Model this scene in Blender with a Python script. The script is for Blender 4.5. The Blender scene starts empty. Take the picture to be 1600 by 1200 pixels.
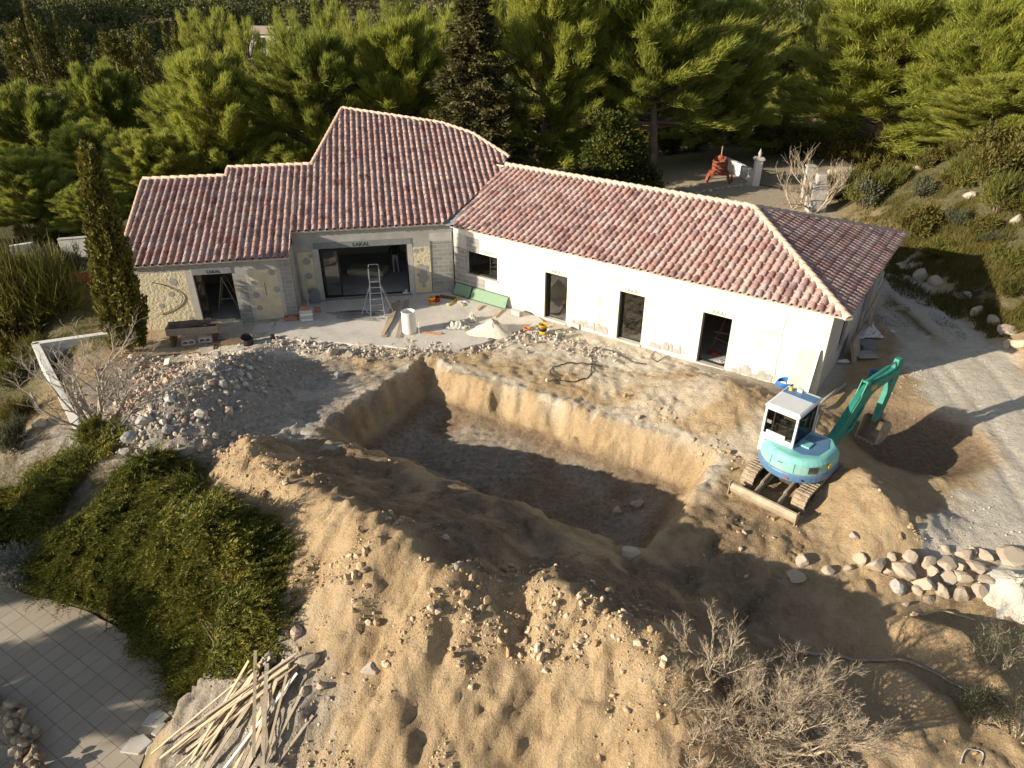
import bpy, bmesh, math, random
import numpy as np
from mathutils import Vector, Matrix
random.seed(7)
sc = bpy.context.scene
COL = sc.collection
PI = math.pi
rad = math.radians

# ------------------------------------------------------------------ camera
CAM_H, CAM_F, CAM_T = 13.5, 1110.0, rad(30.4)
cam = bpy.data.cameras.new("camera")
cam.sensor_width = 36.0
cam.lens = 36.0 * CAM_F / 1600.0
cam.clip_end = 3000.0
cam_ob = bpy.data.objects.new("camera", cam)
COL.objects.link(cam_ob)
cam_ob.location = (0, 0, CAM_H)
cam_ob.rotation_euler = (PI / 2 - CAM_T, 0, 0)
sc.camera = cam_ob

# ------------------------------------------------------------------ light
SUN_AZ, SUN_EL = rad(22.5), rad(18.5)        # azimuth of the shadows from +X, elevation
SHDIR = (math.cos(SUN_AZ), math.sin(SUN_AZ))
world = bpy.data.worlds.new("World")
sc.world = world
world.use_nodes = True
wn = world.node_tree
bg = wn.nodes['Background']
sky = wn.nodes.new('ShaderNodeTexSky')
sky.sky_type = 'NISHITA'
sky.sun_disc = False
sky.sun_elevation = SUN_EL
sky.sun_rotation = math.atan2(-SHDIR[0], -SHDIR[1])
sky.air_density = 1.0
sky.dust_density = 1.0
hs = wn.nodes.new('ShaderNodeHueSaturation'); hs.inputs['Saturation'].default_value = 0.62
wn.links.new(sky.outputs[0], hs.inputs['Color']); wn.links.new(hs.outputs[0], bg.inputs[0])
bg.inputs[1].default_value = 0.078
sun = bpy.data.lights.new("sun", 'SUN')
sun.energy = 5.0
sun.angle = rad(0.5)
sun.color = (1.0, 0.87, 0.67)
sun_ob = bpy.data.objects.new("sun", sun)
COL.objects.link(sun_ob)
d = Vector((SHDIR[0] * math.cos(SUN_EL), SHDIR[1] * math.cos(SUN_EL), -math.sin(SUN_EL)))
sun_ob.rotation_euler = d.to_track_quat('-Z', 'Y').to_euler()
sun_ob.location = (-30, -10, 30)
sc.view_settings.view_transform = 'Standard'
sc.view_settings.look = 'None'
sc.view_settings.exposure = 0.74
sc.view_settings.gamma = 1.0
sc.cycles.max_bounces = 6
sc.cycles.diffuse_bounces = 3
sc.cycles.glossy_bounces = 2
sc.cycles.transmission_bounces = 4
sc.cycles.transparent_max_bounces = 6
sc.cycles.use_denoising = True
sc.cycles.sample_clamp_indirect = 4.0

# ------------------------------------------------------------------ measuring helpers (plan positions read off the survey photo)
CF = np.array([0, math.cos(CAM_T), -math.sin(CAM_T)])
CU = np.array([0, math.sin(CAM_T), math.cos(CAM_T)])
def ray(x, y):
    return np.array([1., 0, 0]) * (x - 800) / CAM_F + CF + CU * (600 - y) / CAM_F
def at(x, y, z=0.0):
    r = ray(x, y); t = (z - CAM_H) / r[2]
    return np.array([r[0] * t, r[1] * t, z])
def at_y(x, y, Y):
    r = ray(x, y); t = Y / r[1]
    return np.array([r[0] * t, Y, CAM_H + r[2] * t])

# ------------------------------------------------------------------ mesh helpers
class MB:
    def __init__(s):
        s.v = []; s.f = []; s.m = []; s.n = 0
    def add(s, vs, fs, mi=0):
        b = s.n
        s.v.extend([tuple(map(float, p)) for p in vs]); s.n += len(vs)
        for f in fs:
            s.f.append(tuple(b + i for i in f)); s.m.append(mi)
    def obb(s, c, ax, ay, az, mi=0):
        c = np.array(c, float); ax = np.array(ax, float); ay = np.array(ay, float); az = np.array(az, float)
        vs = [c + sx * ax + sy * ay + sz * az for sz in (-1, 1) for sy in (-1, 1) for sx in (-1, 1)]
        s.add(vs, [(0, 2, 3, 1), (4, 5, 7, 6), (0, 1, 5, 4), (2, 6, 7, 3), (0, 4, 6, 2), (1, 3, 7, 5)], mi)
    def box(s, x0, x1, y0, y1, z0, z1, mi=0):
        s.obb(((x0 + x1) / 2, (y0 + y1) / 2, (z0 + z1) / 2), ((x1 - x0) / 2, 0, 0), (0, (y1 - y0) / 2, 0), (0, 0, (z1 - z0) / 2), mi)
    def beam(s, p, q, w, h, up=(0, 0, 1), mi=0):
        p = np.array(p, float); q = np.array(q, float); d = q - p; L = np.linalg.norm(d); d /= L
        u = np.array(up, float)
        sd = np.cross(d, u)
        if np.linalg.norm(sd) < 1e-4: sd = np.cross(d, (1, 0, 0))
        sd /= np.linalg.norm(sd); u = np.cross(sd, d)
        s.obb((p + q) / 2, d * L / 2, sd * w / 2, u * h / 2, mi)
    def tube(s, pts, r, n=8, mi=0, cap=True):
        pts = [np.array(p, float) for p in pts]
        rs = r if hasattr(r, '__len__') else [r] * len(pts)
        vs = []; fs = []
        prev = None
        for i, p in enumerate(pts):
            d = pts[min(i + 1, len(pts) - 1)] - pts[max(i - 1, 0)]
            d = d / (np.linalg.norm(d) + 1e-9)
            if prev is None:
                a = np.cross(d, (0, 0, 1))
                if np.linalg.norm(a) < .1: a = np.cross(d, (1, 0, 0))
            else:
                a = prev - d * (prev @ d)
            a = a / (np.linalg.norm(a) + 1e-9); prev = a
            b = np.cross(d, a)
            for k in range(n):
                t = 2 * PI * k / n
                vs.append(p + rs[i] * (math.cos(t) * a + math.sin(t) * b))
        for i in range(len(pts) - 1):
            for k in range(n):
                k2 = (k + 1) % n
                fs.append((i * n + k, i * n + k2, (i + 1) * n + k2, (i + 1) * n + k))
        if cap:
            fs.append(tuple(range(n - 1, -1, -1)))
            fs.append(tuple((len(pts) - 1) * n + k for k in range(n)))
        s.add(vs, fs, mi)
    def lathe(s, prof, c=(0, 0, 0), n=20, mi=0, ax=None):
        c = np.array(c, float); vs = []; fs = []
        for (r, z) in prof:
            for k in range(n):
                t = 2 * PI * k / n
                vs.append(c + (r * math.cos(t), r * math.sin(t), z))
        for i in range(len(prof) - 1):
            for k in range(n):
                k2 = (k + 1) % n
                fs.append((i * n + k, i * n + k2, (i + 1) * n + k2, (i + 1) * n + k))
        s.add(vs, fs, mi)
    def prism(s, poly, o, ux, uy, un, t, mi=0):
        """polygon in the (ux, uy) plane at o, thickened by t along un (centred)"""
        o = np.array(o, float); ux = np.array(ux, float); uy = np.array(uy, float); un = np.array(un, float)
        n = len(poly)
        vs = [o + a * ux + b * uy - un * t / 2 for a, b in poly] + [o + a * ux + b * uy + un * t / 2 for a, b in poly]
        fs = [tuple(range(n - 1, -1, -1)), tuple(range(n, 2 * n))] + [(i, (i + 1) % n, n + (i + 1) % n, n + i) for i in range(n)]
        s.add(vs, fs, mi)
    def build(s, name, mats, parent=None, smooth=False, bevel=0, loc=None):
        me = bpy.data.meshes.new(name)
        me.from_pydata(s.v, [], s.f)
        mats = mats if isinstance(mats, (list, tuple)) else [mats]
        for m in mats: me.materials.append(m)
        if len(mats) > 1:
            me.polygons.foreach_set('material_index', s.m)
        bm = bmesh.new(); bm.from_mesh(me)
        bmesh.ops.recalc_face_normals(bm, faces=bm.faces)
        bm.to_mesh(me); bm.free()
        if smooth: me.polygons.foreach_set('use_smooth', [True] * len(me.polygons))
        ob = bpy.data.objects.new(name, me); COL.objects.link(ob)
        if bevel:
            b = ob.modifiers.new('bevel', 'BEVEL'); b.width = bevel; b.segments = 2; b.limit_method = 'ANGLE'
            b.harden_normals = False
        if loc is not None: ob.location = loc
        if parent is not None: ob.parent = parent
        return ob

def np_mesh(name, V, F, mats, parent=None, smooth=False, mi=None):
    """V (n,3) float, F (m,k) int array, k = 3 or 4"""
    V = np.asarray(V, np.float32); F = np.asarray(F, np.int32)
    me = bpy.data.meshes.new(name)
    me.vertices.add(len(V)); me.vertices.foreach_set('co', V.ravel())
    m, k = F.shape
    me.loops.add(m * k); me.loops.foreach_set('vertex_index', F.ravel())
    me.polygons.add(m)
    me.polygons.foreach_set('loop_start', np.arange(0, m * k, k, dtype=np.int32))
    me.polygons.foreach_set('loop_total', np.full(m, k, np.int32))
    for mm in (mats if isinstance(mats, (list, tuple)) else [mats]): me.materials.append(mm)
    if mi is not None: me.polygons.foreach_set('material_index', np.asarray(mi, np.int32))
    me.polygons.foreach_set('use_smooth', np.full(m, bool(smooth)))
    me.update(calc_edges=True)
    ob = bpy.data.objects.new(name, me); COL.objects.link(ob)
    if parent is not None: ob.parent = parent
    return ob

def tag(o, label, cat, group=None):
    o['label'] = label; o['category'] = cat
    if group: o['group'] = group
    return o
def struct(o, label=None):
    o['kind'] = 'structure'
    if label: o['label'] = label
    return o
def stuff(o, label=None):
    o['kind'] = 'stuff'
    if label: o['label'] = label
    return o
def thing(name, label, cat, loc=(0, 0, 0), rz=0, group=None):
    o = bpy.data.objects.new(name, None); COL.objects.link(o)
    o.empty_display_size = .2
    o.location = loc; o.rotation_euler = (0, 0, rz)
    return tag(o, label, cat, group)
def dup(root, loc, rz, label, scale=1.0, name=None):
    r = root.copy(); COL.objects.link(r); r.location = loc; r.rotation_euler = (0, 0, rz)
    r.scale = (scale, scale, scale) if not hasattr(scale, '__len__') else scale
    r['label'] = label
    for ch in list(root.children):
        c = ch.copy(); COL.objects.link(c); c.parent = r
        for g in ch.children:
            e = g.copy(); COL.objects.link(e); e.parent = c
    return r

# ------------------------------------------------------------------ numeric noise
def _hash(ix, iy, seed):
    h = (ix.astype(np.int64) * 374761393 + iy.astype(np.int64) * 668265263 + seed * 1442695041) & 0xffffffff
    h = ((h ^ (h >> 13)) * 1274126177) & 0xffffffff
    return ((h ^ (h >> 16)) & 0xffff) / 65535.0
def vnoise(x, y, seed=0):
    x = np.asarray(x, float); y = np.asarray(y, float)
    ix = np.floor(x); iy = np.floor(y); fx = x - ix; fy = y - iy
    fx = fx * fx * (3 - 2 * fx); fy = fy * fy * (3 - 2 * fy)
    a = _hash(ix, iy, seed); b = _hash(ix + 1, iy, seed); c = _hash(ix, iy + 1, seed); e = _hash(ix + 1, iy + 1, seed)
    return (a + (b - a) * fx) * (1 - fy) + (c + (e - c) * fx) * fy
def fbm(x, y, oct=4, seed=0):
    s = 0; a = .5; t = 0
    for o in range(oct):
        s = s + a * (vnoise(x * 2 ** o + 17.3 * o, y * 2 ** o - 9.1 * o, seed + o) - .5) * 2; t += a; a *= .5
    return s / t
def sstep(a, b, x):
    t = np.clip((x - a) / (b - a), 0, 1); return t * t * (3 - 2 * t)

# ------------------------------------------------------------------ materials
def new_mat(name):
    m = bpy.data.materials.new(name); m.use_nodes = True
    nt = m.node_tree
    return m, nt, nt.nodes['Principled BSDF']
def N(nt, typ, **kw):
    n = nt.nodes.new(typ)
    for k, v in kw.items(): setattr(n, k, v)
    return n
def ramp(nt, fac, stops):
    r = N(nt, 'ShaderNodeValToRGB')
    e = r.color_ramp.elements
    while len(e) < len(stops): e.new(0.5)
    for el, (p, c) in zip(e, stops):
        el.position = p; el.color = (c[0], c[1], c[2], 1)
    nt.links.new(fac, r.inputs[0])
    return r.outputs[0]
def mixc(nt, fac, a, b, mode='MIX'):
    m = N(nt, 'ShaderNodeMix', data_type='RGBA', blend_type=mode)
    for s, v in ((m.inputs[0], fac), (m.inputs[6], a), (m.inputs[7], b)):
        if hasattr(v, 'node'): nt.links.new(v, s)
        elif hasattr(v, '__len__'): s.default_value = (v[0], v[1], v[2], 1)
        else: s.default_value = v
    return m.outputs[2]
def math_n(nt, op, a, b=None, clamp=False):
    m = N(nt, 'ShaderNodeMath', operation=op, use_clamp=clamp)
    for s, v in ((m.inputs[0], a), (m.inputs[1], b)):
        if v is None: continue
        if hasattr(v, 'node'): nt.links.new(v, s)
        else: s.default_value = v
    return m.outputs[0]
def noise_n(nt, scale, detail=4, rough=.6, vec=None):
    n = N(nt, 'ShaderNodeTexNoise'); n.inputs['Scale'].default_value = scale
    n.inputs['Detail'].default_value = detail; n.inputs['Roughness'].default_value = rough
    if vec is not None: nt.links.new(vec, n.inputs['Vector'])
    return n.outputs['Fac']
def objco(nt):
    return N(nt, 'ShaderNodeTexCoord').outputs['Object']
def bump_n(nt, h, strength=.4, dist=.02, prev=None):
    b = N(nt, 'ShaderNodeBump'); b.inputs['Strength'].default_value = strength; b.inputs['Distance'].default_value = dist
    nt.links.new(h, b.inputs['Height'])
    if prev is not None: nt.links.new(prev, b.inputs['Normal'])
    return b.outputs[0]
def surf(name, c1, c2, scale=4, rough=.8, bump=.3, bscale=30, bdist=.02, metal=0, detail=5, c3=None, spec=.3):
    """mottled surface: two or three colours by noise plus a fine bump"""
    m, nt, p = new_mat(name)
    co = objco(nt)
    f = noise_n(nt, scale, detail, .65, co)
    st = [(.3, c1), (.7, c2)] if c3 is None else [(.28, c1), (.5, c2), (.74, c3)]
    nt.links.new(ramp(nt, f, st), p.inputs['Base Color'])
    p.inputs['Roughness'].default_value = rough
    p.inputs['Metallic'].default_value = metal
    p.inputs['Specular IOR Level'].default_value = spec
    if bump:
        nt.links.new(bump_n(nt, noise_n(nt, bscale, 4, .6, co), bump, bdist), p.inputs['Normal'])
    return m

M = {}
M['render_white'] = surf('limewashed_render', (.57, .51, .37), (.74, .71, .62), .9, .9, .5, 14, .025, c3=(.66, .61, .48), detail=8)
M['concrete'] = surf('grey_concrete', (.30, .29, .27), (.42, .41, .39), 1.5, .85, .25, 25, .01)
M['concrete_dark'] = surf('dark_concrete', (.17, .18, .19), (.25, .26, .27), 2, .85, .25, 25, .01)
M['concrete_pale'] = surf('pale_concrete', (.40, .38, .35), (.55, .53, .50), 2, .9, .3, 30, .01)
M['stucco'] = surf('cream_roughcast', (.56, .49, .34), (.70, .63, .46), 2.5, .92, 1.0, 9, .05)
M['patch'] = surf('grey_mortar_patch', (.30, .29, .28), (.40, .39, .37), 8, .9, .6, 40, .01)
M['wood_pale'] = surf('pale_timber', (.42, .33, .22), (.56, .46, .33), 9, .75, .3, 40, .004)
M['wood_grey'] = surf('weathered_timber', (.27, .22, .17), (.40, .34, .27), 9, .8, .3, 40, .004)
M['wood_dark'] = surf('dark_timber', (.10, .07, .05), (.17, .12, .08), 9, .8, .3, 40, .004)
M['alu'] = surf('aluminium', (.55, .56, .58), (.68, .69, .70), 12, .38, .05, 60, .002, metal=.85)
M['black_frame'] = surf('black_frame', (.015, .015, .016), (.03, .03, .03), 12, .4, 0)
M['black_plastic'] = surf('black_plastic', (.02, .02, .022), (.045, .045, .05), 12, .5, .1, 40, .002)
M['white_plastic'] = surf('white_plastic', (.62, .63, .64), (.76, .77, .78), 6, .45, .1, 40, .002)
M['white_paint'] = surf('white_paint', (.66, .65, .62), (.78, .77, .74), 3, .7, .2, 30, .005)
M['rust'] = surf('rusty_red_paint', (.25, .06, .035), (.38, .11, .06), 6, .7, .3, 40, .004)
M['yellow'] = surf('yellow_plastic', (.62, .40, .03), (.75, .52, .06), 8, .5, .05, 40, .002)
M['red'] = surf('red_plastic', (.45, .04, .03), (.58, .07, .04), 8, .5, .05, 40, .002)
M['orange'] = surf('orange_plastic', (.58, .17, .05), (.70, .25, .09), 8, .6, .05, 40, .002)
M['blue'] = surf('blue_plastic', (.02, .14, .42), (.04, .22, .55), 8, .5, .05, 40, .002)
M['green_mesh'] = surf('green_mesh', (.03, .10, .05), (.06, .16, .09), 8, .6, .1, 40, .002)
M['brick'] = surf('hollow_brick', (.38, .15, .09), (.50, .24, .15), 8, .9, .5, 30, .01)
M['skin'] = surf('skin', (.42, .24, .16), (.50, .30, .21), 5, .6, 0)
M['floor_in'] = surf('screed_floor', (.34, .33, .32), (.46, .45, .43), 1.5, .85, .2, 20, .01)
M['wall_in'] = surf('inner_plaster', (.36, .31, .24), (.46, .40, .31), 1.2, .9, .2, 20, .01)
M['sand'] = surf('pale_sand', (.58, .53, .44), (.74, .70, .62), 3, .95, .9, 18, .04)
M['stone'] = surf('limestone', (.34, .29, .23), (.52, .47, .40), 3.5, .9, .8, 12, .04, c3=(.44, .36, .27))
M['stone_grey'] = surf('grey_limestone', (.30, .29, .28), (.50, .49, .47), 3.5, .9, .8, 12, .04)

def block_mat():
    m, nt, p = new_mat('concrete_blockwork')
    co = objco(nt)
    sep = N(nt, 'ShaderNodeSeparateXYZ'); nt.links.new(co, sep.inputs[0])
    cmb = N(nt, 'ShaderNodeCombineXYZ'); nt.links.new(sep.outputs[0], cmb.inputs[0]); nt.links.new(sep.outputs[2], cmb.inputs[1])
    b = N(nt, 'ShaderNodeTexBrick'); b.offset = .5
    nt.links.new(cmb.outputs[0], b.inputs['Vector'])
    b.inputs['Scale'].default_value = 1.0
    b.inputs['Brick Width'].default_value = .5; b.inputs['Row Height'].default_value = .2
    b.inputs['Mortar Size'].default_value = .012
    b.inputs['Color1'].default_value = (.27, .265, .25, 1); b.inputs['Color2'].default_value = (.36, .35, .33, 1)
    b.inputs['Mortar'].default_value = (.46, .45, .42, 1)
    n = noise_n(nt, 9, 5, .7, co)
    col = mixc(nt, .5, b.outputs['Color'], ramp(nt, n, [(.3, (.6, .6, .6)), (.7, (1, 1, 1))]), 'MULTIPLY')
    nt.links.new(col, p.inputs['Base Color'])
    p.inputs['Roughness'].default_value = .92
    bp = bump_n(nt, b.outputs['Fac'], .6, -.01)
    bp = bump_n(nt, noise_n(nt, 60, 3, .6, co), .5, .01, bp)
    nt.links.new(bp, p.inputs['Normal'])
    return m
M['block'] = block_mat()

def glass_mat(name, tint=(.05, .055, .05), rough=.03, alpha=.45):
    m, nt, p = new_mat(name)
    nt.nodes.remove(p)
    out = nt.nodes['Material Output']
    gl = N(nt, 'ShaderNodeBsdfGlossy'); gl.inputs['Roughness'].default_value = rough; gl.inputs['Color'].default_value = (.9, .9, .9, 1)
    tr = N(nt, 'ShaderNodeBsdfTransparent'); tr.inputs['Color'].default_value = (alpha, alpha, alpha * .95, 1)
    fr = N(nt, 'ShaderNodeFresnel'); fr.inputs['IOR'].default_value = 1.5
    mx = N(nt, 'ShaderNodeMixShader')
    nt.links.new(math_n(nt, 'ADD', fr.outputs[0], .05), mx.inputs[0])
    nt.links.new(tr.outputs[0], mx.inputs[1]); nt.links.new(gl.outputs[0], mx.inputs[2])
    nt.links.new(mx.outputs[0], out.inputs['Surface'])
    return m
M['glass'] = glass_mat('window_glass', alpha=.8)
M['glass_dark'] = glass_mat('tinted_glass', alpha=.35)

def tile_mat():
    m, nt, p = new_mat('clay_roof_tiles')
    geo = N(nt, 'ShaderNodeNewGeometry')
    co = objco(nt)
    rnd = geo.outputs['Random Per Island']
    col = ramp(nt, rnd, [(0, (.15, .095, .10)), (.15, (.26, .15, .14)), (.4, (.36, .205, .185)), (.65, (.42, .255, .225)), (.85, (.47, .34, .31)), (1, (.22, .15, .16))])
    pat = noise_n(nt, 1.3, 6, .7, co)
    col = mixc(nt, ramp(nt, pat, [(.42, (0, 0, 0)), (.68, (.7, .7, .7))]), col, (.50, .42, .40))
    pat2 = noise_n(nt, 14, 4, .7, co)
    col = mixc(nt, ramp(nt, pat2, [(.5, (0, 0, 0)), (.72, (.75, .75, .75))]), col, (.15, .09, .085))
    nt.links.new(col, p.inputs['Base Color'])
    p.inputs['Roughness'].default_value = .8
    p.inputs['Specular IOR Level'].default_value = .25
    nt.links.new(bump_n(nt, noise_n(nt, 45, 3, .6, co), .3, .006), p.inputs['Normal'])
    return m
M['tile'] = tile_mat()
M['ridge'] = surf('ridge_tiles', (.46, .27, .20), (.62, .46, .37), 5, .85, .3, 40, .006, c3=(.52, .34, .26))
M['mortar'] = surf('pale_mortar', (.50, .44, .36), (.66, .60, .50), 6, .9, .4, 40, .01)
M['flash'] = surf('lead_flashing', (.22, .25, .29), (.32, .36, .40), 3, .55, .1, 20, .005)
# ================================================================== GROUND
def poly_field(x, y, pts):
    """signed distance to an open polyline (positive to its left) """
    x = np.asarray(x, float); y = np.asarray(y, float)
    best = np.full(x.shape, 1e9); sg = np.zeros(x.shape)
    for (ax, ay), (bx, by) in zip(pts[:-1], pts[1:]):
        dx, dy = bx - ax, by - ay; L2 = dx * dx + dy * dy
        t = np.clip(((x - ax) * dx + (y - ay) * dy) / L2, 0, 1)
        ex = x - ax - t * dx; ey = y - ay - t * dy
        dd = np.hypot(ex, ey); cr = dx * ey - dy * ex
        m = dd < best
        best = np.where(m, dd, best); sg = np.where(m, np.sign(cr), sg)
    return best * np.where(sg == 0, 1, sg)
def ridge_field(x, y, pts, sl_left, sl_right, rnd=.25):
    h = np.full(np.shape(x), -99.0)
    for (ax, ay, az), (bx, by, bz) in zip(pts[:-1], pts[1:]):
        dx, dy = bx - ax, by - ay; L2 = dx * dx + dy * dy
        t = np.clip(((x - ax) * dx + (y - ay) * dy) / L2, 0, 1)
        ex = x - ax - t * dx; ey = y - ay - t * dy
        dd = np.hypot(ex, ey); cr = dx * ey - dy * ex
        s = np.where(cr > 0, sl_left, sl_right)
        hh = az + t * (bz - az) - s * (np.sqrt(dd * dd + rnd * rnd) - rnd)
        h = np.maximum(h, hh)
    return h
def smax(a, b, k=.25):
    d = np.clip(.5 + .5 * (a - b) / k, 0, 1)
    return b * (1 - d) + a * d + k * d * (1 - d)

PAVE_Z = -1.8
PAVE = [tuple(at(px, py, PAVE_Z)[:2]) for px, py in ((-120, 900), (-60, 880), (30, 925), (150, 960), (250, 1020), (330, 1065), (320, 1095), (262, 1125), (225, 1175), (200, 1250), (-200, 1250))]
def in_poly(x, y, poly):
    ins = np.zeros(np.shape(x), bool); c = list(poly) + [poly[0]]
    for (ax, ay), (bx, by) in zip(c[:-1], c[1:]):
        ins ^= ((ay > y) != (by > y)) & (x < (bx - ax) * (y - ay) / (by - ay + 1e-12) + ax)
    return ins
BANK = [(-60, 52), (-30, 41), (-24, 33), (-17.6, 26.9), (-15.6, 20.5), (-13.1, 19.0), (-9.9, 18.1), (-6.9, 15.6), (-4.0, 12.6), (2, 9.6), (8, 8.6), (30, 6)]
RIDGE = [tuple(at(px, py, z)) for px, py, z in ((350, 705, .4), (385, 692, 1.1), (428, 722, 1.9), (500, 768, 2.5), (560, 800, 2.7), (622, 830, 2.8), (675, 880, 2.5), (724, 905, 2.35), (770, 950, 1.5), (805, 1010, .9))]
RIDGE2 = [tuple(at(px, py, z)) for px, py, z in ((790, 890, 1.2), (845, 908, 2.0), (930, 950, 2.05), (1018, 1002, 1.8), (1062, 1075, 1.2), (1085, 1180, .5))]
PA = np.array([-3.6, 25.1]); PU = np.array([math.cos(rad(-31.8)), math.sin(rad(-31.8))]); PV = np.array([PU[1], -PU[0]])   # pit: origin far-left corner, along, towards camera
PL, PW = 12.1, 5.9
HEAP = [tuple(at(px, py, z)) for px, py, z in ((400, 548, .3), (350, 562, 1.0), (310, 590, 1.35), (270, 625, 1.25), (225, 655, .8), (195, 690, .15))]
M1 = at(1140, 612, .7); M2 = [tuple(at(px, py, z)) for px, py, z in ((1345, 735, .85), (1385, 778, .8), (1430, 800, .45), (1480, 810, .1))]
DIG = at(1425, 690, -.3)
DRIVE_OUT = [(14.5, 3), (18.6, 16), (20.0, 24.2), (20.2, 30), (20.4, 36), (20.6, 45.5), (30, 55)]   # foot of the bank beyond the driveway
HUMPS = [tuple(at(px, py, z)) + (r, a) for px, py, z, r, a in ((1440, 985, 0, .7, .85), (1505, 1000, 0, .6, .7), (1400, 1060, -.3, .6, .75), (1350, 1125, -.4, .6, .7), (1470, 1110, -.6, .55, .6), (1560, 1080, -.6, .6, .6), (1430, 1150, -.6, .5, .5), (1250, 1020, -.5, 1.0, .25), (830, 800, .0, .7, .22), (1010, 640, 0, .6, .15))]

def hgt(x, y, detail=True):
    x = np.asarray(x, float); y = np.asarray(y, float)
    z = np.full(np.broadcast(x, y).shape, -.07)
    # bank: left/near side of the polyline is lower
    s = -poly_field(x, y, BANK)                    # positive below the bank top
    low = np.where(y > 24, -2.4, PAVE_Z - .06)
    low = PAVE_Z - .06 + (-.6) * sstep(22, 30, y)
    run = np.where(y > 22, 4.0, 4.3)
    z = z + (low + .07) * sstep(0, 1, s / run)
    z = z - .95 * sstep(15.5, 9.5, y) * sstep(2.5, 6, x) * (1 - sstep(0, 4, s))
    z = z + .25 * sstep(30, 44, y) * sstep(8, 14, x)
    z = z - .38 * np.exp(-(((x + 13.8) / 1.7) ** 2 + ((y - 26.0) / 1.3) ** 2))
    # valley behind the house and the far hillside
    v = (y - 42) - .55 * np.maximum(x, -40) * (x < 60)
    z = z - 8.5 * sstep(0, 60, v) * (1 - sstep(5, 40, x))
    z = z + 32 * sstep(95, 290, y + .12 * x) + 30 * sstep(300, 700, y)
    z = z + 46 * np.exp(-(((x + 135) / 38) ** 2 + ((y - 118) / 30) ** 2))  # hill left of the view, added to throw shade on the far slope
    z = z + 22 * np.exp(-(((x + 82) / 15) ** 2 + ((y - 27) / 12) ** 2))  # unseen knoll, added to shade the pines left of the house
    # bank right of the drive
    r = -poly_field(x, y, DRIVE_OUT)
    rr = np.where(r > 0, r, 0)
    z = z + (np.minimum(rr * .62, 3.6) + .10 * np.maximum(rr - 5.8, 0)) * sstep(2, 8, y - 8) * (1 - .85 * sstep(44, 56, y)) * (rr > 0) * sstep(400, 60, rr)
    # spoil ridge in front
    rg = smax(ridge_field(x, y, RIDGE, .64, .72), ridge_field(x, y, RIDGE2, .66, .72), .12)
    z = smax(rg, z, .22)
    # low berm along the near edge of the pit
    q = np.stack([x - PA[0], y - PA[1]], -1); pa = q @ PU; pb = q @ PV
    berm = .5 * np.exp(-((pb - PW - .75) / .55) ** 2) * sstep(-.5, 1.5, pa) * sstep(PL + .3, PL - 2.5, pa)
    z = z + berm
    hp = ridge_field(x, y, HEAP, .55, .55, .5)
    z = smax(hp, z, .25)
    # earth heaps left and right of the digger
    e1 = np.hypot((x - M1[0]) * .816 - (y - M1[1]) * -.577 * -1, 0)
    du = (x - M1[0]) * .816 + (y - M1[1]) * -.577; dv = (x - M1[0]) * .577 + (y - M1[1]) * .816
    z = smax(1.08 - .42 * np.sqrt((du * .62) ** 2 + (dv * 1.0) ** 2 + .05), z, .3)
    z = smax(ridge_field(x, y, M2, .62, .62, .2), z, .2)
    dd = np.hypot((x - DIG[0]) / 2.5, (y - DIG[1]) / 2.3)
    z = z - .62 * sstep(1.05, .45, dd)
    for hx, hy, hz, hr, ha in HUMPS:
        z = z + ha * np.exp(-((x - hx) ** 2 + (y - hy) ** 2) / (hr * hr))
    # the pool excavation
    wob = (.44 * fbm(x * .55, y * .55, 3, 5) + .20 * fbm(x * 2.4, y * 2.4, 3, 6)) if detail else 0
    inner = np.minimum(np.minimum(pa, PL - pa), np.minimum(pb, PW - pb)) + wob
    depth = 1.45 + .25 * sstep(0, PW, pb) + .1 * sstep(2, 10, pa)
    near_side = sstep(.9, .1, (PW - pb) - np.minimum(np.minimum(pa, PL - pa), pb))
    wall = sstep(0, .62 + .9 * near_side + .25 * sstep(-.2, .5, fbm(x * .7, y * .7, 2, 7) if detail else 0), inner)
    floor = -.1 - depth
    z = z * (1 - wall) + (floor + .42 * sstep(2.0, .5, inner)) * wall
    pd = np.abs(poly_field(x, y, PAVE + [PAVE[0]])) * np.where(in_poly(x, y, PAVE), -1, 1)
    z = np.where(pd < .9, np.minimum(z, PAVE_Z - .07 + np.maximum(pd, 0) * 1.1 + .0), z)
    if detail:
        near = sstep(60, 35, y) * sstep(-45, -25, x)
        ter = sstep(.6, 1.6, poly_field(x, y, [(-12, 25.4), (-7, 26.6), (-1, 27.3), (3.2, 25.9), (6, 24.2)]))   # by the house the ground is swept
        smooth = np.maximum(ter * (y < 36), sstep(0, 2.0, -r) * sstep(6.5, 4.5, -r) * (y > 14))
        rough = near * (1 - .8 * smooth) * (1 - .55 * wall)
        mound = sstep(-.5, .3, rg - z + .25)
        rough = rough * sstep(.0, .6, pd)
        z = z + rough * (.07 * fbm(x * .6, y * .6, 3, 11) + .085 * fbm(x * 2.2, y * 2.2, 3, 21) + .07 * fbm(x * 5, y * 5, 2, 31))
        al = x * .85 - y * .53; ac = x * .53 + y * .85
        gl = fbm(al * 1.05, ac * .28, 4, 91)
        z = z + rough * mound * (.34 * gl - .55 * np.clip(.14 - np.abs(gl), 0, 1) + .10 * fbm(x * 3.0, y * 3.0, 4, 95) + .07 * np.abs(fbm(x * 4.2, y * 4.2, 3, 93)))
        pfl = sstep(.75, 1.3, inner)
        ph = (pa * .55 + pb * .8 + .5 * fbm(x * .5, y * .5, 2, 97)) / .30
        z = z + pfl * (.055 * np.sin(2 * PI * ph) * sstep(-.35, .15, fbm(x * .45, y * .45, 2, 98)) + .06 * fbm(x * 1.1, y * 1.1, 3, 99) + .025 * fbm(x * 5, y * 5, 2, 94))
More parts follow.
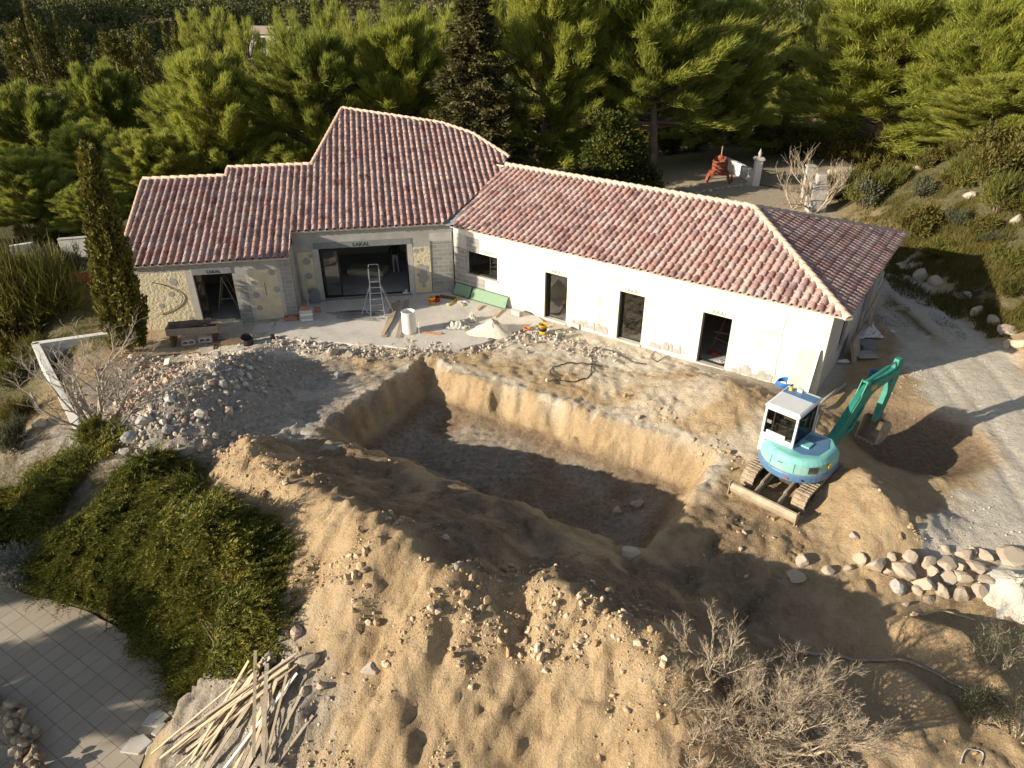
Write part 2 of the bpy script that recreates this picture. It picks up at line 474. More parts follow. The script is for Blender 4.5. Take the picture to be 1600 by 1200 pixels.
        z = z + rough * mound * (.10 * fbm(x * 1.4, y * 1.4, 4, 41) + .035 * fbm(x * 3.1, y * 3.1, 3, 61))
        z = z + 1.2 * (1 - near) * fbm(x * .05, y * .05, 3, 71) * sstep(50, 90, np.hypot(x, y))
        # tyre ruts on the near end of the drive
        for c_, a_ in ((-1.2, .05), (-2.7, .05), (-3.4, .035)):
            z = z - a_ * np.exp(-((r - c_ - .25 * fbm(y * .2, y * 0 + c_, 2, 3)) / .16) ** 4) * sstep(13, 15, y) * sstep(34, 28, y) * (1 + .4 * np.sin(y * 2 * PI / .25))
        # track marks of the digger
        t1 = (x - 7.6) * -.70 + (y - 15.4) * -.71; t2 = (x - 7.6) * -.71 + (y - 15.4) * .70
        tr = (np.exp(-(((np.abs(t2) - .8) / .2) ** 4))) * sstep(0, .6, t1) * sstep(4.5, 3.0, t1)
        z = z - tr * (.09 + .05 * np.sin(t1 * 2 * PI / .22))
    return z
def h1(x, y):
    return float(hgt(np.array([x]), np.array([y]))[0])
def onground(px, py):
    z = 0.0
    for _ in range(12):
        p = at(px, py, z); z = .5 * z + .5 * h1(p[0], p[1])
    p = at(px, py, z); p[2] = h1(p[0], p[1]); return p

def axis(parts):
    out = [parts[0][0]]
    for a, b, st in parts:
        n = max(1, int(round((b - a) / st))); out += list(np.linspace(a, b, n + 1)[1:])
    return np.array(out)
gx = axis([(-900, -200, 50), (-200, -60, 8), (-60, -30, 1.0), (-30, -15, .25), (-15, 15.5, .095), (15.5, 30, .2), (30, 60, 1.0), (60, 200, 8), (200, 900, 50)])
gy = axis([(-30, 4, 2), (4, 8, .25), (8, 29, .095), (29, 36, .25), (36, 60, .5), (60, 120, 2), (120, 400, 8), (400, 1400, 50)])
GX, GY = np.meshgrid(gx, gy)
GZ = hgt(GX, GY)
nx, ny = len(gx), len(gy)
idx = np.arange(nx * ny).reshape(ny, nx)
Fq = np.stack([idx[:-1, :-1], idx[:-1, 1:], idx[1:, 1:], idx[1:, :-1]], -1).reshape(-1, 4)
GV = np.stack([GX, GY, GZ], -1).reshape(-1, 3)
# ground zones: pale gravel / vegetated soil / grey rubble, and damp dug soil plus painted trench shade
nzA = fbm(GX * .35, GY * .35, 4, 81); nzB = fbm(GX * 1.2, GY * 1.2, 3, 82)
rD = -poly_field(GX, GY, DRIVE_OUT)
q = np.stack([GX - PA[0], GY - PA[1]], -1); pa = q @ PU; pb = q @ PV
pit_in = np.minimum(np.minimum(pa, PL - pa), np.minimum(pb, PW - pb))
WU = np.array([math.cos(rad(-35.17)), math.sin(rad(-35.17))]); WN = np.array([-WU[1], WU[0]])
WA = np.array([-2.93, 31.75])
wq = np.stack([GX - WA[0], GY - WA[1]], -1); wu = wq @ WU; wv = wq @ WN
DRIVE_IN = [tuple(at(px, py)[:2]) for px, py in ((1440, 960), (1410, 880), (1425, 850), (1485, 805), (1528, 750), (1515, 690), (1450, 640), (1425, 590), (1395, 540), (1370, 480), (1360, 440))] + [(17.5, 33)]
drive = sstep(-.4, .4, -rD + .5 * nzB) * sstep(-.35, .35, -poly_field(GX, GY, DRIVE_IN) + .5 * nzB + .3 * nzA) * (GY < 40) * (GX > 11) * sstep(13.4, 14.4, GY + .8 * nzA)
drive = drive * sstep(.8, 1.25, np.hypot((GX - DIG[0]) / 2.4, (GY - DIG[1]) / 2.2) + .15 * nzB)
rut = np.exp(-((rD + 2.3 + .25 * nzA) / .32) ** 2) * sstep(25, 27.5, GY) * (GY < 40)
rut2 = np.exp(-((rD + 4.1 + .3 * nzA) / .25) ** 2) * sstep(25, 27.5, GY) * (GY < 40)
drive = drive * (1 - .95 * rut * (nzB > -.6)) * (1 - .5 * rut2)
back_yard = sstep(10.9, 11.6, wv) * sstep(8, 9.5, GX) * (GX < 24) * sstep(60, 52, GY) * sstep(.3, -.6, rD)
back_road = np.exp(-((GY - 55 - .12 * (GX - 25)) / 2.2) ** 2) * sstep(22, 26, GX) * sstep(60, 45, GX)
drive = np.maximum(drive, np.maximum(.42 * back_yard, .8 * back_road))  # back yard toned down: its shade is put into the ground colour
swept = sstep(-.3, .5, poly_field(GX, GY, [(-12, 25.6), (-7, 26.0), (-1, 26.7), (3.2, 25.4), (6, 23.6), (9, 21.8)]) + .5 * nzB) * (GY < 36) * sstep(-16, -13, GX) * sstep(17.6, 17.0, wu)
pale = np.clip(np.maximum(drive, .85 * swept), 0, 1)
sB = -poly_field(GX, GY, BANK)
veg = np.maximum(sstep(.5, 3.5, sB + 1.2 * nzA) * sstep(-7.2, -8.6, GX + .8 * nzA), sstep(36, 48, GY + 3 * nzA) * (1 - drive))
veg = np.maximum(veg, sstep(.3, 2.0, rD + .6 * nzA))
veg = np.maximum(veg, sstep(-16, -19, GX + nzA))
veg = np.maximum(veg, .9 * rut * (nzB > -.2))
hp = ridge_field(GX, GY, HEAP, .35, .35, .5)
grey = np.clip(sstep(-.6, .2, hp - GZ + .35 * nzB) + .0, 0, 1) * (1 - .5 * sstep(.35, .6, nzA))
grey = grey * sstep(.3, -.3, pit_in)
grey = np.maximum(grey, sstep(.6, -.8, np.hypot(GX + 5.6, (GY - 9.0) * 1.1) - 2.2 + .8 * nzB) * .9 * sstep(-3.2, -4.2, GX + .5 * nzB) * sstep(11.6, 10.8, GY + .5 * nzA))
rubline = (GX < 7) * (GX > -13) * np.exp(-((poly_field(GX, GY, [(-12, 25.2), (-7, 26.0), (-1, 26.6), (3.2, 25.2), (6, 23.6)]) + .25 * nzA) / .55) ** 2)
pale = np.maximum(pale, .9 * rubline * (nzB > -.45))
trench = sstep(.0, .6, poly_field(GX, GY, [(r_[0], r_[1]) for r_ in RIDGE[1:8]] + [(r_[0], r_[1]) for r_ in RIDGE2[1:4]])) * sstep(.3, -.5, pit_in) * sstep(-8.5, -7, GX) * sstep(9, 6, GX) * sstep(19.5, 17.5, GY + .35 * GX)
rim = np.exp(-((pit_in + .22) / .28) ** 2) * sstep(PW * .55, PW * .2, pb) * (nzB > -.3)
yardp = sstep(-.15, .25, fbm(GX * .55, GY * .9, 4, 88)) * (pit_in < -.1) * sstep(6.5, 5.5, -pit_in) * (GY > 18) * sstep(10, 8, GX) * (GX > -8)
pale = np.maximum(pale, np.maximum(.75 * rim, .55 * yardp))
damp_shade = np.clip(sstep(.5, .9, pit_in) * .9 + .85 * trench * sstep(-.5, .3, nzB) + sstep(1.1, .7, np.hypot((GX - DIG[0]) / 2.5, (GY - DIG[1]) / 2.3)), 0, 1)  # trench term paints ridge shade into the soil; pit and dig are damp
yard = sstep(.2, -1.0, poly_field(GX, GY, [(3.5, 15.0), (9, 15.0), (14, 16.5)])) * sstep(0, 2, GX)
grey = np.maximum(grey, .55 * sstep(.8, 1.5, pit_in) * sstep(-.6, .2, fbm(GX * .8, GY * .8, 3, 66)))
zone = np.stack([pale, np.clip(veg, 0, 1), grey, damp_shade], -1).reshape(-1, 4).astype(np.float32)
rgv = np.maximum(ridge_field(GX, GY, RIDGE, .64, .70), ridge_field(GX, GY, RIDGE2, .66, .72))
FC = lambda A: .25 * (A[:-1, :-1] + A[:-1, 1:] + A[1:, 1:] + A[1:, :-1]).reshape(-1)
f_drive = FC(np.maximum(drive, np.maximum(rut * (GX > 15), back_yard))) > .42
f_pit = FC(pit_in) > -.05
f_mound = (FC(rgv - GZ) > -.16) & ~f_pit & (FC(GY) < 20)

def ground_mat():
    m, nt, p = new_mat('earth_and_gravel')
    co = objco(nt)
    at_ = N(nt, 'ShaderNodeAttribute', attribute_name='zone')
    sep = N(nt, 'ShaderNodeSeparateColor'); nt.links.new(at_.outputs['Color'], sep.inputs[0])
    n1 = noise_n(nt, .9, 6, .7, co); n2 = noise_n(nt, 6, 5, .7, co); n3 = noise_n(nt, 38, 4, .7, co)
    soil = ramp(nt, n1, [(.25, (.31, .20, .105)), (.45, (.45, .32, .185)), (.6, (.54, .405, .25)), (.78, (.38, .25, .135))])
    soil = mixc(nt, ramp(nt, n2, [(.35, (0, 0, 0)), (.7, (.55, .55, .55))]), soil, (.56, .44, .29))
    damp_shade = ramp(nt, n2, [(.3, (.16, .108, .068)), (.55, (.25, .185, .125)), (.75, (.34, .27, .195))])
    gravel = ramp(nt, n2, [(.3, (.58, .52, .435)), (.5, (.70, .65, .56)), (.75, (.80, .76, .68))])
    gravel = mixc(nt, ramp(nt, n1, [(.5, (0, 0, 0)), (.75, (.6, .6, .6))]), gravel, (.48, .40, .31))
    grey = ramp(nt, n2, [(.3, (.24, .215, .18)), (.5, (.39, .355, .31)), (.72, (.53, .495, .44))])
    veg = ramp(nt, n2, [(.3, (.06, .065, .03)), (.5, (.13, .12, .06)), (.72, (.26, .21, .12))])
    c = mixc(nt, at_.outputs['Alpha'], soil, damp_shade)
    c = mixc(nt, sep.outputs[2], c, grey)
    c = mixc(nt, sep.outputs[1], c, veg)
    c = mixc(nt, sep.outputs[0], c, gravel)
    c = mixc(nt, ramp(nt, n3, [(.3, (.55, .55, .55)), (.5, (0, 0, 0))]), c, mixc(nt, 1, c, (.5, .47, .43), 'MULTIPLY'))
    peb = N(nt, 'ShaderNodeTexVoronoi'); peb.inputs['Scale'].default_value = 13; nt.links.new(co, peb.inputs['Vector'])
    c = mixc(nt, ramp(nt, peb.outputs['Distance'], [(.10, (.6, .6, .6)), (.2, (0, 0, 0))]), c, mixc(nt, .5, c, (.62, .56, .48)))
    nt.links.new(c, p.inputs['Base Color'])
    p.inputs['Roughness'].default_value = .95
    p.inputs['Specular IOR Level'].default_value = .12
    b = bump_n(nt, n2, 1.0, .11)
    b = bump_n(nt, noise_n(nt, 17, 5, .75, co), .9, .05, b)
    b = bump_n(nt, n3, .8, .03, b)
    v = N(nt, 'ShaderNodeTexVoronoi'); v.inputs['Scale'].default_value = 22; nt.links.new(co, v.inputs['Vector'])
    b = bump_n(nt, v.outputs['Distance'], .35, -.02, b)
    nt.links.new(b, p.inputs['Normal'])
    return m
M['ground'] = ground_mat()
def ground_piece(name, mask):
    F = Fq[mask]
    used = np.unique(F); remap = np.full(nx * ny, -1, np.int64); remap[used] = np.arange(len(used))
    ob = np_mesh(name, GV[used], remap[F], M['ground'], smooth=True)
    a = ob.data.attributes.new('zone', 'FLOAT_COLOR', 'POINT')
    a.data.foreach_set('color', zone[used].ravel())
    return struct(ob)
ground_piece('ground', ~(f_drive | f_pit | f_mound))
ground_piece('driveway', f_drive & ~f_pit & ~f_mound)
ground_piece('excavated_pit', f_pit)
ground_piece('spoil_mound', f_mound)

# concrete terrace slab in front of the house, and the tiled paving below the bank
def sheet(name, poly, z, mat, zb, seed=1, rough=.0):
    pts = []
    for i in range(len(poly)):
        a = np.array(poly[i]); b = np.array(poly[(i + 1) % len(poly)])
        n = max(1, int(np.linalg.norm(b - a) / .25))
        for k in range(n):
            p = a + (b - a) * k / n
            if rough: p = p + rough * np.array([vnoise(p[0] * 1.7, p[1] * 1.7, seed) - .5, vnoise(p[0] * 1.7, p[1] * 1.7, seed + 3) - .5]) * 2
            pts.append(p)
    mb = MB(); n = len(pts)
    mb.add([(p[0], p[1], z) for p in pts] + [(p[0], p[1], zb) for p in pts],
           [tuple(range(n))] + [(i, (i + 1) % n, n + (i + 1) % n, n + i) for i in range(n)])
    return struct(mb.build(name, mat))
def slab_mat():
    m, nt, p = new_mat('dusty_terrace_concrete')
    co = objco(nt)
    n1 = noise_n(nt, .8, 6, .7, co); n2 = noise_n(nt, 9, 5, .7, co)
    c = ramp(nt, n1, [(.3, (.40, .38, .36)), (.5, (.52, .49, .45)), (.7, (.62, .58, .52))])
    c = mixc(nt, ramp(nt, n2, [(.45, (0, 0, 0)), (.75, (.6, .6, .6))]), c, (.68, .65, .60))
    nt.links.new(c, p.inputs['Base Color']); p.inputs['Roughness'].default_value = .95
    nt.links.new(bump_n(nt, n2, .4, .02), p.inputs['Normal'])
    return m
M['slab'] = slab_mat()
def paving_mat():
    m, nt, p = new_mat('square_paving_slabs')
    co = objco(nt)
    mp = N(nt, 'ShaderNodeMapping'); mp.inputs['Rotation'].default_value = (0, 0, rad(32)); nt.links.new(co, mp.inputs[0])
    b = N(nt, 'ShaderNodeTexBrick'); b.offset = 0; nt.links.new(mp.outputs[0], b.inputs['Vector'])
    b.inputs['Scale'].default_value = 1; b.inputs['Brick Width'].default_value = .44; b.inputs['Row Height'].default_value = .44; b.inputs['Mortar Size'].default_value = .012
    b.inputs['Color1'].default_value = (.36, .31, .25, 1); b.inputs['Color2'].default_value = (.42, .365, .295, 1); b.inputs['Mortar'].default_value = (.20, .17, .14, 1)
    n = noise_n(nt, 2.2, 6, .75, co); n2 = noise_n(nt, 30, 3, .7, co)
    c = mixc(nt, ramp(nt, n, [(.4, (0, 0, 0)), (.7, (.75, .75, .75))]), b.outputs[0], (.36, .32, .26))
    c = mixc(nt, ramp(nt, n2, [(.62, (0, 0, 0)), (.72, (.7, .7, .7))]), c, (.58, .54, .48))
    nt.links.new(c, p.inputs['Base Color']); p.inputs['Roughness'].default_value = .9
    bp = bump_n(nt, b.outputs['Fac'], .5, -.008); bp = bump_n(nt, n2, .25, .006, bp)
    nt.links.new(bp, p.inputs['Normal'])
    return m
M['paving'] = paving_mat()
pv = [np.array(p_) for p_ in PAVE]
sheet('paving', pv, PAVE_Z + .02, M['paving'], PAVE_Z - .25, rough=.06)
sheet('terrace', [at(px, py)[:2] for px, py in ((415, 522), (470, 530), (560, 536), (640, 545), (720, 545), (800, 520), (850, 503), (800, 470), (690, 440), (470, 440), (440, 495))], -.012, M['slab'], -.3, rough=.12)
# ================================================================== HOUSE
HOUSE_LOC = Vector((-2.0, 33.0, 0.0))
house = thing('house', 'long single-storey house under renovation with pink clay tile roofs and bare walls', 'house', HOUSE_LOC)
house_inv = Matrix.Translation(HOUSE_LOC).inverted()
def frame2(o2, ang, z=0.0):
    return Matrix.Translation((o2[0], o2[1], z)) @ Matrix.Rotation(ang, 4, 'Z')
def put(ob, mat, parent=None):
    """place a child given the world matrix of its own frame"""
    par = parent if parent is not None else house
    if par is house:
        ob.parent = house; ob.matrix_basis = house_inv @ mat
    else:
        ob.parent = par        # sub-parts share their part's frame
    return ob
AM_ANG = rad(10.0); AM_O = np.array([-6.42, 31.08]); AM_Z = 3.40
AU = np.array([math.cos(AM_ANG), math.sin(AM_ANG)]); AN = np.array([-AU[1], AU[0]])
W_ANG = rad(-35.17); W_Z = 3.30
SL = .30; ALPHA = math.atan(SL); CA = math.cos(ALPHA)
def am(u, v): return AM_O + AU * u + AN * v
def wg(u, v): return WA + WU * u + WN * v

def wall(name, o2, ang, u0, u1, z0, z1, t, mats, openings=(), panels=(), base=0):
    mb = MB()
    us = sorted({u0, u1} | {o[0] for o in openings} | {o[1] for o in openings})
    zs = sorted({z0, z1} | {o[2] for o in openings} | {o[3] for o in openings})
    op = lambda u, z: any(o[0] < u < o[1] and o[2] < z < o[3] for o in openings)
    for i in range(len(us) - 1):
        for j in range(len(zs) - 1):
            a, b, c, e = us[i], us[i + 1], zs[j], zs[j + 1]
            if op((a + b) / 2, (c + e) / 2): continue
            mb.add([(a, 0, c), (b, 0, c), (b, 0, e), (a, 0, e)], [(0, 1, 2, 3)], base)
            mb.add([(a, t, c), (b, t, c), (b, t, e), (a, t, e)], [(3, 2, 1, 0)], base)
    for (a, b, c, e) in openings:
        mb.add([(a, 0, c), (a, t, c), (a, t, e), (a, 0, e)], [(0, 1, 2, 3)], base)
        mb.add([(b, 0, c), (b, t, c), (b, t, e), (b, 0, e)], [(3, 2, 1, 0)], base)
        mb.add([(a, 0, e), (b, 0, e), (b, t, e), (a, t, e)], [(3, 2, 1, 0)], base)
        mb.add([(a, 0, c), (b, 0, c), (b, t, c), (a, t, c)], [(0, 1, 2, 3)], base)
    for x, r in ((u0, 1), (u1, 0)):
        mb.add([(x, 0, z0), (x, t, z0), (x, t, z1), (x, 0, z1)], [(3, 2, 1, 0) if r else (0, 1, 2, 3)], base)
    mb.add([(u0, 0, z1), (u1, 0, z1), (u1, t, z1), (u0, t, z1)], [(0, 1, 2, 3)], base)
    for (a, b, c, e, mi, pr) in panels:
        mb.box(a, b, -pr, .02, c, e, mi)
    ob = mb.build(name, mats)
    return put(ob, frame2(o2, ang))

# --- walls
wallmats = [M['concrete'], M['stucco'], M['block'], M['concrete_pale'], M['concrete_dark'], M['patch'], M['wood_grey']]
A_OP = (-7.47, -5.88, .05, 2.28)
ua = AM_O - AN * 1.6
w = wall('wall', ua, AM_ANG, -10.0, -3.45, -2.2, 2.8, .25, wallmats, [A_OP],
         [(-9.98, -7.75, -2.2, 2.46, 1, .022), (-7.75, -7.47, -2.0, 2.46, 3, .03), (-7.47, -5.88, 2.28, 2.56, 4, .03), (-5.88, -5.35, -1.2, 2.25, 2, .012),
          (-5.35, -5.2, -.5, 2.4, 3, .02), (-5.2, -4.05, .03, 2.36, 1, .022), (-4.05, -3.9, -.3, 2.4, 3, .016), (-3.9, -3.46, .0, 2.66, 2, .012),
          (-4.64, -4.60, 1.15, 1.75, 4, .026)])
w['label'] = 'low cream roughcast front wall of the left end'
for cx, cz, r in ((-9.0, 1.0, .10), (-8.3, 2.05, .16), (-5.08, 1.75, .13), (-5.06, 1.2, .15), (-5.02, .6, .13), (-4.16, 1.4, .14), (-4.25, 2.2, .14), (-8.5, 1.5, .12), (-7.95, .3, .09)):
    mb = MB(); mb.prism([(cx + r * (1 + .15 * math.sin(3 * k)) * math.cos(k * PI / 7), cz + r * math.sin(k * PI / 7)) for k in range(14)], (0, -.026, 0), (1, 0, 0), (0, 0, 1), (0, 1, 0), .012)
    put(mb.build('mortar_patch', M['patch']), None, w)
# dangling cable loop on the left wall
mb = MB()
mb.tube([(-9.2 + 1.15 * math.sin(t) , -.05, 1.35 + .75 * math.cos(t) - .1 * math.sin(2 * t)) for t in np.linspace(0.05, 3.1, 16)], .014, 5)
mb.tube([(-8.9, -.05, .18), (-8.2, -.06, .12), (-7.6, -.05, -.02)], .012, 5)
put(mb.build('cable', M['black_plastic']), None, w)
wall('wall', am(-3.45, -1.35), AM_ANG + PI / 2, 0, 1.5, -.3, 2.85, .25, wallmats, (), [(.0, .10, -.2, 2.8, 6, .03)], base=0)
M_OP = (-2.37, 1.62, .03, 2.5)
w = wall('wall', am(0, .15), AM_ANG, -3.44, 3.74, -.3, 3.30, .25, wallmats, [M_OP],
         [(-2.37 - .2, 1.62 + .2, 2.5, 2.78, 4, .02), (-3.32, -2.66, .08, 2.40, 1, .02), (-2.64, -2.37, 0, 2.5, 3, .014), (1.62, 1.86, -.05, 2.5, 3, .014), (1.88, 2.66, .06, 2.32, 1, .02), (2.7, 3.70, .35, 2.5, 2, .012), (2.67, 3.70, 2.55, 2.95, 3, .014), (2.67, 2.70, .1, 2.6, 4, .03)])
w['label'] = 'tall grey middle wall round the wide opening'
for cx, cz, r in ((-2.95, 1.95, .17), (-2.95, 1.25, .16), (-2.9, .5, .2), (-2.75, 2.2, .1), (2.0, 2.15, .11), (2.25, 2.2, .09), (2.18, 1.35, .16), (2.3, 1.05, .17), (2.1, .95, .12), (2.42, 1.3, .12), (2.25, .7, .2), (2.4, .8, .14), (2.28, .4, .1), (2.05, 1.62, .05)):
    mb = MB(); mb.prism([(cx + r * (1 + .12 * math.sin(3 * k)) * math.cos(k * PI / 8), cz + r * math.sin(k * PI / 8)) for k in range(16)], (0, -.024 - .003 * random.random(), 0), (1, 0, 0), (0, 0, 1), (0, 1, 0), .012)
    put(mb.build('mortar_patch', M['patch']), None, w)
WIN = (.9, 2.63, 1.1, 2.22)
DOORS = [(5.2, 6.33), (8.82, 9.94), (12.38, 13.53)]
wall_wing_mats = [M['render_white'], M['block'], M['concrete_pale'], M['patch'], M['mortar']]
w = wall('wall', wg(0, .2), W_ANG, .12, 16.95, -.5, 3.18, .25, wall_wing_mats, [WIN] + [(a, b, 0.02, 2.15) for a, b in DOORS],
         [(.13, .9, .34, 2.3, 1, .012), (.9, 1.9, .34, 1.1, 1, .012), (.13, .36, -.1, .33, 2, .016), (.9, 1.6, 2.22, 2.9, 1, .012), (.13, .9, 2.32, 2.95, 2, .012)])
w['label'] = 'long pale limewashed front wall of the right wing'
rr = random.Random(3)      # broken render along the foot of the wall, and cracks
for a, b in ((6.6, 8.2), (10.3, 11.7), (13.8, 15.2)):
    x = a; mb = MB()
    while x < b:
        wd = rr.uniform(.12, .35); h = rr.uniform(.12, .42); z0 = rr.uniform(.02, .12)
        mb.prism([(x, z0), (x + wd, z0 - .02), (x + wd * 1.05, z0 + h * .7), (x + wd * .6, z0 + h), (x + wd * .2, z0 + h * .85)], (0, -.008 - .004 * rr.random(), 0), (1, 0, 0), (0, 0, 1), (0, 1, 0), .03)
        x += wd * rr.uniform(.6, 1.3)
    put(mb.build('broken_render', M['patch']), None, w)
mb = MB(); mb.tube([(15.42 + .03 * math.sin(z * 5), -.004, z) for z in np.linspace(.1, 2.9, 24)], .011, 4); put(mb.build('crack', M['concrete_dark']), None, w)
mb = MB(); mb.tube([(7.95 + .02 * math.sin(z * 6), -.004, z) for z in np.linspace(.1, 1.7, 14)], .009, 4); put(mb.build('crack', M['concrete_dark']), None, w)
mb = MB(); mb.tube([(14.4, -.004, 1.95), (14.7, -.004, 1.93)], .012, 4); put(mb.build('crack', M['concrete_dark']), None, w)
mb = MB(); mb.tube([(3.55, -.004, 1.86), (3.7, -.004, 1.96), (3.86, -.004, 1.84)], .010, 4); put(mb.build('crack', M['concrete_dark']), None, w)
mb = MB(); mb.tube([(14.62, -.004, 1.55), (14.68, -.004, 1.3)], .012, 4); put(mb.build('crack', M['concrete_dark']), None, w)
END_W = [(2.2, 3.2, .7, 2.1), (6.2, 7.2, .7, 2.1)]
wall('wall', wg(16.95, .45), W_ANG + PI / 2, 0, 9.9, -.6, 3.14, .25, [M['concrete_pale'], M['block']], END_W)
def topwall(name, pts, zf, t, mat, z0=-.5):
    """wall following a plan polyline whose top follows the roof plane"""
    mb = MB()
    P2 = [np.array(p) for p in pts]
    nrm = []
    for i in range(len(P2)):
        d_ = P2[min(i + 1, len(P2) - 1)] - P2[max(i - 1, 0)]; d_ /= np.linalg.norm(d_); nrm.append(np.array([-d_[1], d_[0]]))
    vs = []
    for p, n_ in zip(P2, nrm):
        q_ = p + n_ * t
        vs += [(p[0], p[1], z0), (p[0], p[1], zf(p)), (q_[0], q_[1], z0), (q_[0], q_[1], zf(q_))]
    fs = []
    for i in range(len(P2) - 1):
        a = 4 * i; b = a + 4
        fs += [(a, b, b + 1, a + 1), (a + 2, a + 3, b + 3, b + 2), (a + 1, b + 1, b + 3, a + 3)]
    fs += [(0, 1, 3, 2), (4 * len(P2) - 4, 4 * len(P2) - 2, 4 * len(P2) - 1, 4 * len(P2) - 3)]
    mb.add(vs, fs)
    return put(mb.build(name, mat), Matrix.Identity(4))
zam = lambda p: AM_Z + SL * float((np.array(p) - AM_O) @ AN) - .12
def zwg(p):
    v = float((np.array(p) - WA) @ WN); return W_Z + SL * min(v, 10.6 - v) - .12
topwall('wall', [am(-10.0, 4.5), am(-10.0, -1.33)], zam, .22, M['concrete'])
topwall('wall', [am(-2.4, 5.25), am(-6.5, 5.25), am(-6.5, 4.5), am(-9.75, 4.5)][::-1], zam, -.2, M['concrete'])
topwall('wall', [am(7.15, 5.4), am(5.6, 7.6), am(4.05, 8.8), am(-1.0, 10.7), am(-2.42, 5.3)], zam, .2, M['concrete_pale'])
topwall('wall', [wg(16.94, 10.4), wg(-2.5, 10.4)], zwg, .2, M['concrete_pale'])
# --- inside: floor, partitions
mb = MB()
mb.add([tuple(am(u, v)) + (0.0,) for u, v in ((-9.7, -1.4), (-3.4, -1.4), (-3.4, .2), (3.3, .2), (6.9, 4.2), (7.1, 5.3), (5.5, 7.5), (4, 8.7), (-.9, 10.6), (-2.3, 5.2), (-9.7, 4.4))], [tuple(range(11))])
mb.add([tuple(wg(u, v)) + (0.002,) for u, v in ((0, .3), (16.8, .3), (16.8, 10.3), (-2, 10.3))], [(0, 1, 2, 3)])
put(mb.build('floor', M['floor_in']), Matrix.Identity(4))
def inner(o2, ang, L, h=2.7):
    mb = MB(); mb.box(0, L, 0, .12, .004, h); put(mb.build('partition', M['wall_in']), frame2(o2, ang))
inner(am(-9.6, 3.2), AM_ANG, 6.1); inner(am(-3.35, .45), AM_ANG + PI / 2, 5.0); inner(am(-3.2, 6.2), AM_ANG, 8.5, 4.3)
inner(wg(3.6, .5), W_ANG + PI / 2, 5.0); inner(wg(7.4, .5), W_ANG + PI / 2, 4.4); inner(wg(11.2, .5), W_ANG + PI / 2, 4.4)
inner(wg(3.75, 5.0), W_ANG, 13.0); inner(wg(.4, 5.6), W_ANG, 3.1)
mb = MB()                                   # flat ceilings
mb.add([tuple(wg(u, v)) + (2.72,) for u, v in ((.4, .46), (16.9, .46), (16.9, 10.3), (.4, 10.3))], [(3, 2, 1, 0)])
mb.add([tuple(am(u, v)) + (2.62,) for u, v in ((-9.7, -1.3), (-3.5, -1.3), (-3.5, 4.4), (-9.7, 4.4))], [(3, 2, 1, 0)])
put(mb.build('ceiling', M['wall_in']), Matrix.Identity(4))

# --- roof planes
CW, RH = .305, .40
def tile_field(u0, u1, s1):
    """islands of covers and pans over [u0,u1] x [0,s1] in the roof frame"""
    cov = np.array([(-.098, .004), (-.09, .042), (-.058, .076), (0, .093), (.058, .076), (.09, .042), (.098, .004)])
    pan = np.array([(-.09, .03), (-.055, .006), (0, -.004), (.055, .006), (.09, .03)])
    V = []; F = []; nb = 0
    rg = np.random.RandomState(5)
    k0 = math.floor(u0 / CW) - 1; k1 = math.ceil(u1 / CW) + 1
    for k in range(k0, k1 + 1):
        for r in range(-0, math.ceil(s1 / RH) + 1):
            for prof, off, ss, lift in ((cov, 0.0, 1, .012), (pan, CW / 2, 0, 0)):
                c = k * CW + off
                j = rg.normal(0, .005); dl = rg.normal(0, .006); ty = rg.normal(0, .02)
                y0 = r * RH - .05 + (.02 if ss else 0) + dl; y1 = y0 + RH + .07
                n = len(prof)
                lo = [(c + j + x * 1.04, y0, z + lift + .03) for x, z in prof]
                up = [(c + j + ty * .5 + x * .86, y1, z * .9 + lift + .002) for x, z in prof]
                lip = [(c + j + x * 1.0, y0 + .004, z + lift + .008) for x, z in prof]
                V += lo + up + lip
                for i in range(n - 1):
                    F.append((nb + i, nb + i + 1, nb + n + i + 1, nb + n + i))
                    F.append((nb + 2 * n + i, nb + 2 * n + i + 1, nb + i + 1, nb + i))
                nb += 3 * n
    return V, F
def roof_plane(pieces, mat4, name='roof', deck_mat='mortar', over=.0):
    """pieces: convex polygons (u, s) in the frame; deck + tiles clipped to them"""
    dk = MB()
    for poly in pieces:
        dk.prism(poly, (0, 0, -.045), (1, 0, 0), (0, 1, 0), (0, 0, 1), .07)
    roof = put(dk.build(name, M[deck_mat]), mat4)
    bmA = bmesh.new()
    for poly in pieces:
        us = [p[0] for p in poly]; smax_ = max(p[1] for p in poly); smin_ = min(p[1] for p in poly)
        V, F = tile_field(min(us), max(us), smax_ - min(smin_, 0))
        base = math.floor(smin_ / RH) * RH
        me = bpy.data.meshes.new('t')
        V = [(x, y + (smin_ if smin_ < 0 else 0), z) for x, y, z in V]
        me.from_pydata(V, [], F)
        b = bmesh.new(); b.from_mesh(me); bpy.data.meshes.remove(me)
        n = len(poly)
        for i in range(n):
            a = Vector(poly[i]); c = Vector(poly[(i + 1) % n]); e = c - a
            out = Vector((e.y, -e.x)).normalized()
            lowest = abs(a.y - smin_) < 1e-6 and abs(c.y - smin_) < 1e-6 and smin_ <= 1e-6
            sh = .08 if lowest else .0
            bmesh.ops.bisect_plane(b, geom=b.verts[:] + b.edges[:] + b.faces[:], plane_co=(a.x + out.x * sh, a.y + out.y * sh, 0), plane_no=(out.x, out.y, 0), clear_outer=True)
        tmp = bpy.data.meshes.new('t'); b.to_mesh(tmp); b.free()
        bmA.from_mesh(tmp); bpy.data.meshes.remove(tmp)
    me = bpy.data.meshes.new('roof_tiles'); bmA.to_mesh(me); bmA.free()
    me.materials.append(M['tile'])
    me.polygons.foreach_set('use_smooth', [True] * len(me.polygons))
    ob = bpy.data.objects.new('roof_tiles', me); COL.objects.link(ob)
    put(ob, None, roof)
    return roof
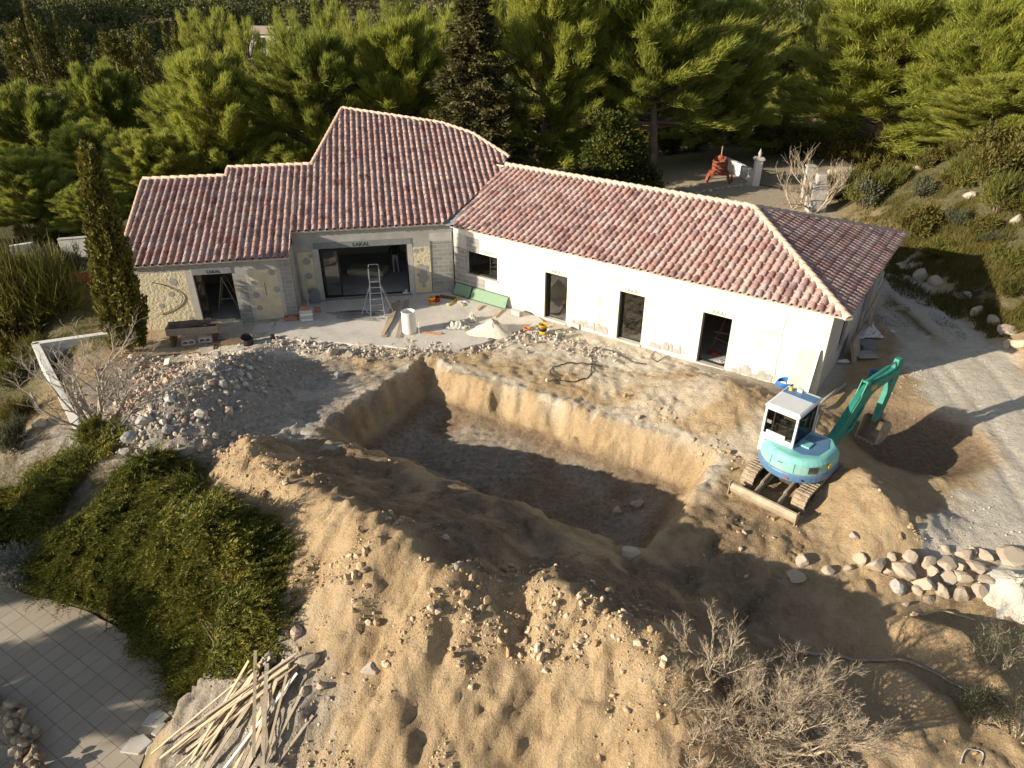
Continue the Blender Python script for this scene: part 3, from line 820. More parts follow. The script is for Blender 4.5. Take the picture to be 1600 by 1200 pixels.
def plane_matrix(o2, ang, z):
    return frame2(o2, ang, z) @ Matrix.Rotation(ALPHA, 4, 'X')
S = lambda pts: [(u, v / CA) for u, v in pts]
roof_am = roof_plane([S([(-10.2, -1.78), (-6.6, -1.78), (-6.6, 4.65), (-10.35, 4.65)]),
                      S([(-6.6, -1.78), (-3.4, -1.78), (-3.4, 5.36), (-6.6, 5.36)]),
                      S([(-3.4, 0), (3.38, 0), (6.62, 3.86), (7.2, 5.36), (-3.4, 5.36)]),
                      S([(-2.6, 5.36), (7.2, 5.36), (5.72, 7.8), (4.15, 9.02), (-1.1, 10.97)])], plane_matrix(AM_O, AM_ANG, AM_Z))
roof_am['label'] = 'tall sloping tile roof over the left and middle rooms'
wing_front = roof_plane([S([(.1, 0), (17.4, 0), (12.1, 5.3), (-.55, 5.3)])], plane_matrix(WA, W_ANG, W_Z))
wing_front['label'] = 'long front slope of the right wing roof'
hip_end = roof_plane([S([(0, 0), (10.6, 0), (5.3, 5.3)])], plane_matrix(wg(17.4, 0), W_ANG + PI / 2, W_Z))
hip_end['label'] = 'triangular hipped end slope of the right wing roof'
wing_back = roof_plane([S([(0, 0), (19.2, 0), (19.2, 5.3), (5.3, 5.3)])], plane_matrix(wg(17.4, 10.6), W_ANG + PI, W_Z))
def pam(u, v, dz=0): p = am(u, v); return np.array([p[0], p[1], AM_Z + SL * v + dz])
def pwg(u, v, dz=0): p = wg(u, v); return np.array([p[0], p[1], W_Z + SL * min(v, 10.6 - v) + dz])
def ridge_caps(mb, p, q, r=.115, seed=0):
    p = np.array(p); q = np.array(q); d_ = q - p; L = np.linalg.norm(d_); d_ /= L
    n = max(1, int(round(L / .40))); st = L / n
    sd = np.cross(d_, (0, 0, 1)); sd /= np.linalg.norm(sd); up = np.cross(sd, d_)
    rg = random.Random(seed)
    for i in range(n):
        a = p + d_ * (i * st - .02) + up * rg.uniform(0, .008); b = p + d_ * ((i + 1) * st + .05)
        vs = []
        for (c, rr_, dz) in ((a, r * 1.08, .03), (b, r * .9, .006)):
            for k in range(9):
                t = PI * k / 8
                vs.append(c + sd * rr_ * math.cos(t) + up * (rr_ * math.sin(t) * .9 + dz - .035))
        vs += [v * 1 for v in [a + sd * r * .95 * math.cos(PI * k / 8) + up * (r * .95 * math.sin(PI * k / 8) * .9 - .025) for k in range(9)]]
        mb.add(vs, [(k, k + 1, 9 + k + 1, 9 + k) for k in range(8)] + [(18 + k, 18 + k + 1, k + 1, k) for k in range(8)])
def mortar_bed(mb, p, q, w_=.24, h=.06):
    mb.beam(np.array(p) + (0, 0, .0), np.array(q) + (0, 0, .0), w_, h)
mb = MB(); mm = MB()
am_lines = [(pam(-10.35, 4.68), pam(-6.62, 4.68)), (pam(-6.6, 5.4), pam(-2.62, 5.4)), (pam(-6.6, 4.7), pam(-6.6, 5.36)), (pam(-2.62, 5.45), pam(-1.12, 11.0)), (pam(-1.05, 11.0), pam(4.15, 9.06)), (pam(4.2, 9.02), pam(5.75, 7.8)), (pam(5.78, 7.75), pam(7.3, 5.35)), (pam(-10.25, -1.75), pam(-10.38, 4.6))]
for i, (p, q_) in enumerate(am_lines):
    ridge_caps(mb, p + (0, 0, .07), q_ + (0, 0, .07), .105 if i < 7 else .085, i); mortar_bed(mm, p + (0, 0, .02), q_ + (0, 0, .02), .2)
e = mb.build('ridge_tiles', M['ridge'], smooth=True); e.parent = roof_am; e.matrix_parent_inverse = (house_inv.inverted() @ roof_am.matrix_basis).inverted()
e = mm.build('ridge_mortar', M['mortar']); e.parent = roof_am; e.matrix_parent_inverse = (house_inv.inverted() @ roof_am.matrix_basis).inverted()
mb = MB(); mm = MB()
for i, (p, q_) in enumerate([(pwg(-.5, 5.3), pwg(12.1, 5.3)), (pwg(17.45, -.05), pwg(12.1, 5.3)), (pwg(17.42, 10.62), pwg(12.1, 5.3))]):
    p = np.array(p); q_ = np.array(q_)
    ridge_caps(mb, p + (0, 0, .075), q_ + (0, 0, .075), .12, 20 + i); mortar_bed(mm, p + (0, 0, .02), q_ + (0, 0, .02), .27, .09)
e = mb.build('ridge_tiles', M['ridge'], smooth=True); e.parent = wing_front; e.matrix_parent_inverse = (house_inv.inverted() @ wing_front.matrix_basis).inverted()
e = mm.build('ridge_mortar', M['mortar']); e.parent = wing_front; e.matrix_parent_inverse = (house_inv.inverted() @ wing_front.matrix_basis).inverted()
mb = MB()     # valley flashing between the two roofs and the upstand behind it
a0 = pam(3.36, -.05, -.03); a1 = pam(6.7, 3.9, -.02)
dv_ = (a1 - a0); sd_ = np.cross(dv_, (0, 0, 1)); sd_ /= np.linalg.norm(sd_)
mb.add([a0 - sd_ * .15 + (0, 0, .0), a0 + sd_ * .3, a1 + sd_ * .55 + (0, 0, .12), a1 - sd_ * .1 + (0, 0, .02)], [(0, 1, 2, 3)])
put(mb.build('valley_flashing', M['flash']), Matrix.Identity(4))
mb = MB()
p0, p1 = am(6.55, 3.75), am(7.15, 5.3)
mb.add([(p0[0], p0[1], 4.0), (p1[0], p1[1], 4.0), (p1[0], p1[1], zam(p1) + .05), (p0[0], p0[1], zam(p0) + .05)], [(0, 1, 2, 3)])
put(mb.build('gable_upstand', M['flash']), Matrix.Identity(4))

# --- openings: frames, glass, thresholds
def frame_part(name, o2, ang, u0, u1, z0, z1, y, bars=(), glass=True, w_=.055, gm='glass', parts=True, label=None):
    mb = MB(); t = .05
    mb.box(u0, u0 + w_, y, y + t, z0, z1); mb.box(u1 - w_, u1, y, y + t, z0, z1)
    mb.box(u0 + w_, u1 - w_, y, y + t, z1 - w_, z1); mb.box(u0 + w_, u1 - w_, y, y + t, z0, z0 + w_)
    for b in bars: mb.box(b - w_ / 2, b + w_ / 2, y + .003, y + t - .003, z0 + w_, z1 - w_)
    fr = put(mb.build(name, M['black_frame']), frame2(o2, ang))
    if label: fr['label'] = label
    if glass:
        g = MB(); g.box(u0 + w_ + .001, u1 - w_ - .001, y + .018, y + .03, z0 + w_ + .001, z1 - w_ - .001)
        put(g.build('glass', M[gm]), None, fr)
    return fr
fo = wg(0, .2)
fr = frame_part('window', fo, W_ANG, WIN[0] + .01, WIN[1] - .01, WIN[2] + .01, WIN[3] - .01, .12, bars=(2.15,), gm='glass_dark')
mb = MB(); mb.box(WIN[0] - .06, WIN[1] + .06, -.05, .10, WIN[2] - .06, WIN[2] + .012); put(mb.build('sill', M['concrete_pale']), None, fr)
mb = MB(); mb.box(2.2, 2.56, .20, .24, 1.2, 2.14); put(mb.build('plastic_film', M['white_plastic']), None, fr)
for i, (a, b) in enumerate(DOORS):
    fr = frame_part('glass_door', fo, W_ANG, a + .01, b - .01, .035, 2.14, .16, glass=(i < 2), w_=.05)
    mb = MB(); mb.box(a + .01, a + .075, .005, .155, .04, 2.13); put(mb.build('shutter_rail', M['black_frame']), None, fr)
    mb = MB(); mb.box(a - .02, b + .02, -.06, .2, -.1, .03); put(mb.build('threshold', M['concrete_pale']), None, fr)
mo = am(0, .15)
fr = frame_part('sliding_door', mo, AM_ANG, M_OP[0] + .01, M_OP[1] - .01, .035, 2.49, .13, glass=False, w_=.06)
mb = MB(); mb.box(M_OP[0] + .075, M_OP[0] + .155, .065, .125, .1, 2.42); mb.box(M_OP[0] + .78, M_OP[0] + .86, .065, .125, .1, 2.42)
mb.box(M_OP[0] + .155, M_OP[0] + .78, .068, .122, .1, .18); mb.box(M_OP[0] + .155, M_OP[0] + .78, .068, .122, 2.34, 2.42)
lf = put(mb.build('sliding_leaf', M['black_frame']), None, fr)
mb = MB(); mb.box(M_OP[0] + .156, M_OP[0] + .779, .09, .10, .181, 2.339); put(mb.build('glass', M['glass']), None, fr)
mb = MB(); mb.box(M_OP[0] - .1, M_OP[1] + .1, -.10, .12, -.06, .028); put(mb.build('threshold', M['concrete_dark']), None, fr)
ao = ua
fr = frame_part('patio_door', ao, AM_ANG, A_OP[0] + .01, A_OP[1] - .01, .065, 2.27, .13, glass=False, bars=(A_OP[0] + .33,), w_=.05)
mb = MB(); mb.box(A_OP[0] + .065, A_OP[0] + .30, .147, .158, .12, 2.21); put(mb.build('glass', M['glass']), None, fr)
mb = MB(); mb.box(A_OP[0] - .05, A_OP[1] + .05, -.25, .12, -.25, .05); put(mb.build('threshold', M['concrete_pale']), None, fr)
eo = wg(16.95, .45)
# end wall opening reads through: frames turned to face outwards (their own frame: y inwards)
for a, b, c, e_ in END_W:
    mb = MB()
    for (x0, x1, z0, z1) in ((a + .01, a + .06, c + .01, e_ - .01), (b - .06, b - .01, c + .01, e_ - .01), (a + .06, b - .06, c + .01, c + .06), (a + .06, b - .06, e_ - .06, e_ - .01)):
        mb.box(x0, x1, .1, .15, z0, z1)
    f_ = put(mb.build('window', M['black_frame']), frame2(eo, W_ANG + PI / 2))
    mb = MB(); mb.box(a + .061, b - .061, .12, .13, c + .061, e_ - .061); put(mb.build('glass', M['glass_dark']), None, f_)
# --- stencilled word on each lintel
def stencil(txt, o2, ang, u, z, size, depth, mat):
    cu = bpy.data.curves.new('lettering', 'FONT'); cu.body = txt; cu.size = size; cu.extrude = .002; cu.offset = .006
    cu.align_x = 'CENTER'; cu.space_character = 1.05
    cu.materials.append(mat)
    tmp = bpy.data.objects.new('lettering_curve', cu); COL.objects.link(tmp)
    bpy.context.view_layer.update()
    me = bpy.data.meshes.new_from_object(tmp.evaluated_get(bpy.context.evaluated_depsgraph_get()))
    bpy.data.objects.remove(tmp)
    ob = bpy.data.objects.new('lettering', me); COL.objects.link(ob)
    put(ob, frame2(o2, ang) @ Matrix.Translation((u, -depth, z)) @ Matrix.Rotation(PI / 2, 4, 'X'))
    return ob
M['ink'] = surf('faded_ink', (.16, .20, .20), (.26, .30, .29), 30, .9, 0)
M['ink_dark'] = surf('dark_ink', (.02, .025, .03), (.045, .05, .055), 30, .9, 0)
for a, b in DOORS: stencil('LAKAL', fo, W_ANG, (a + b) / 2, 2.19, .23, .004, M['ink'])
stencil('LAKAL', fo, W_ANG, 2.15, 2.30, .20, .003, M['ink'])
stencil('LAKAL', mo, AM_ANG, -.45, 2.54, .24, .0235, M['ink_dark'])
stencil('LAKAL', ao, AM_ANG, -6.6, 2.33, .18, .0335, M['ink_dark'])
# ================================================================== VEGETATION
def leaf_mat(name, cols, scale=.8, trans=.35, rough=.6, tcol=None):
    m, nt, p = new_mat(name)
    out = nt.nodes['Material Output']
    co = objco(nt); geo = N(nt, 'ShaderNodeNewGeometry')
    f = noise_n(nt, scale, 3, .6, co)
    f = math_n(nt, 'ADD', math_n(nt, 'MULTIPLY', f, .75), math_n(nt, 'MULTIPLY', geo.outputs['Random Per Island'], .42))
    n = len(cols)
    c = ramp(nt, f, [(.3 + .5 * i / (n - 1), cc) for i, cc in enumerate(cols)])
    oi = N(nt, 'ShaderNodeObjectInfo')
    c = mixc(nt, .30, c, ramp(nt, oi.outputs['Random'], [(0, cols[0]), (.5, cols[n // 2]), (1, cols[-1])]))
    nt.links.new(c, p.inputs['Base Color'])
    p.inputs['Roughness'].default_value = rough; p.inputs['Specular IOR Level'].default_value = .2
    tr = N(nt, 'ShaderNodeBsdfTranslucent'); nt.links.new(c, tr.inputs['Color'])
    mx = N(nt, 'ShaderNodeMixShader'); mx.inputs[0].default_value = trans
    nt.links.new(p.outputs[0], mx.inputs[1]); nt.links.new(tr.outputs[0], mx.inputs[2])
    nt.links.new(mx.outputs[0], out.inputs['Surface'])
    return m
M['pine'] = leaf_mat('pine_needles', [(.11, .15, .038), (.25, .30, .058), (.385, .41, .075), (.46, .45, .11)], .55, .5)
M['pine_far_shaded'] = leaf_mat('shaded_far_leaves', [(.03, .045, .022), (.065, .08, .03), (.12, .13, .045), (.19, .185, .06)], .06, .3)  # darker than the near pines: hillside shade put into the leaf colour
M['pine_dark'] = leaf_mat('dark_conifer_leaves', [(.045, .048, .02), (.10, .095, .035), (.19, .165, .06)], .7, .2)
M['cypress'] = leaf_mat('cypress_scales', [(.038, .05, .014), (.085, .095, .022), (.16, .15, .032), (.25, .21, .05)], 1.6, .15)
M['juniper'] = leaf_mat('juniper_sprays', [(.035, .052, .013), (.085, .11, .021), (.17, .18, .032), (.36, .29, .055)], 1.2, .22)
M['oak'] = leaf_mat('shrub_leaves', [(.035, .042, .014), (.075, .078, .020), (.14, .125, .03), (.20, .16, .045)], 1.0, .3)
M['laurel'] = leaf_mat('laurel_leaves', [(.025, .042, .010), (.055, .075, .014), (.12, .125, .022), (.19, .165, .03)], .6, .3)
M['broom'] = leaf_mat('broom_stems', [(.07, .085, .022), (.15, .155, .035), (.23, .205, .05)], 1.2, .3)
M['silver'] = leaf_mat('silver_leaves', [(.16, .17, .14), (.26, .27, .23), (.36, .36, .31)], 2, .3)
M['olive'] = leaf_mat('grey_green_leaves', [(.06, .07, .04), (.11, .12, .07), (.18, .18, .11)], 1.2, .3)
M['straw'] = leaf_mat('dry_grass', [(.20, .15, .07), (.32, .25, .13), (.44, .36, .21)], 1.5, .3)
M['bark'] = surf('pine_bark', (.12, .085, .065), (.24, .18, .14), 3, .9, .8, 9, .05)
M['bark_pale'] = surf('pale_bare_bark', (.30, .26, .21), (.46, .41, .34), 5, .85, .3, 30, .01)
M['bark_tan'] = surf('tan_bare_twigs', (.30, .24, .17), (.48, .40, .30), 5, .85, .3, 30, .01)

def unit(v): return v / (np.linalg.norm(v, axis=-1, keepdims=True) + 1e-9)
def blades(P, D, L, W, rs):
    """thin triangles rooted at P along D"""
    n = len(P)
    r = unit(rs.normal(size=(n, 3)))
    s = unit(np.cross(D, r)) * (W[:, None] if hasattr(W, '__len__') else W)
    V = np.empty((n, 3, 3)); V[:, 0] = P - s * .5; V[:, 1] = P + s * .5; V[:, 2] = P + D * (L[:, None] if hasattr(L, '__len__') else L)
    return V.reshape(-1, 3), np.arange(3 * n).reshape(n, 3)
def leaves(P, D, L, W, rs):
    """diamond leaves"""
    n = len(P)
    r = unit(rs.normal(size=(n, 3)))
    s = unit(np.cross(D, r)) * (np.asarray(W).reshape(-1, 1) if hasattr(W, '__len__') else W) * .5
    Lc = np.asarray(L).reshape(-1, 1) if hasattr(L, '__len__') else L
    V = np.empty((n, 4, 3)); V[:, 0] = P; V[:, 1] = P + D * Lc * .45 + s; V[:, 2] = P + D * Lc; V[:, 3] = P + D * Lc * .45 - s
    return V.reshape(-1, 3), np.arange(4 * n).reshape(n, 4)
def rand_dirs(n, rs): return unit(rs.normal(size=(n, 3)))

def pine_data(seed, nb=95, tuft=26, needles=22, lean=.06, rmax=3.5, z0=1.2, flat=.0):
    """Aleppo pine 10 m tall: upswept plumes of needle tufts on limbs"""
    rs = np.random.RandomState(seed)
    tr = MB()
    lx, ly = rs.uniform(-lean, lean, 2)
    trunk = [np.array([lx * z * 1.0 + .15 * math.sin(z * .5 + seed), ly * z + .12 * math.cos(z * .6 + seed), z]) for z in np.linspace(-.6, 8.4, 10)]
    tr.tube(trunk, list(np.linspace(.21, .04, 10)), 8)
    tz = np.array([p[2] for p in trunk]); tx = np.array([p[0] for p in trunk]); ty = np.array([p[1] for p in trunk])
    P = []; D = []
    for b in range(nb):
        h = z0 + (8.3 - z0) * rs.uniform(0, 1) ** .85
        f = (h - z0) / (8.7 - z0)
        prof = math.sqrt(max(.03, 1 - (max(0, f - .30) / .74) ** 2)) * (.80 + .20 * min(1, f * 3.2))
        L = rmax * prof * rs.uniform(.7, 1.12)
        az = rs.uniform(0, 2 * PI) ; el = rad(rs.uniform(-14, 36) + 46 * f)
        st = np.array([np.interp(h, tz, tx), np.interp(h, tz, ty), h])
        d0 = np.array([math.cos(az) * math.cos(el * .6), math.sin(az) * math.cos(el * .6), math.sin(el * .6)])
        d1 = np.array([math.cos(az + .3 * rs.normal()) * math.cos(min(1.4, el * 1.45)), math.sin(az) * math.cos(min(1.4, el * 1.45)), math.sin(min(1.4, el * 1.45))])
        pts = [st + d0 * L * t + (d1 - d0) * L * t * t * .5 for t in np.linspace(0, 1, 5)]
        if L > 1.0: tr.tube(pts, list(np.linspace(.05 + .012 * L, .012, 5)), 4, cap=False)
        nt_ = int(tuft * (.5 + L / rmax))
        t = rs.uniform(.22, 1.0, nt_) ** .75
        c = np.array([st + d0 * L * q + (d1 - d0) * L * q * q * .5 for q in t])
        ax = unit(d0 + (d1 - d0) * t[:, None])
        off = rand_dirs(nt_, rs) * (rs.uniform(.1, 1, nt_) * (.13 + .44 * (1 - t) ** .6) * min(1, L / 2.2 + .3))[:, None]
        off[:, 2] *= .7
        c = c + off
        dirs = unit(ax + off * .9 + np.array([0, 0, .35]))
        P.append(np.repeat(c, needles, 0)); D.append(np.repeat(dirs, needles, 0))
    P = np.concatenate(P); D = np.concatenate(D); n = len(P)
    D = unit(D + rs.normal(size=(n, 3)) * .30)
    P = P + rs.normal(size=(n, 3)) * .075
    V, F = blades(P, D, rs.uniform(.26, .52, n), rs.uniform(.026, .046, n), rs)
    return V, F, tr
def cone_data(seed, nb=230, tuft=26):
    """dense conical conifer 10 m tall with drooping brownish sprays"""
    rs = np.random.RandomState(seed); tr = MB()
    tr.tube([(0, 0, -.5), (.05, 0, 5), (0, 0, 9.6)], [.2, .12, .03], 7)
    P = []; D = []
    for b in range(nb):
        h = 0.8 + 9.0 * rs.uniform(0, 1); f = h / 10
        L = 2.7 * (1 - f) ** .85 * rs.uniform(.65, 1.1) + .12
        az = rs.uniform(0, 2 * PI); d0 = np.array([math.cos(az), math.sin(az), rs.uniform(-.1, .45)])
        st = np.array([0, 0, h])
        if L > 1.2: tr.tube([st, st + d0 * L * .8], [.04, .012], 4, cap=False)
        t = rs.uniform(.3, 1, tuft)
        c = st + d0 * (L * t)[:, None] + rand_dirs(tuft, rs) * (.28 * (1.2 - t))[:, None]
        P.append(np.repeat(c, 7, 0)); D.append(np.repeat(unit(np.tile(d0, (tuft, 1)) + rs.normal(size=(tuft, 3)) * .5), 7, 0))
    P = np.concatenate(P); D = np.concatenate(D); n = len(P)
    D = unit(D + rs.normal(size=(n, 3)) * .6); P = P + rs.normal(size=(n, 3)) * .06
    V, F = leaves(P, D, rs.uniform(.14, .26, n), rs.uniform(.06, .11, n), rs)
    return V, F, tr
def cypress_data(seed, n_pl=620, fl=40, rmax=.95, H=10.0):
    """columnar cypress: upright flame-like plumes"""
    rs = np.random.RandomState(seed); tr = MB()
    tr.tube([(0, 0, -.5), (0, 0, 1.2), (0, 0, H * .8)], [.16, .13, .03], 7)
    P = []; D = []
    for b in range(n_pl):
        h = H * rs.uniform(.01, .97); f = h / H
        R_ = rmax * (min(1, (f + .10) / .26) ** .6) * (1 - f) ** .58 * 1.22
        az = rs.uniform(0, 2 * PI); r = R_ * (rs.uniform(.2, .6) if b % 3 == 0 else rs.uniform(.6, .98))
        L = rs.uniform(.4, .95) * (1 - .35 * f)
        b0 = np.array([r * math.cos(az), r * math.sin(az), h]); d0 = unit(np.array([.22 * math.cos(az), .22 * math.sin(az), 1.0]))
        t = rs.uniform(0, 1, fl)
        c = b0 + d0 * (L * t)[:, None] + rand_dirs(fl, rs) * (.15 * (1 - t) + .03)[:, None]
        out = np.array([math.cos(az), math.sin(az), 0])
        P.append(c); D.append(unit(np.tile(d0 + out * .25, (fl, 1)) + rs.normal(size=(fl, 3)) * .38))
    P = np.concatenate(P); D = np.concatenate(D); n = len(P)
    V, F = leaves(P, D, rs.uniform(.15, .30, n), rs.uniform(.08, .14, n), rs)
    return V, F, tr
def shrub_data(seed, blobs, n, L=(.10, .2), W=(.05, .1), fill=.55, up=.3, shape='leaf'):
    """leafy shrub: leaves on clumps spread over lumpy blobs (x,y,z,r[,rz])"""
    rs = np.random.RandomState(seed); tr = MB(); P = []; D = []
    tot = sum(b[3] ** 2 for b in blobs)
    for b in blobs:
        c = np.array(b[:3]); r = b[3]; rz = b[4] if len(b) > 4 else r
        k = int(n * r * r / tot); nc = max(6, k // 26)
        d = rand_dirs(nc, rs); d[:, 2] = np.abs(d[:, 2]) * .95 - .15; d = unit(d)
        cc = c + d * np.array([r, r, rz]) * rs.uniform(fill, 1.06, nc)[:, None]
        rep = np.repeat(np.arange(nc), 26)
        spread = .12 + .13 * r
        p = cc[rep] + rs.normal(size=(len(rep), 3)) * spread * .6
        P.append(p); D.append(unit(d[rep] + rs.normal(size=(len(rep), 3)) * .75 + np.array([0, 0, up])))
        tr.tube([(c[0] * .2, c[1] * .2, -.2), tuple(c * np.array([.7, .7, .6])), tuple(c + (0, 0, rz * .4))], [.05, .035, .012], 5, cap=False)
    P = np.concatenate(P); D = np.concatenate(D); m = len(P)
    fn = leaves if shape == 'leaf' else blades
    V, F = fn(P, D, rs.uniform(*L, m), rs.uniform(*W, m), rs)
    return V, F, tr
def make_tree(name, label, cat, data, leafmat, barkmat, crown='crown', trunk='trunk', group=None, loc=(0, 0, 0), smooth=False):
    V, F, tr = data
    t = thing(name, label, cat, loc, 0, group)
    np_mesh(crown, V, F, leafmat, t)
    tr.build(trunk, barkmat, t, smooth=True)
    return t
FAR = (0, 0, -500)
protos = {}
for i in range(4):
    protos['pine%d' % i] = pine_data(10 + i, nb=(165, 150, 175, 150)[i], lean=(.05, .10, .04, .08)[i], rmax=(3.5, 3.8, 3.4, 3.9)[i], z0=(.7, 2.0, .8, 1.6)[i])
protos['pinelow'] = pine_data(31, nb=100, tuft=14, needles=11, rmax=3.5, z0=.6)
protos['cone'] = cone_data(4)
first = {}
def plant(kind, name, label, cat, loc, H, width=None, rz=0, mat='pine', bark='bark', group=None, natw=7.0, natH=10.0):
    """first of a kind becomes the mesh owner; later ones copy it"""
    key = (kind, mat)
    sz = H / natH; sx = (width / natw) if width else sz
    if key not in first:
        t = make_tree(name, label, cat, protos[kind], M[mat], M[bark], group=group, loc=loc)
        t.rotation_euler = (0, 0, rz); t.scale = (sx, sx, sz); first[key] = t
        return t
    t = dup(first[key], loc, rz, label, (sx, sx, sz))
    t['category'] = cat; t.name = name
    if group: t['group'] = group
    elif 'group' in t.keys(): del t['group']
    return t
def tree_px(kind, name, label, cat, px, py, Y, wpx, rz, group=None, mat='pine', zoff=0, minH=3.0, natw=6.9):
    p = at_y(px, py, Y); g = h1(p[0], Y) + zoff
    depth = (np.array([p[0], Y, p[2] - CAM_H]) @ CF)
    H = max(minH, p[2] - g)
    return plant(kind, name, label, cat, (p[0], Y, g), H, wpx * depth / CAM_F, rz, mat, group=group, natw=natw)

G_P = 'pines behind the house'
tree_px('pine0', 'pine_tree', 'sunlit bushy pine standing behind the low left end of the tile roof', 'tree', 305, 72, 50, 235, .3, G_P)
tree_px('pine1', 'pine_tree', 'sunlit pine with upswept plumes just left of the roof peak', 'tree', 462, 45, 52, 225, 1.3, G_P)
tree_px('pine2', 'pine_tree', 'broad yellow-green pine rising right above the roof peak', 'tree', 620, 18, 54, 240, 2.2, G_P)
tree_px('cone', 'conical_conifer', 'dark brownish conical conifer between the pines above the roof hip', 'tree', 738, -15, 49, 250, 0, None, 'pine_dark', natw=5.2)
tree_px('pine3', 'pine_tree', 'tall spreading pine right of the dark conical conifer', 'tree', 845, -60, 53, 250, .9, G_P)
tree_px('pine1', 'pine_tree', 'biggest pine with bare lower trunk behind the right wing ridge', 'tree', 1050, -90, 53.5, 330, 4.1, G_P)
tree_px('pine0', 'pine_tree', 'pine overhanging the red wine press with leaning trunk', 'tree', 1155, -10, 60, 210, 3.3, G_P)
tree_px('pine2', 'pine_tree', 'huge sunlit pine above the rocky bank beyond the bare tree', 'tree', 1440, -70, 57, 370, 5.2, G_P)
tree_px('pine3', 'pine_tree', 'sunlit pine cut by the edge of the view above the bank', 'tree', 1600, -20, 50, 260, 2.9, G_P)
tree_px('pine1', 'pine_tree', 'slender pine with lit top seen over the dark left trees', 'tree', 165, 98, 66, 150, 5.6, G_P)
for i, (px, py, Y, w_, lab) in enumerate((
        (45, 132, 58, 190, 'shaded pine at the far left edge below the cypress row'),
        (118, 190, 52, 190, 'shaded dense pine left of the tall column cypress tip'),
        (228, 205, 47, 180, 'shaded pine hard behind the left corner of the roof'),
        (25, 235, 45, 170, 'low shaded pine above the white garden wall'),
        (140, 285, 42, 130, 'small shaded pine beside the column cypress behind the white wall'))):
    tree_px('pine%d' % ((i * 3 + 1) % 4), 'pine_tree', lab, 'tree', px, py, Y, w_, i * 1.7, 'shaded pines left of the house')
mid = [(560, 12, 74, 150, 'mid-distance pine peeping over the broad pine left side'), (690, 2, 70, 150, 'mid-distance pine left of the dark conical conifer'), (430, 52, 72, 130, 'rounded mid-distance pine behind the plumed pine'),
       (380, 22, 96, 110, 'lit pine on the far slope right of the cypress row'), (330, 8, 104, 120, 'rounded pine on the far slope beside the dark gap'), (285, 12, 110, 100, 'leftmost lit pine on the far wooded slope'),
       (450, 10, 92, 120, 'lit far pine near the top edge above the plumed pine'), (510, -10, 100, 120, 'far pine at the top edge right of the half-hidden roof'), (610, -25, 90, 130, 'far pine touching the top edge above the broad pine'),
       (960, -30, 74, 160, 'shaded pine filling the gap between the two tall pines'), (1190, -60, 78, 190, 'shaded pine behind the wine press pine'), (1262, 30, 84, 110, 'narrow lit pine top in the dark gap left of the huge pine'),
       (1310, -15, 78, 150, 'shaded pine behind the huge sunlit pine'), (760, -40, 72, 130, 'pine hidden behind the dark conical conifer'), (1240, 120, 66, 120, 'low shaded pine behind the entrance gate'),
       (90, 158, 74, 120, 'shaded pine below the left cypress row'), (1330, 150, 68, 110, 'low shaded pine right of the gate under the huge pine'), (1180, 165, 70, 130, 'low dark pine directly behind the wine press'), (1295, 95, 72, 120, 'dark pine between the gate and the huge pine'), (925, 60, 66, 150, 'shaded pine in the gap behind the dense laurel'), (1500, 60, 75, 170, 'pine crown behind the huge sunlit pine on its right'), (690, 120, 60, 110, 'low pine tucked left of the dark conical conifer'), (390, 150, 60, 120, 'low pine between the two lit pines behind the left roof'), (540, 120, 62, 110, 'low pine peeking over the roof peak')]
tree_px('pine2', 'pine_tree', 'sunlit pine at the right edge leaning over the bank in front of the huge pine', 'tree', 1590, 110, 45, 240, 1.1, G_P)
for i, (px, py, Y, w_, lab) in enumerate(mid):
    tree_px('pinelow', 'pine_tree', lab, 'tree', px, py, Y, w_, i * 2.1, 'mid-distance pines')
# dark laurel hedge-tree by the wing, cypress by the left end, distant cypress row
protos['laurel'] = shrub_data(3, [(0, 0, 1.6, 1.5, 1.8), (.9, .3, 2.6, 1.1, 1.3), (-.8, -.2, 2.7, 1.1, 1.4), (.2, .2, 3.9, 1.0, 1.2), (-.5, .4, 4.6, .7, .9), (1.3, -.3, 1.2, 1.1), (-1.4, .1, 1.2, 1.1)], 15000, (.14, .26), (.08, .14), .5)
p = at_y(968, 175, 46); g = h1(p[0], 46)
plant('laurel', 'laurel_tree', 'dense glossy laurel with lit top against the back of the right wing', 'tree', (p[0], 46, g), p[2] - g, 5.6, .4, 'laurel', natw=4.6, natH=5.4)
p = at_y(905, 268, 45)
plant('laurel', 'laurel_bush', 'small bright laurel bush at the foot of the dense laurel', 'shrub', (p[0], 45, h1(p[0], 45)), 2.6, 2.4, 2, 'laurel', natw=4.6, natH=5.4)
protos['cypress'] = cypress_data(8)
cy = onground(204, 548)
pt_ = at_y(137, 237, cy[1])
t = plant('cypress', 'cypress_tree', 'tall dark column cypress leaning beside the left end of the house', 'tree', (cy[0], cy[1], cy[2]), math.hypot(pt_[2] - cy[2], pt_[0] - cy[0]) + .1, 2.0, 0, 'cypress', natw=2.5)
t.rotation_euler = (0, math.atan2(pt_[0] - cy[0], pt_[2] - cy[2]), 0)
protos['cypressfar'] = cypress_data(18, 150, 22, .8)
for i, (px, py) in enumerate(((4, 66), (16, 40), (27, 34), (37, 8), (58, 30), (69, 48), (83, 20), (106, 48), (118, 52), (150, 74), (158, 56), (171, 55), (187, 54), (209, 44), (225, 50), (253, 34), (271, 44))):
    Y = 92 + (i * 37 % 11)
    p = at_y(px, py, Y); g = h1(p[0], Y)
    plant('cypressfar', 'cypress_tree', 'slim dark cypress in the far row across the upper left', 'tree', (p[0], Y, g), p[2] - g + .3, (1.5 + .35 * (i % 3) + (1.6 if i in (1, 5, 11, 12) else 0)) * 1.0, i, 'cypress', group='far cypress row', natw=1.7)
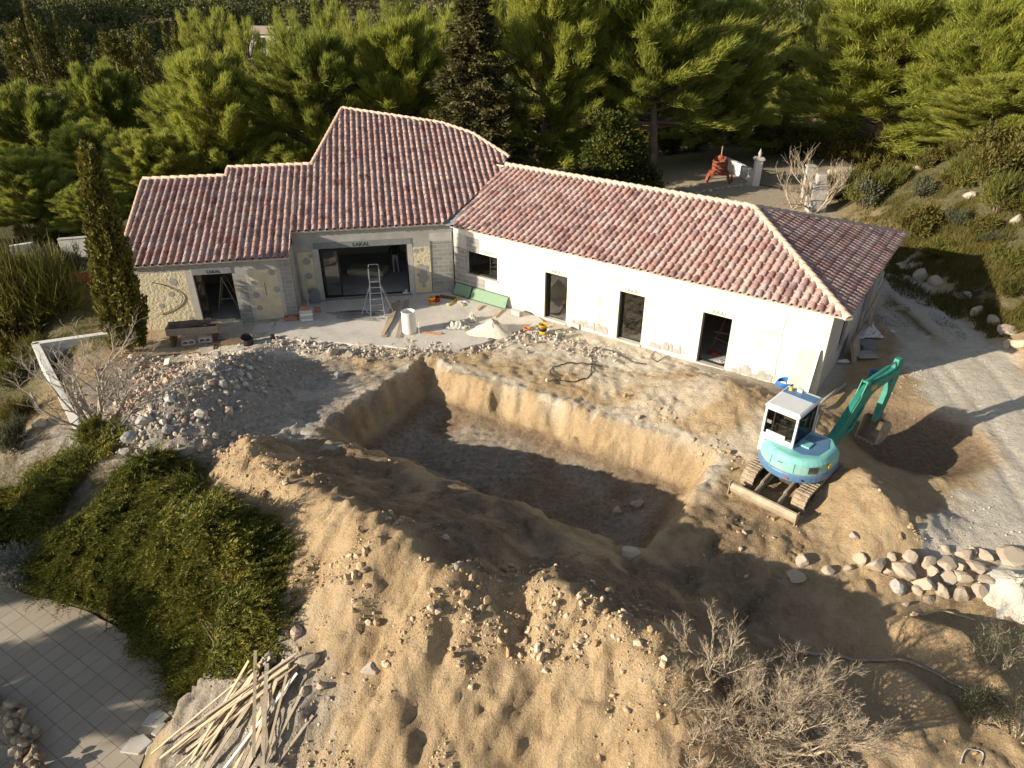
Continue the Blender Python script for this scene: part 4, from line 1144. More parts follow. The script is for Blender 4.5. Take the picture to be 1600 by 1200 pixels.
# far wooded hillside: one mass
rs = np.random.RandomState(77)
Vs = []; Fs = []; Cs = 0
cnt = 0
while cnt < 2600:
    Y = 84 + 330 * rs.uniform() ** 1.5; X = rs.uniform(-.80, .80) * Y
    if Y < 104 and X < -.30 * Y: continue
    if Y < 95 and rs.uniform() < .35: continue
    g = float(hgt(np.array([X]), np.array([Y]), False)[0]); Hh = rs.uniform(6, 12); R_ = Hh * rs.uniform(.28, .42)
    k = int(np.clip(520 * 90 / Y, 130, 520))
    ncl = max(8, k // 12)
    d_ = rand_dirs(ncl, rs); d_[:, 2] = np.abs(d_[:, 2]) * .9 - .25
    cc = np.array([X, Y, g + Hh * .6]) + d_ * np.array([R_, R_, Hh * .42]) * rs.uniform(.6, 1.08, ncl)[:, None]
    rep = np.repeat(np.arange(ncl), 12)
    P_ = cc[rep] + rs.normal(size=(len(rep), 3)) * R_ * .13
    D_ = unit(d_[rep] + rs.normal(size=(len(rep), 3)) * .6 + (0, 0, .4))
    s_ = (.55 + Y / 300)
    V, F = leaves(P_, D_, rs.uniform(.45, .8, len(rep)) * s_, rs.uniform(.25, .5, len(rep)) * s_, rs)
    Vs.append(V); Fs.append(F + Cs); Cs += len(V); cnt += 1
stuff(np_mesh('far_woodland', np.concatenate(Vs), np.concatenate(Fs), M['pine_far_shaded']), 'wooded hillside beyond the valley behind the house')

# ---- shrubs: bank beyond the drive, valley garden, juniper bank
protos['shrub0'] = shrub_data(51, [(0, 0, .5, .5, .6), (.65, .2, .35, .4, .5), (-.6, .15, .4, .35), (.15, -.6, .3, .4), (-.1, .45, .85, .35), (.35, .1, 1.0, .22), (-.3, -.3, .8, .25)], 3800, (.10, .22), (.04, .08), .1, .5)
protos['shrub1'] = shrub_data(52, [(0, 0, .4, .6, .5), (.6, -.1, .35, .45), (-.3, .5, .5, .5), (-.5, -.3, .3, .5)], 3200, (.16, .36), (.025, .05), .1, .9, 'blade')
protos['broom'] = shrub_data(53, [(0, 0, .3, .6, .7), (.5, .1, .3, .5, .7), (-.5, 0, .3, .5, .6)], 5200, (.25, .55), (.02, .035), .3, 1.3, 'blade')
rs = np.random.RandomState(12)
def shrub(kind, mat, px_py, s, label, rz=0, name='shrub', group=None, sz=None, xy=None):
    p = onground(*px_py) if xy is None else np.array([xy[0], xy[1], h1(*xy)])
    return plant(kind, name, label, 'shrub', (p[0], p[1], p[2] - .06), (sz or s) * 1.0, s * 1.0, rz, mat, group=group, natw=2.0, natH=1.3)
k = 0
bank_label = 'rounded evergreen shrub on the rough bank beyond the driveway'
for i in range(95):
    u = rs.uniform(); Y = 25 + 30 * u; off = .8 + 13 * rs.uniform() ** 1.2
    X = float(np.interp(Y, [16, 24.2, 30, 36, 45.5, 55], [18.6, 20.0, 20.2, 20.4, 20.6, 26])) + off
    if Y > 46 and off < 6: continue
    s = rs.uniform(1.0, 2.3)
    shrub(('shrub0', 'shrub1', 'shrub1')[i % 3], ('oak', 'oak', 'broom', 'olive', 'oak')[i % 5], None, s, bank_label, rs.uniform(0, 6), group='shrubs on the bank beyond the drive', xy=(X, Y), sz=s * rs.uniform(.4, .95))
for px, py, s, kd, mt, lab in ((60, 500, 3.6, 'broom', 'broom', 'big yellow-green broom bush below the white garden wall'), (15, 470, 2.6, 'shrub0', 'oak', 'dark shrub at the left edge of the lower garden'), (25, 555, 2.4, 'shrub0', 'oak', 'dark shrub left of the white retaining wall'),
                           (95, 440, 2.4, 'shrub1', 'olive', 'grey-green shrub in the shaded lower garden'), (60, 405, 2.2, 'shrub0', 'oak', 'dark shrub in front of the white garden wall pieces'), (95, 385, 1.8, 'shrub1', 'oak', 'small dark shrub between the two white garden walls'), (20, 600, 1.6, 'shrub1', 'broom', 'yellowish shrub below the white retaining wall'), (18, 700, 1.3, 'shrub1', 'olive', 'low grey-green tuft on the dry slope at the left edge'),
                           (60, 560, 1.5, 'shrub1', 'oak', 'small dark bush hugging the outside of the retaining wall'), (30, 660, 1.3, 'shrub1', 'oak', 'low shrub on the dry slope left of the bare fig tree'), (150, 690, .9, 'shrub0', 'laurel', 'small green shrub between the bare fig tree and the juniper')):
    shrub(kd, mt, (px, py), s, lab, px)
for px, py, s in ((1345, 318, 2.4), (1300, 300, 1.6), (1380, 300, 2.0), (1500, 290, 2.2), (1560, 330, 2.4)):
    shrub('shrub1', 'broom', (px, py), s, {1345: 'sunlit yellow shrub at the near end of the bank by the bare tree', 1300: 'small sunlit shrub behind the stone gate pillar', 1380: 'sunlit shrub under the huge pine', 1500: 'sunlit shrub among pale rocks on the bank top', 1560: 'big sunlit shrub on the bank below the edge pine'}[px], px, 'shrub')
for i, (px, py, s) in enumerate(((1000, 225, 3.2), (1040, 240, 3.0), (1080, 235, 3.4), (1100, 215, 3.2), (1150, 225, 3.0), (1195, 240, 3.2), (1225, 235, 3.4), (1260, 245, 3.0), (1300, 250, 3.0), (1340, 255, 2.8), (850, 260, 3.0), (800, 235, 3.2), (880, 230, 3.2), (1380, 262, 2.6), (1430, 262, 3.0), (1480, 260, 3.0), (1540, 262, 3.0), (1590, 270, 3.0), (1350, 285, 2.2))):
    shrub('shrub0', 'oak', (px, py), s, 'dark understory shrub in the shade below the pines behind the right wing', i * 1.3, group='understory shrubs below the pines', sz=s * .75)
# juniper bank
def juniper_data(seed, outline, hmax, n, ox, oy):
    """spreading juniper: arching sprays over an irregular mound, in coordinates local to (ox, oy)"""
    rs = np.random.RandomState(seed)
    xs = np.array([p[0] for p in outline]); ys = np.array([p[1] for p in outline])
    P = []; D = []; L = []
    pts = []
    closed = list(outline) + [outline[0]]
    while len(pts) < n:
        x = rs.uniform(xs.min(), xs.max(), 4000); y = rs.uniform(ys.min(), ys.max(), 4000)
        ins = np.zeros(len(x), bool)
        for (ax, ay), (bx, by) in zip(closed[:-1], closed[1:]):
            c = ((ay > y) != (by > y)) & (x < (bx - ax) * (y - ay) / (by - ay + 1e-12) + ax); ins ^= c
        pts += list(zip(x[ins], y[ins]))
    pts = np.array(pts[:n]); x, y = pts[:, 0], pts[:, 1]
    ed = np.abs(poly_field(x, y, closed))
    top = hmax * sstep(0, 1.2, ed) ** .8 * np.clip(.85 + .75 * fbm(x * .8, y * .8, 3, seed), .5, 1.4) + .12 * fbm(x * 2.5, y * 2.5, 2, seed + 1) + .08
    lay = np.where(rs.uniform(size=n) < .12, rs.uniform(1.0, 1.22, n), rs.uniform(.4, 1.0, n))
    o_ = .55
    zb_ = (2 * hgt(x, y, False) + hgt(x + o_, y, False) + hgt(x - o_, y, False) + hgt(x, y + o_, False) + hgt(x, y - o_, False)) / 6
    zb_ = np.maximum(zb_, hgt(x, y, False) - .05)
    z = zb_ + top * lay
    az = fbm(x * .35, y * .35, 2, seed + 5) * 5 + rs.normal(size=n) * .6 - .7
    el = rs.uniform(.2, 1.0, n)
    dr = np.stack([np.cos(az) * np.cos(el), np.sin(az) * np.cos(el), np.sin(el)], -1)
    base = np.stack([x - ox, y - oy, z], -1)
    sl = rs.uniform(.5, 1.15, n)
    K = 40
    t = np.linspace(.05, 1, K)
    sd = unit(np.cross(dr, np.array([0, 0, 1.])) + rs.normal(size=(n, 3)) * .25)
    Pk = base[:, None, :] + dr[:, None, :] * (sl[:, None] * t[None, :])[:, :, None]
    Pk[:, :, 2] -= (.30 * sl[:, None] * t[None, :] ** 2)
    sgn = np.where(np.arange(K) % 2 == 0, 1, -1)
    Dk = unit(dr[:, None, :] * .9 + sd[:, None, :] * (sgn[None, :] * .75)[:, :, None] + np.array([0, 0, .15]) + rs.normal(size=(n, K, 3)) * .2)
    Lk = (.15 * (1.15 - t)[None, :] * rs.uniform(.8, 1.3, (n, 1)) + .03).repeat(1, 0) * np.ones((n, 1))
    V, F = leaves(Pk.reshape(-1, 3), Dk.reshape(-1, 3), Lk.reshape(-1), Lk.reshape(-1) * .15 + .005, rs)
    tr = MB()
    gc = float(hgt(np.array([xs.mean()]), np.array([ys.mean()]), False)[0]) + .05
    for i in range(0, n, max(1, n // 60)):
        g = float(hgt(x[i:i + 1], y[i:i + 1], False)[0])
        tr.tube([(xs.mean() - ox, ys.mean() - oy, gc), ((x[i] + xs.mean()) / 2 - ox, (y[i] + ys.mean()) / 2 - oy, .5 * (g + gc)), (x[i] - ox, y[i] - oy, g - .02)], [.035, .025, .01], 4, cap=False)
    return V, F, tr
def outl(pxs):
    return [tuple(onground(*p)[:2]) for p in pxs]
j1 = outl([(150, 800), (195, 735), (245, 712), (300, 740), (345, 770), (400, 815), (432, 870), (440, 950), (425, 1020), (385, 1055), (320, 1070), (250, 1030), (170, 975), (95, 930), (60, 905), (95, 850)])
c = np.mean(j1, 0)
make_tree('juniper_bush', 'huge spreading dark green juniper covering the bank above the paving', 'shrub', juniper_data(5, j1, 1.30, 9500, c[0], c[1]), M['juniper'], M['bark'], 'foliage', 'stems', loc=(c[0], c[1], 0))
j2 = outl([(-60, 830), (0, 790), (70, 745), (120, 715), (150, 735), (110, 790), (70, 845), (0, 870), (-60, 890)])
c = np.mean(j2, 0)
make_tree('juniper_bush', 'smaller straggling juniper at the left edge beside the dry grass', 'shrub', juniper_data(6, j2, .5, 1500, c[0], c[1]), M['juniper'], M['bark'], 'foliage', 'stems', loc=(c[0], c[1], 0))
j3 = outl([(120, 700), (160, 675), (185, 690), (165, 715), (135, 725)])
c = np.mean(j3, 0)
make_tree('juniper_bush', 'tiny juniper sprig at the upper end of the bank under the rubble', 'shrub', juniper_data(9, j3, .35, 260, c[0], c[1]), M['juniper'], M['bark'], 'foliage', 'stems', loc=(c[0], c[1], 0))
protos['silver'] = shrub_data(61, [(0, 0, .3, .45, .4), (.35, .1, .25, .35), (-.3, .2, .3, .35), (0, -.35, .2, .35)], 4200, (.06, .12), (.02, .04), .4, .4)
for px, py, s, lab in ((40, 905, 1.5, 'round silver-grey shrub at the corner of the paving'), (190, 880, .9, 'small pale grey clump buried in the big juniper')):
    p = onground(px, py)
    plant('silver', 'silver_shrub', lab, 'shrub', (p[0], p[1], p[2]), s * .75, s, 0, 'silver', natw=1.4, natH=.8)
# dry grass: stuff
rs = np.random.RandomState(9)
def grass(name, label, regions, n, mat, L=(.12, .35), W=.012):
    P = []
    for (px, py, rx, ry) in regions:
        c = onground(px, py); k = n // len(regions)
        a = rs.uniform(0, 2 * PI, k); r = np.sqrt(rs.uniform(0, 1, k))
        P.append(np.stack([c[0] + rx * r * np.cos(a), c[1] + ry * r * np.sin(a)], -1))
    P = np.concatenate(P); cl = fbm(P[:, 0] * 1.3, P[:, 1] * 1.3, 3, 4); P = P[cl > -.15]
    z = hgt(P[:, 0], P[:, 1]); B = np.column_stack([P, z - .02])
    D = unit(rs.normal(size=(len(P), 3)) * .45 + (0.15, 0, 1))
    V, F = blades(B, D, rs.uniform(*L, len(P)), W, rs)
    return stuff(np_mesh(name, V, F, M[mat]), label)
grass('dry_grass', 'dry straw-coloured grass on the slope left of the juniper', [(170, 735, .9, .9), (120, 800, 1.0, .9), (60, 760, 1.0, 1.2), (20, 740, 1.2, 1.5), (100, 850, .8, .8), (60, 640, 1.5, 1.5), (20, 660, 1.5, 1.5), (10, 820, .8, .8)], 14000, 'straw')
grass('bank_grass', 'dry grass and low growth on the bank beyond the driveway', [(1430, 330, 4, 4), (1520, 360, 4, 4), (1580, 420, 3, 4), (1500, 430, 3, 3), (1380, 400, 2.5, 3), (1570, 300, 4, 4), (1590, 500, 1.2, 2), (1450, 400, 3, 4), (1550, 460, 2, 3), (1400, 350, 3, 3)], 60000, 'oak', (.15, .5), .03)
grass('lower_garden_grass', 'rough grass in the shaded lower garden', [(150, 420, 3, 3), (60, 430, 4, 4), (180, 470, 2, 2.5), (120, 540, 1.5, 1.5)], 9000, 'broom', (.12, .35), .02)

# pines outside the view on the left: they shade the paving and the foot of the spoil slope
for x, y, H_, w_, lab in ((-20.5, 7.2, 6.0, 4.2, 'pine beyond the left edge beside the paving'), (-25, 11.6, 6.5, 4.5, 'second pine beyond the left edge above the paving'), (-17.5, 3.2, 5.2, 3.6, 'smaller pine beyond the lower left corner'), (-36, 26, 9, 6, 'tall pine beyond the left edge over the lower garden'), (-40, 33, 10, 7, 'tall pine shading the lower garden from the left')):
    plant('pine1' if H_ < 6.2 else 'pine0', 'pine_tree', lab, 'tree', (x, y, h1(x, y)), H_ + (0 if y > 20 else .0), w_, x, 'pine', group='pines beyond the left edge', natw=6.2)

rs = np.random.RandomState(90)
for i in range(34):  # unseen pines added to cover the knoll and raise its shade
    x = rs.uniform(-104, -62); y = rs.uniform(14, 46)
    plant('pinelow', 'pine_tree', 'pine added out of view on the shade knoll beyond the left edge', 'tree', (x, y, h1(x, y)), rs.uniform(5.5, 8.5), rs.uniform(5, 8), i * 1.1, 'pine', group='pines added on the left shade knoll', natw=6.5)
# ================================================================== ROCKS, RUBBLE
def rock_mesh(seed, sub=2, flat=.75):
    bm = bmesh.new(); bmesh.ops.create_icosphere(bm, subdivisions=sub, radius=1)
    rg = random.Random(seed); jit = .07 if sub > 1 else .12
    planes = [(Vector((rg.gauss(0, 1), rg.gauss(0, 1), rg.gauss(0, .8))).normalized(), rg.uniform(.45, .85)) for _ in range(11)]
    for v in bm.verts:
        for n_, dd in planes:
            k = v.co.dot(n_)
            if k > dd: v.co -= n_ * (k - dd) * .92
        v.co *= 1 + .10 * math.sin(v.co.x * 3.1 + seed) * math.cos(v.co.y * 2.7 - seed) + rg.uniform(-jit, jit) * .5
    V = np.array([v.co[:] for v in bm.verts]) * np.array([1, .8, flat]); F = np.array([[v.index for v in f.verts] for f in bm.faces])
    bm.free()
    return V, F
ROCK = [rock_mesh(s, 1) for s in range(8)]
BIGROCK = [rock_mesh(40 + s, 2, .8) for s in range(6)]
def rand_rot(rs):
    q = unit(rs.normal(size=4)); w, x, y, z = q
    return np.array([[1 - 2 * (y * y + z * z), 2 * (x * y - z * w), 2 * (x * z + y * w)], [2 * (x * y + z * w), 1 - 2 * (x * x + z * z), 2 * (y * z - x * w)], [2 * (x * z - y * w), 2 * (y * z + x * w), 1 - 2 * (x * x + y * y)]])
def scatter(name, label, XY, sizes, mat, seed, sink=.25):
    rs = np.random.RandomState(seed)
    Z = hgt(XY[:, 0], XY[:, 1]); Vs = []; Fs = []; c = 0
    for (x, y), z, s in zip(XY, Z, sizes):
        V, F = ROCK[rs.randint(8)]
        V = (V * s * rs.uniform(.7, 1.2, 3)) @ rand_rot(rs).T + (x, y, z + s * (.5 - sink))
        Vs.append(V); Fs.append(F + c); c += len(V)
    return stuff(np_mesh(name, np.concatenate(Vs), np.concatenate(Fs), mat), label)
def around(poly_px, n, spread, rs):
    """points scattered about a line read in the photo"""
    P = [onground(*p)[:2] for p in poly_px]; seg = [np.linalg.norm(P[i + 1] - P[i]) for i in range(len(P) - 1)]
    i = rs.choice(len(seg), n, p=np.array(seg) / sum(seg)); t = rs.uniform(0, 1, n)
    A = np.array(P)[i]; B = np.array(P)[i + 1]
    return A + (B - A) * t[:, None] + rs.normal(size=(n, 2)) * spread
def rock_mat(name, cols, sc=3):
    m, nt, p = new_mat(name)
    geo = N(nt, 'ShaderNodeNewGeometry'); co = objco(nt)
    f = math_n(nt, 'ADD', math_n(nt, 'MULTIPLY', geo.outputs['Random Per Island'], .6), math_n(nt, 'MULTIPLY', noise_n(nt, sc, 5, .7, co), .4))
    n = len(cols)
    nt.links.new(ramp(nt, f, [(.15 + .65 * i / (n - 1), c) for i, c in enumerate(cols)]), p.inputs['Base Color'])
    p.inputs['Roughness'].default_value = .93; p.inputs['Specular IOR Level'].default_value = .15
    nt.links.new(bump_n(nt, noise_n(nt, sc * 7, 5, .7, co), .7, .02), p.inputs['Normal'])
    return m
M['rubble'] = rock_mat('broken_rubble', [(.23, .205, .175), (.36, .325, .28), (.48, .44, .385), (.62, .575, .51), (.42, .28, .205)])
M['rubble_warm'] = rock_mat('warm_rubble', [(.34, .26, .19), (.48, .38, .29), (.62, .54, .45), (.46, .27, .19), (.66, .61, .55)])
M['clod'] = rock_mat('soil_clods', [(.30, .20, .115), (.43, .31, .19), (.54, .41, .27), (.58, .49, .375)])
M['boulder'] = rock_mat('boulder_stone', [(.24, .19, .14), (.36, .285, .21), (.48, .39, .295), (.42, .36, .295)], 2.5)
rs = np.random.RandomState(21)
XY = np.concatenate([around([(400, 555), (330, 590), (270, 640), (215, 680)], 900, .75, rs), around([(230, 640), (205, 690)], 160, .3, rs), around([(300, 690), (400, 690)], 120, .35, rs)])
scatter('rubble_heap', 'grey rubble heap of broken concrete', XY, rs.gamma(1.5, .030, len(XY)) + .018, M['rubble'], 1)
XY = np.concatenate([around([(200, 560), (260, 600), (160, 650)], 800, .6, rs), around([(330, 545), (200, 640)], 400, .5, rs)])
scatter('brick_rubble', 'pale and pinkish brick rubble left of the heap', XY, rs.gamma(1.5, .026, len(XY)) + .018, M['rubble_warm'], 2)
XY = np.concatenate([around([(430, 535), (520, 548), (600, 550), (700, 545), (790, 535), (850, 520), (880, 530)], 1500, .38, rs), around([(860, 530), (960, 560)], 260, .4, rs)])
scatter('plaster_rubble', 'white plaster and gravel debris along the terrace edge', XY, rs.gamma(1.6, .022, len(XY)) + .015, M['rubble'], 3)
XY = np.concatenate([around([(340, 710), (500, 775), (620, 835), (722, 905), (860, 925), (1018, 1005), (1075, 1100)], 3500, .5, rs), around([(450, 850), (600, 1000), (800, 1050), (950, 1100)], 9000, 1.6, rs), around([(480, 1090), (560, 1180), (700, 1190)], 600, .5, rs),
                     around([(700, 830), (800, 880), (830, 920)], 250, .35, rs), around([(1010, 640), (1090, 690), (1150, 720)], 500, .3, rs), around([(1290, 790), (1400, 820), (1490, 810)], 500, .4, rs), around([(1350, 960), (1450, 1010), (1520, 1100), (1350, 1120)], 700, .7, rs), around([(760, 560), (1000, 620), (1110, 690)], 350, .25, rs), around([(480, 660), (760, 790), (930, 870)], 350, .3, rs), around([(950, 850), (1100, 900), (1250, 830)], 450, .9, rs), around([(930, 790), (980, 800), (1000, 770)], 60, .3, rs)])
cl_ = fbm(XY[:, 0] * .8, XY[:, 1] * .8, 3, 33) + .5 * fbm(XY[:, 0] * 2.5, XY[:, 1] * 2.5, 2, 34); XY = XY[cl_ > .16]
scatter('soil_clods', 'loose clods and stones on the dug earth', XY, np.where(rs.uniform(size=len(XY)) < .03, rs.uniform(.07, .15, len(XY)), rs.gamma(1.2, .011, len(XY)) + .010), M['clod'], 4)
XY = np.concatenate([around([(330, 1110), (420, 1130), (520, 1190)], 500, .6, rs), around([(1510, 790), (1560, 830), (1470, 850)], 120, .6, rs), around([(1400, 560), (1440, 620)], 120, .6, rs)])
scatter('loose_gravel', 'crushed stone at the foot of the mound and drive edge', XY, rs.gamma(1.5, .010, len(XY)) + .010, M['rubble'], 5)
ROCKMESH = {}
def boulder(px, py, w_px, label, mat='boulder', k=0, rz=0.0, sx=1.0, sz=.8, group=None, name='boulder', lift=.12, cat='boulder'):
    p = onground(px, py); dep = (np.array([p[0], p[1], p[2] - CAM_H]) @ CF); s = w_px / 2 * dep / CAM_F
    key = (k, mat)
    if key not in ROCKMESH:
        V, F = BIGROCK[k]; ob = np_mesh(name, V, F, M[mat]); ROCKMESH[key] = ob.data
    else:
        ob = bpy.data.objects.new(name, ROCKMESH[key]); COL.objects.link(ob)
    ob.location = (p[0], p[1], p[2] + s * sz * lift); ob.scale = (s * sx, s, s * sz * 1.15); ob.rotation_euler = (.15 * math.sin(k + px), .15 * math.cos(py), rz)
    return tag(ob, label, cat, group)
GB = 'boulders dumped along the yard edge'
for i, (px, py, w_, lab, extra) in enumerate((
        (1242, 903, 36, 'leftmost boulder of the row, brown and alone below the track marks', {}), (1255, 878, 30, 'greyish boulder just above the leftmost boulder of the row', {}), (1294, 892, 24, 'small rounded stone right of the leftmost boulder', {}), (1324, 890, 22, 'pale round cobble at the start of the dense row', {}),
        (1345, 873, 30, 'dark flat boulder at the left start of the dense row', {}), (1370, 885, 40, 'large brown boulder near the left end of the dense row', {}), (1388, 893, 22, 'small wedge stone between two large brown boulders', {}), (1413, 890, 46, 'broad flat-topped brown boulder in the middle of the row', {'sz': .6}), (1420, 870, 38, 'tall brown boulder behind the broad flat-topped one', {}),
        (1392, 872, 22, 'small dark stone behind the large brown boulder', {}), (1447, 878, 34, 'angular grey-brown boulder right of the tall one', {}), (1455, 893, 26, 'low stone tucked under the angular grey-brown boulder', {}), (1475, 882, 42, 'pale angular boulder with a sunlit corner', {}), (1400, 918, 38, 'grey jagged boulder lying alone in front of the row', {'mat': 'stone_grey'}),
        (1442, 915, 44, 'big grey-brown boulder at the front of the row', {}), (1434, 925, 28, 'small round boulder leaning on the big front boulder', {}), (1470, 925, 36, 'two-humped brown stone at the front of the row', {}), (1449, 938, 24, 'small dark block lowest in the row', {}), (1482, 905, 34, 'shaded brown boulder behind the sunlit knobbly one', {}),
        (1502, 905, 34, 'sunlit tan knobbly boulder with broken face', {}), (1500, 890, 28, 'brown boulder below the long tan slab', {}), (1526, 886, 54, 'long tan sunlit slab-shaped boulder', {'sx': 1.0, 'sz': .4}), (1510, 868, 40, 'sunlit leaning boulder at the back of the row', {'sz': .6}), (1540, 870, 38, 'pale flat boulder behind the long tan slab', {'sz': .55}),
        (1578, 870, 54, 'largest pale boulder with two knobs at the right end', {'sz': .6}), (1503, 932, 34, 'low tan boulder in front of the upright block', {}), (1530, 925, 32, 'upright sunlit block-shaped boulder beside the gravel pile', {'sz': 1.1}), (1540, 908, 42, 'pale curved boulder on the gravel pile edge', {'sz': .5}), (1520, 862, 22, 'small pale stone at the back of the row', {}),
        (1415, 945, 16, 'pebble-like stone below the jagged grey boulder', {}), (1335, 838, 20, 'small pale stone alone under the right earth heap', {}), (1478, 858, 18, 'small dark stone at the back near the gravel', {}))):
    e = dict(extra); m_ = e.pop('mat', 'boulder')
    boulder(px, py, w_, lab, m_, i % 6, i * 1.3, group=GB, **e)
for i, (px, py, w_, lab, m_) in enumerate(((418, 945, 46, 'white limestone boulder stuck in the edge of the big juniper', 'stone_grey'), (466, 990, 34, 'tall brown block at the corner of the juniper bank', 'boulder'), (425, 1030, 40, 'grey stone slab under the juniper corner', 'stone_grey'), (482, 1035, 50, 'jagged brown rock above the lath pile', 'boulder'), (503, 1072, 22, 'small tan stone by the tip of the lath pile', 'boulder'), (475, 1080, 22, 'small tan stone under the jagged brown rock', 'boulder'),
                                          (578, 1048, 36, 'flat pale rock half buried in the sunlit spoil slope', 'stone'), (325, 695, 22, 'brown clod-like rock at the top end of the spoil ridge', 'boulder'), (205, 685, 34, 'white broken concrete lump at the end of the rubble heap', 'stone_grey'), (198, 708, 26, 'lower white concrete lump beside the juniper', 'stone_grey'), (228, 660, 36, 'pale grey concrete lump on the rubble heap crest', 'stone_grey'), (262, 672, 24, 'grey concrete shard on the right of the rubble heap', 'stone_grey'),
                                          (695, 842, 18, 'pale stone on the dark trench behind the ridge', 'stone'), (715, 888, 20, 'white stone on the trench slope', 'stone_grey'), (965, 800, 26, 'brown rock on the pit floor near the right wall', 'boulder'), (995, 790, 30, 'darker rock on the pit floor corner', 'boulder'), (985, 868, 40, 'grey-brown gravelly lump at the near corner of the pit', 'boulder'),
                                          (518, 552, 26, 'brown stone on the terrace edge left of the pit', 'boulder'), (545, 556, 26, 'second brown stone on the terrace edge, nearer the pit', 'boulder'), (530, 588, 22, 'white plaster lump beside the pit corner', 'stone_grey'), (65, 665, 30, 'tan stone on the dry slope by the retaining wall', 'stone'))):
    boulder(px, py, w_, lab, m_, (i + 2) % 6, i * 2.1, name='rock', cat='rock', lift=.2)
for i, (px, py, w_, lab) in enumerate(((1440, 272, 40, 'pale sunlit rock in the middle of the bank top'), (1468, 270, 30, 'smaller pale rock beside the middle bank rock'), (1508, 272, 34, 'pale rock near the right of the bank top'), (1515, 308, 26, 'tan rock among the bank shrubs'), (1590, 345, 30, 'tan rock at the right edge of the bank'), (1300, 273, 22, 'flat rock on the far road edge'))):
    boulder(px, py, w_, lab, 'stone', i % 6, i, name='rock', cat='rock', lift=.1)
for i, (px, py, w_, lab) in enumerate(((1412, 420, 30, 'big stone first in the edging behind the driveway'), (1440, 432, 32, 'second edging stone behind the driveway'), (1462, 440, 28, 'long low edging stone under the shaded bank'), (1505, 465, 30, 'upright edging stone half way along the drive'), (1530, 488, 30, 'edging stone before the sunlit corner'), (1552, 505, 32, 'broad edging stone beside the drive'), (1575, 520, 36, 'edging stone near the right end of the drive'), (1598, 540, 34, 'sunlit edging stone cut by the view edge'), (1575, 538, 22, 'low flat stone fallen onto the drive'))):
    boulder(px, py, w_, lab, 'boulder', i % 6, i * .9, group='edging stones along the driveway', name='edging_stone', cat='stone', sx=1.2, lift=.1)
# gravel pile at the right edge
mb = MB(); c = onground(1590, 925); rs = np.random.RandomState(3)
V = []; F = []
nr, na = 9, 28
for r in range(nr + 1):
    for a in range(na):
        t = 2 * PI * a / na; q_ = r / nr
        x = c[0] + 1.15 * q_ * math.cos(t); y = c[1] + .95 * q_ * math.sin(t)
        V.append((x, y, max(h1(x, y) - .03, h1(x, y) - .05 + .5 * (1 - q_) ** 1.2 + .05 * rs.normal() * (1 - q_))))
for r in range(nr):
    for a in range(na):
        F.append((r * na + a, r * na + (a + 1) % na, (r + 1) * na + (a + 1) % na, (r + 1) * na + a))
tag(np_mesh('gravel_pile', V, F, M['sand'], smooth=True), 'pale gravel pile at the right end of the boulder row', 'gravel pile')
def pile(name, px, py, rx, ry, h, label, mat, seed, zb=0.0):
    rs = np.random.RandomState(seed); c = at(px, py, zb); V = []; F = []
    for r in range(nr + 1):
        for a in range(na):
            t = 2 * PI * a / na; q_ = r / nr; w = 1 + .18 * math.sin(3 * t + seed)
            V.append((c[0] + rx * q_ * w * math.cos(t), c[1] + ry * q_ * w * math.sin(t), zb - .02 + h * (1 - q_) ** 1.15 * (1 + .25 * rs.normal() * q_ * (1 - q_) * 2) + .012 * rs.normal()))
    for r in range(nr):
        for a in range(na):
            F.append((r * na + a, r * na + (a + 1) % na, (r + 1) * na + (a + 1) % na, (r + 1) * na + a))
    return tag(np_mesh(name, V, F, M[mat], smooth=True), label, 'sand pile')
pile('sand_pile', 768, 518, .95, .7, .62, 'white sand heap on the terrace by the yellow bucket', 'sand', 4)

# ================================================================== EXCAVATOR
M['teal'] = surf('teal_paint', (.12, .40, .39), (.20, .50, .49), 2.2, .45, .06, 40, .003, c3=(.15, .44, .44), spec=.5)
M['teal_dark'] = surf('boom_green_paint', (.01, .17, .13), (.03, .25, .19), 3, .4, .06, 40, .003, spec=.5)
M['mblue'] = surf('blue_grey_paint', (.07, .16, .30), (.12, .22, .38), 2.5, .45, .06, 40, .003, spec=.5)
M['cabwhite'] = surf('cab_white_paint', (.64, .65, .66), (.74, .75, .76), 3, .4, .04, 40, .003, spec=.5)
M['track'] = surf('muddy_rubber_track', (.22, .17, .12), (.42, .34, .25), 4, .9, .5, 25, .01)
M['steel_mud'] = surf('muddy_steel', (.26, .21, .16), (.46, .38, .28), 4, .7, .4, 25, .008, metal=.2)
M['steel_dark'] = surf('dark_steel', (.05, .048, .045), (.12, .105, .09), 4, .6, .2, 25, .004, metal=.3)
M['chrome'] = surf('chrome_rod', (.6, .6, .6), (.72, .72, .72), 4, .2, 0, metal=1)
M['decal_orange'] = surf('orange_decal', (.62, .30, .04), (.70, .40, .06), 9, .5, 0)
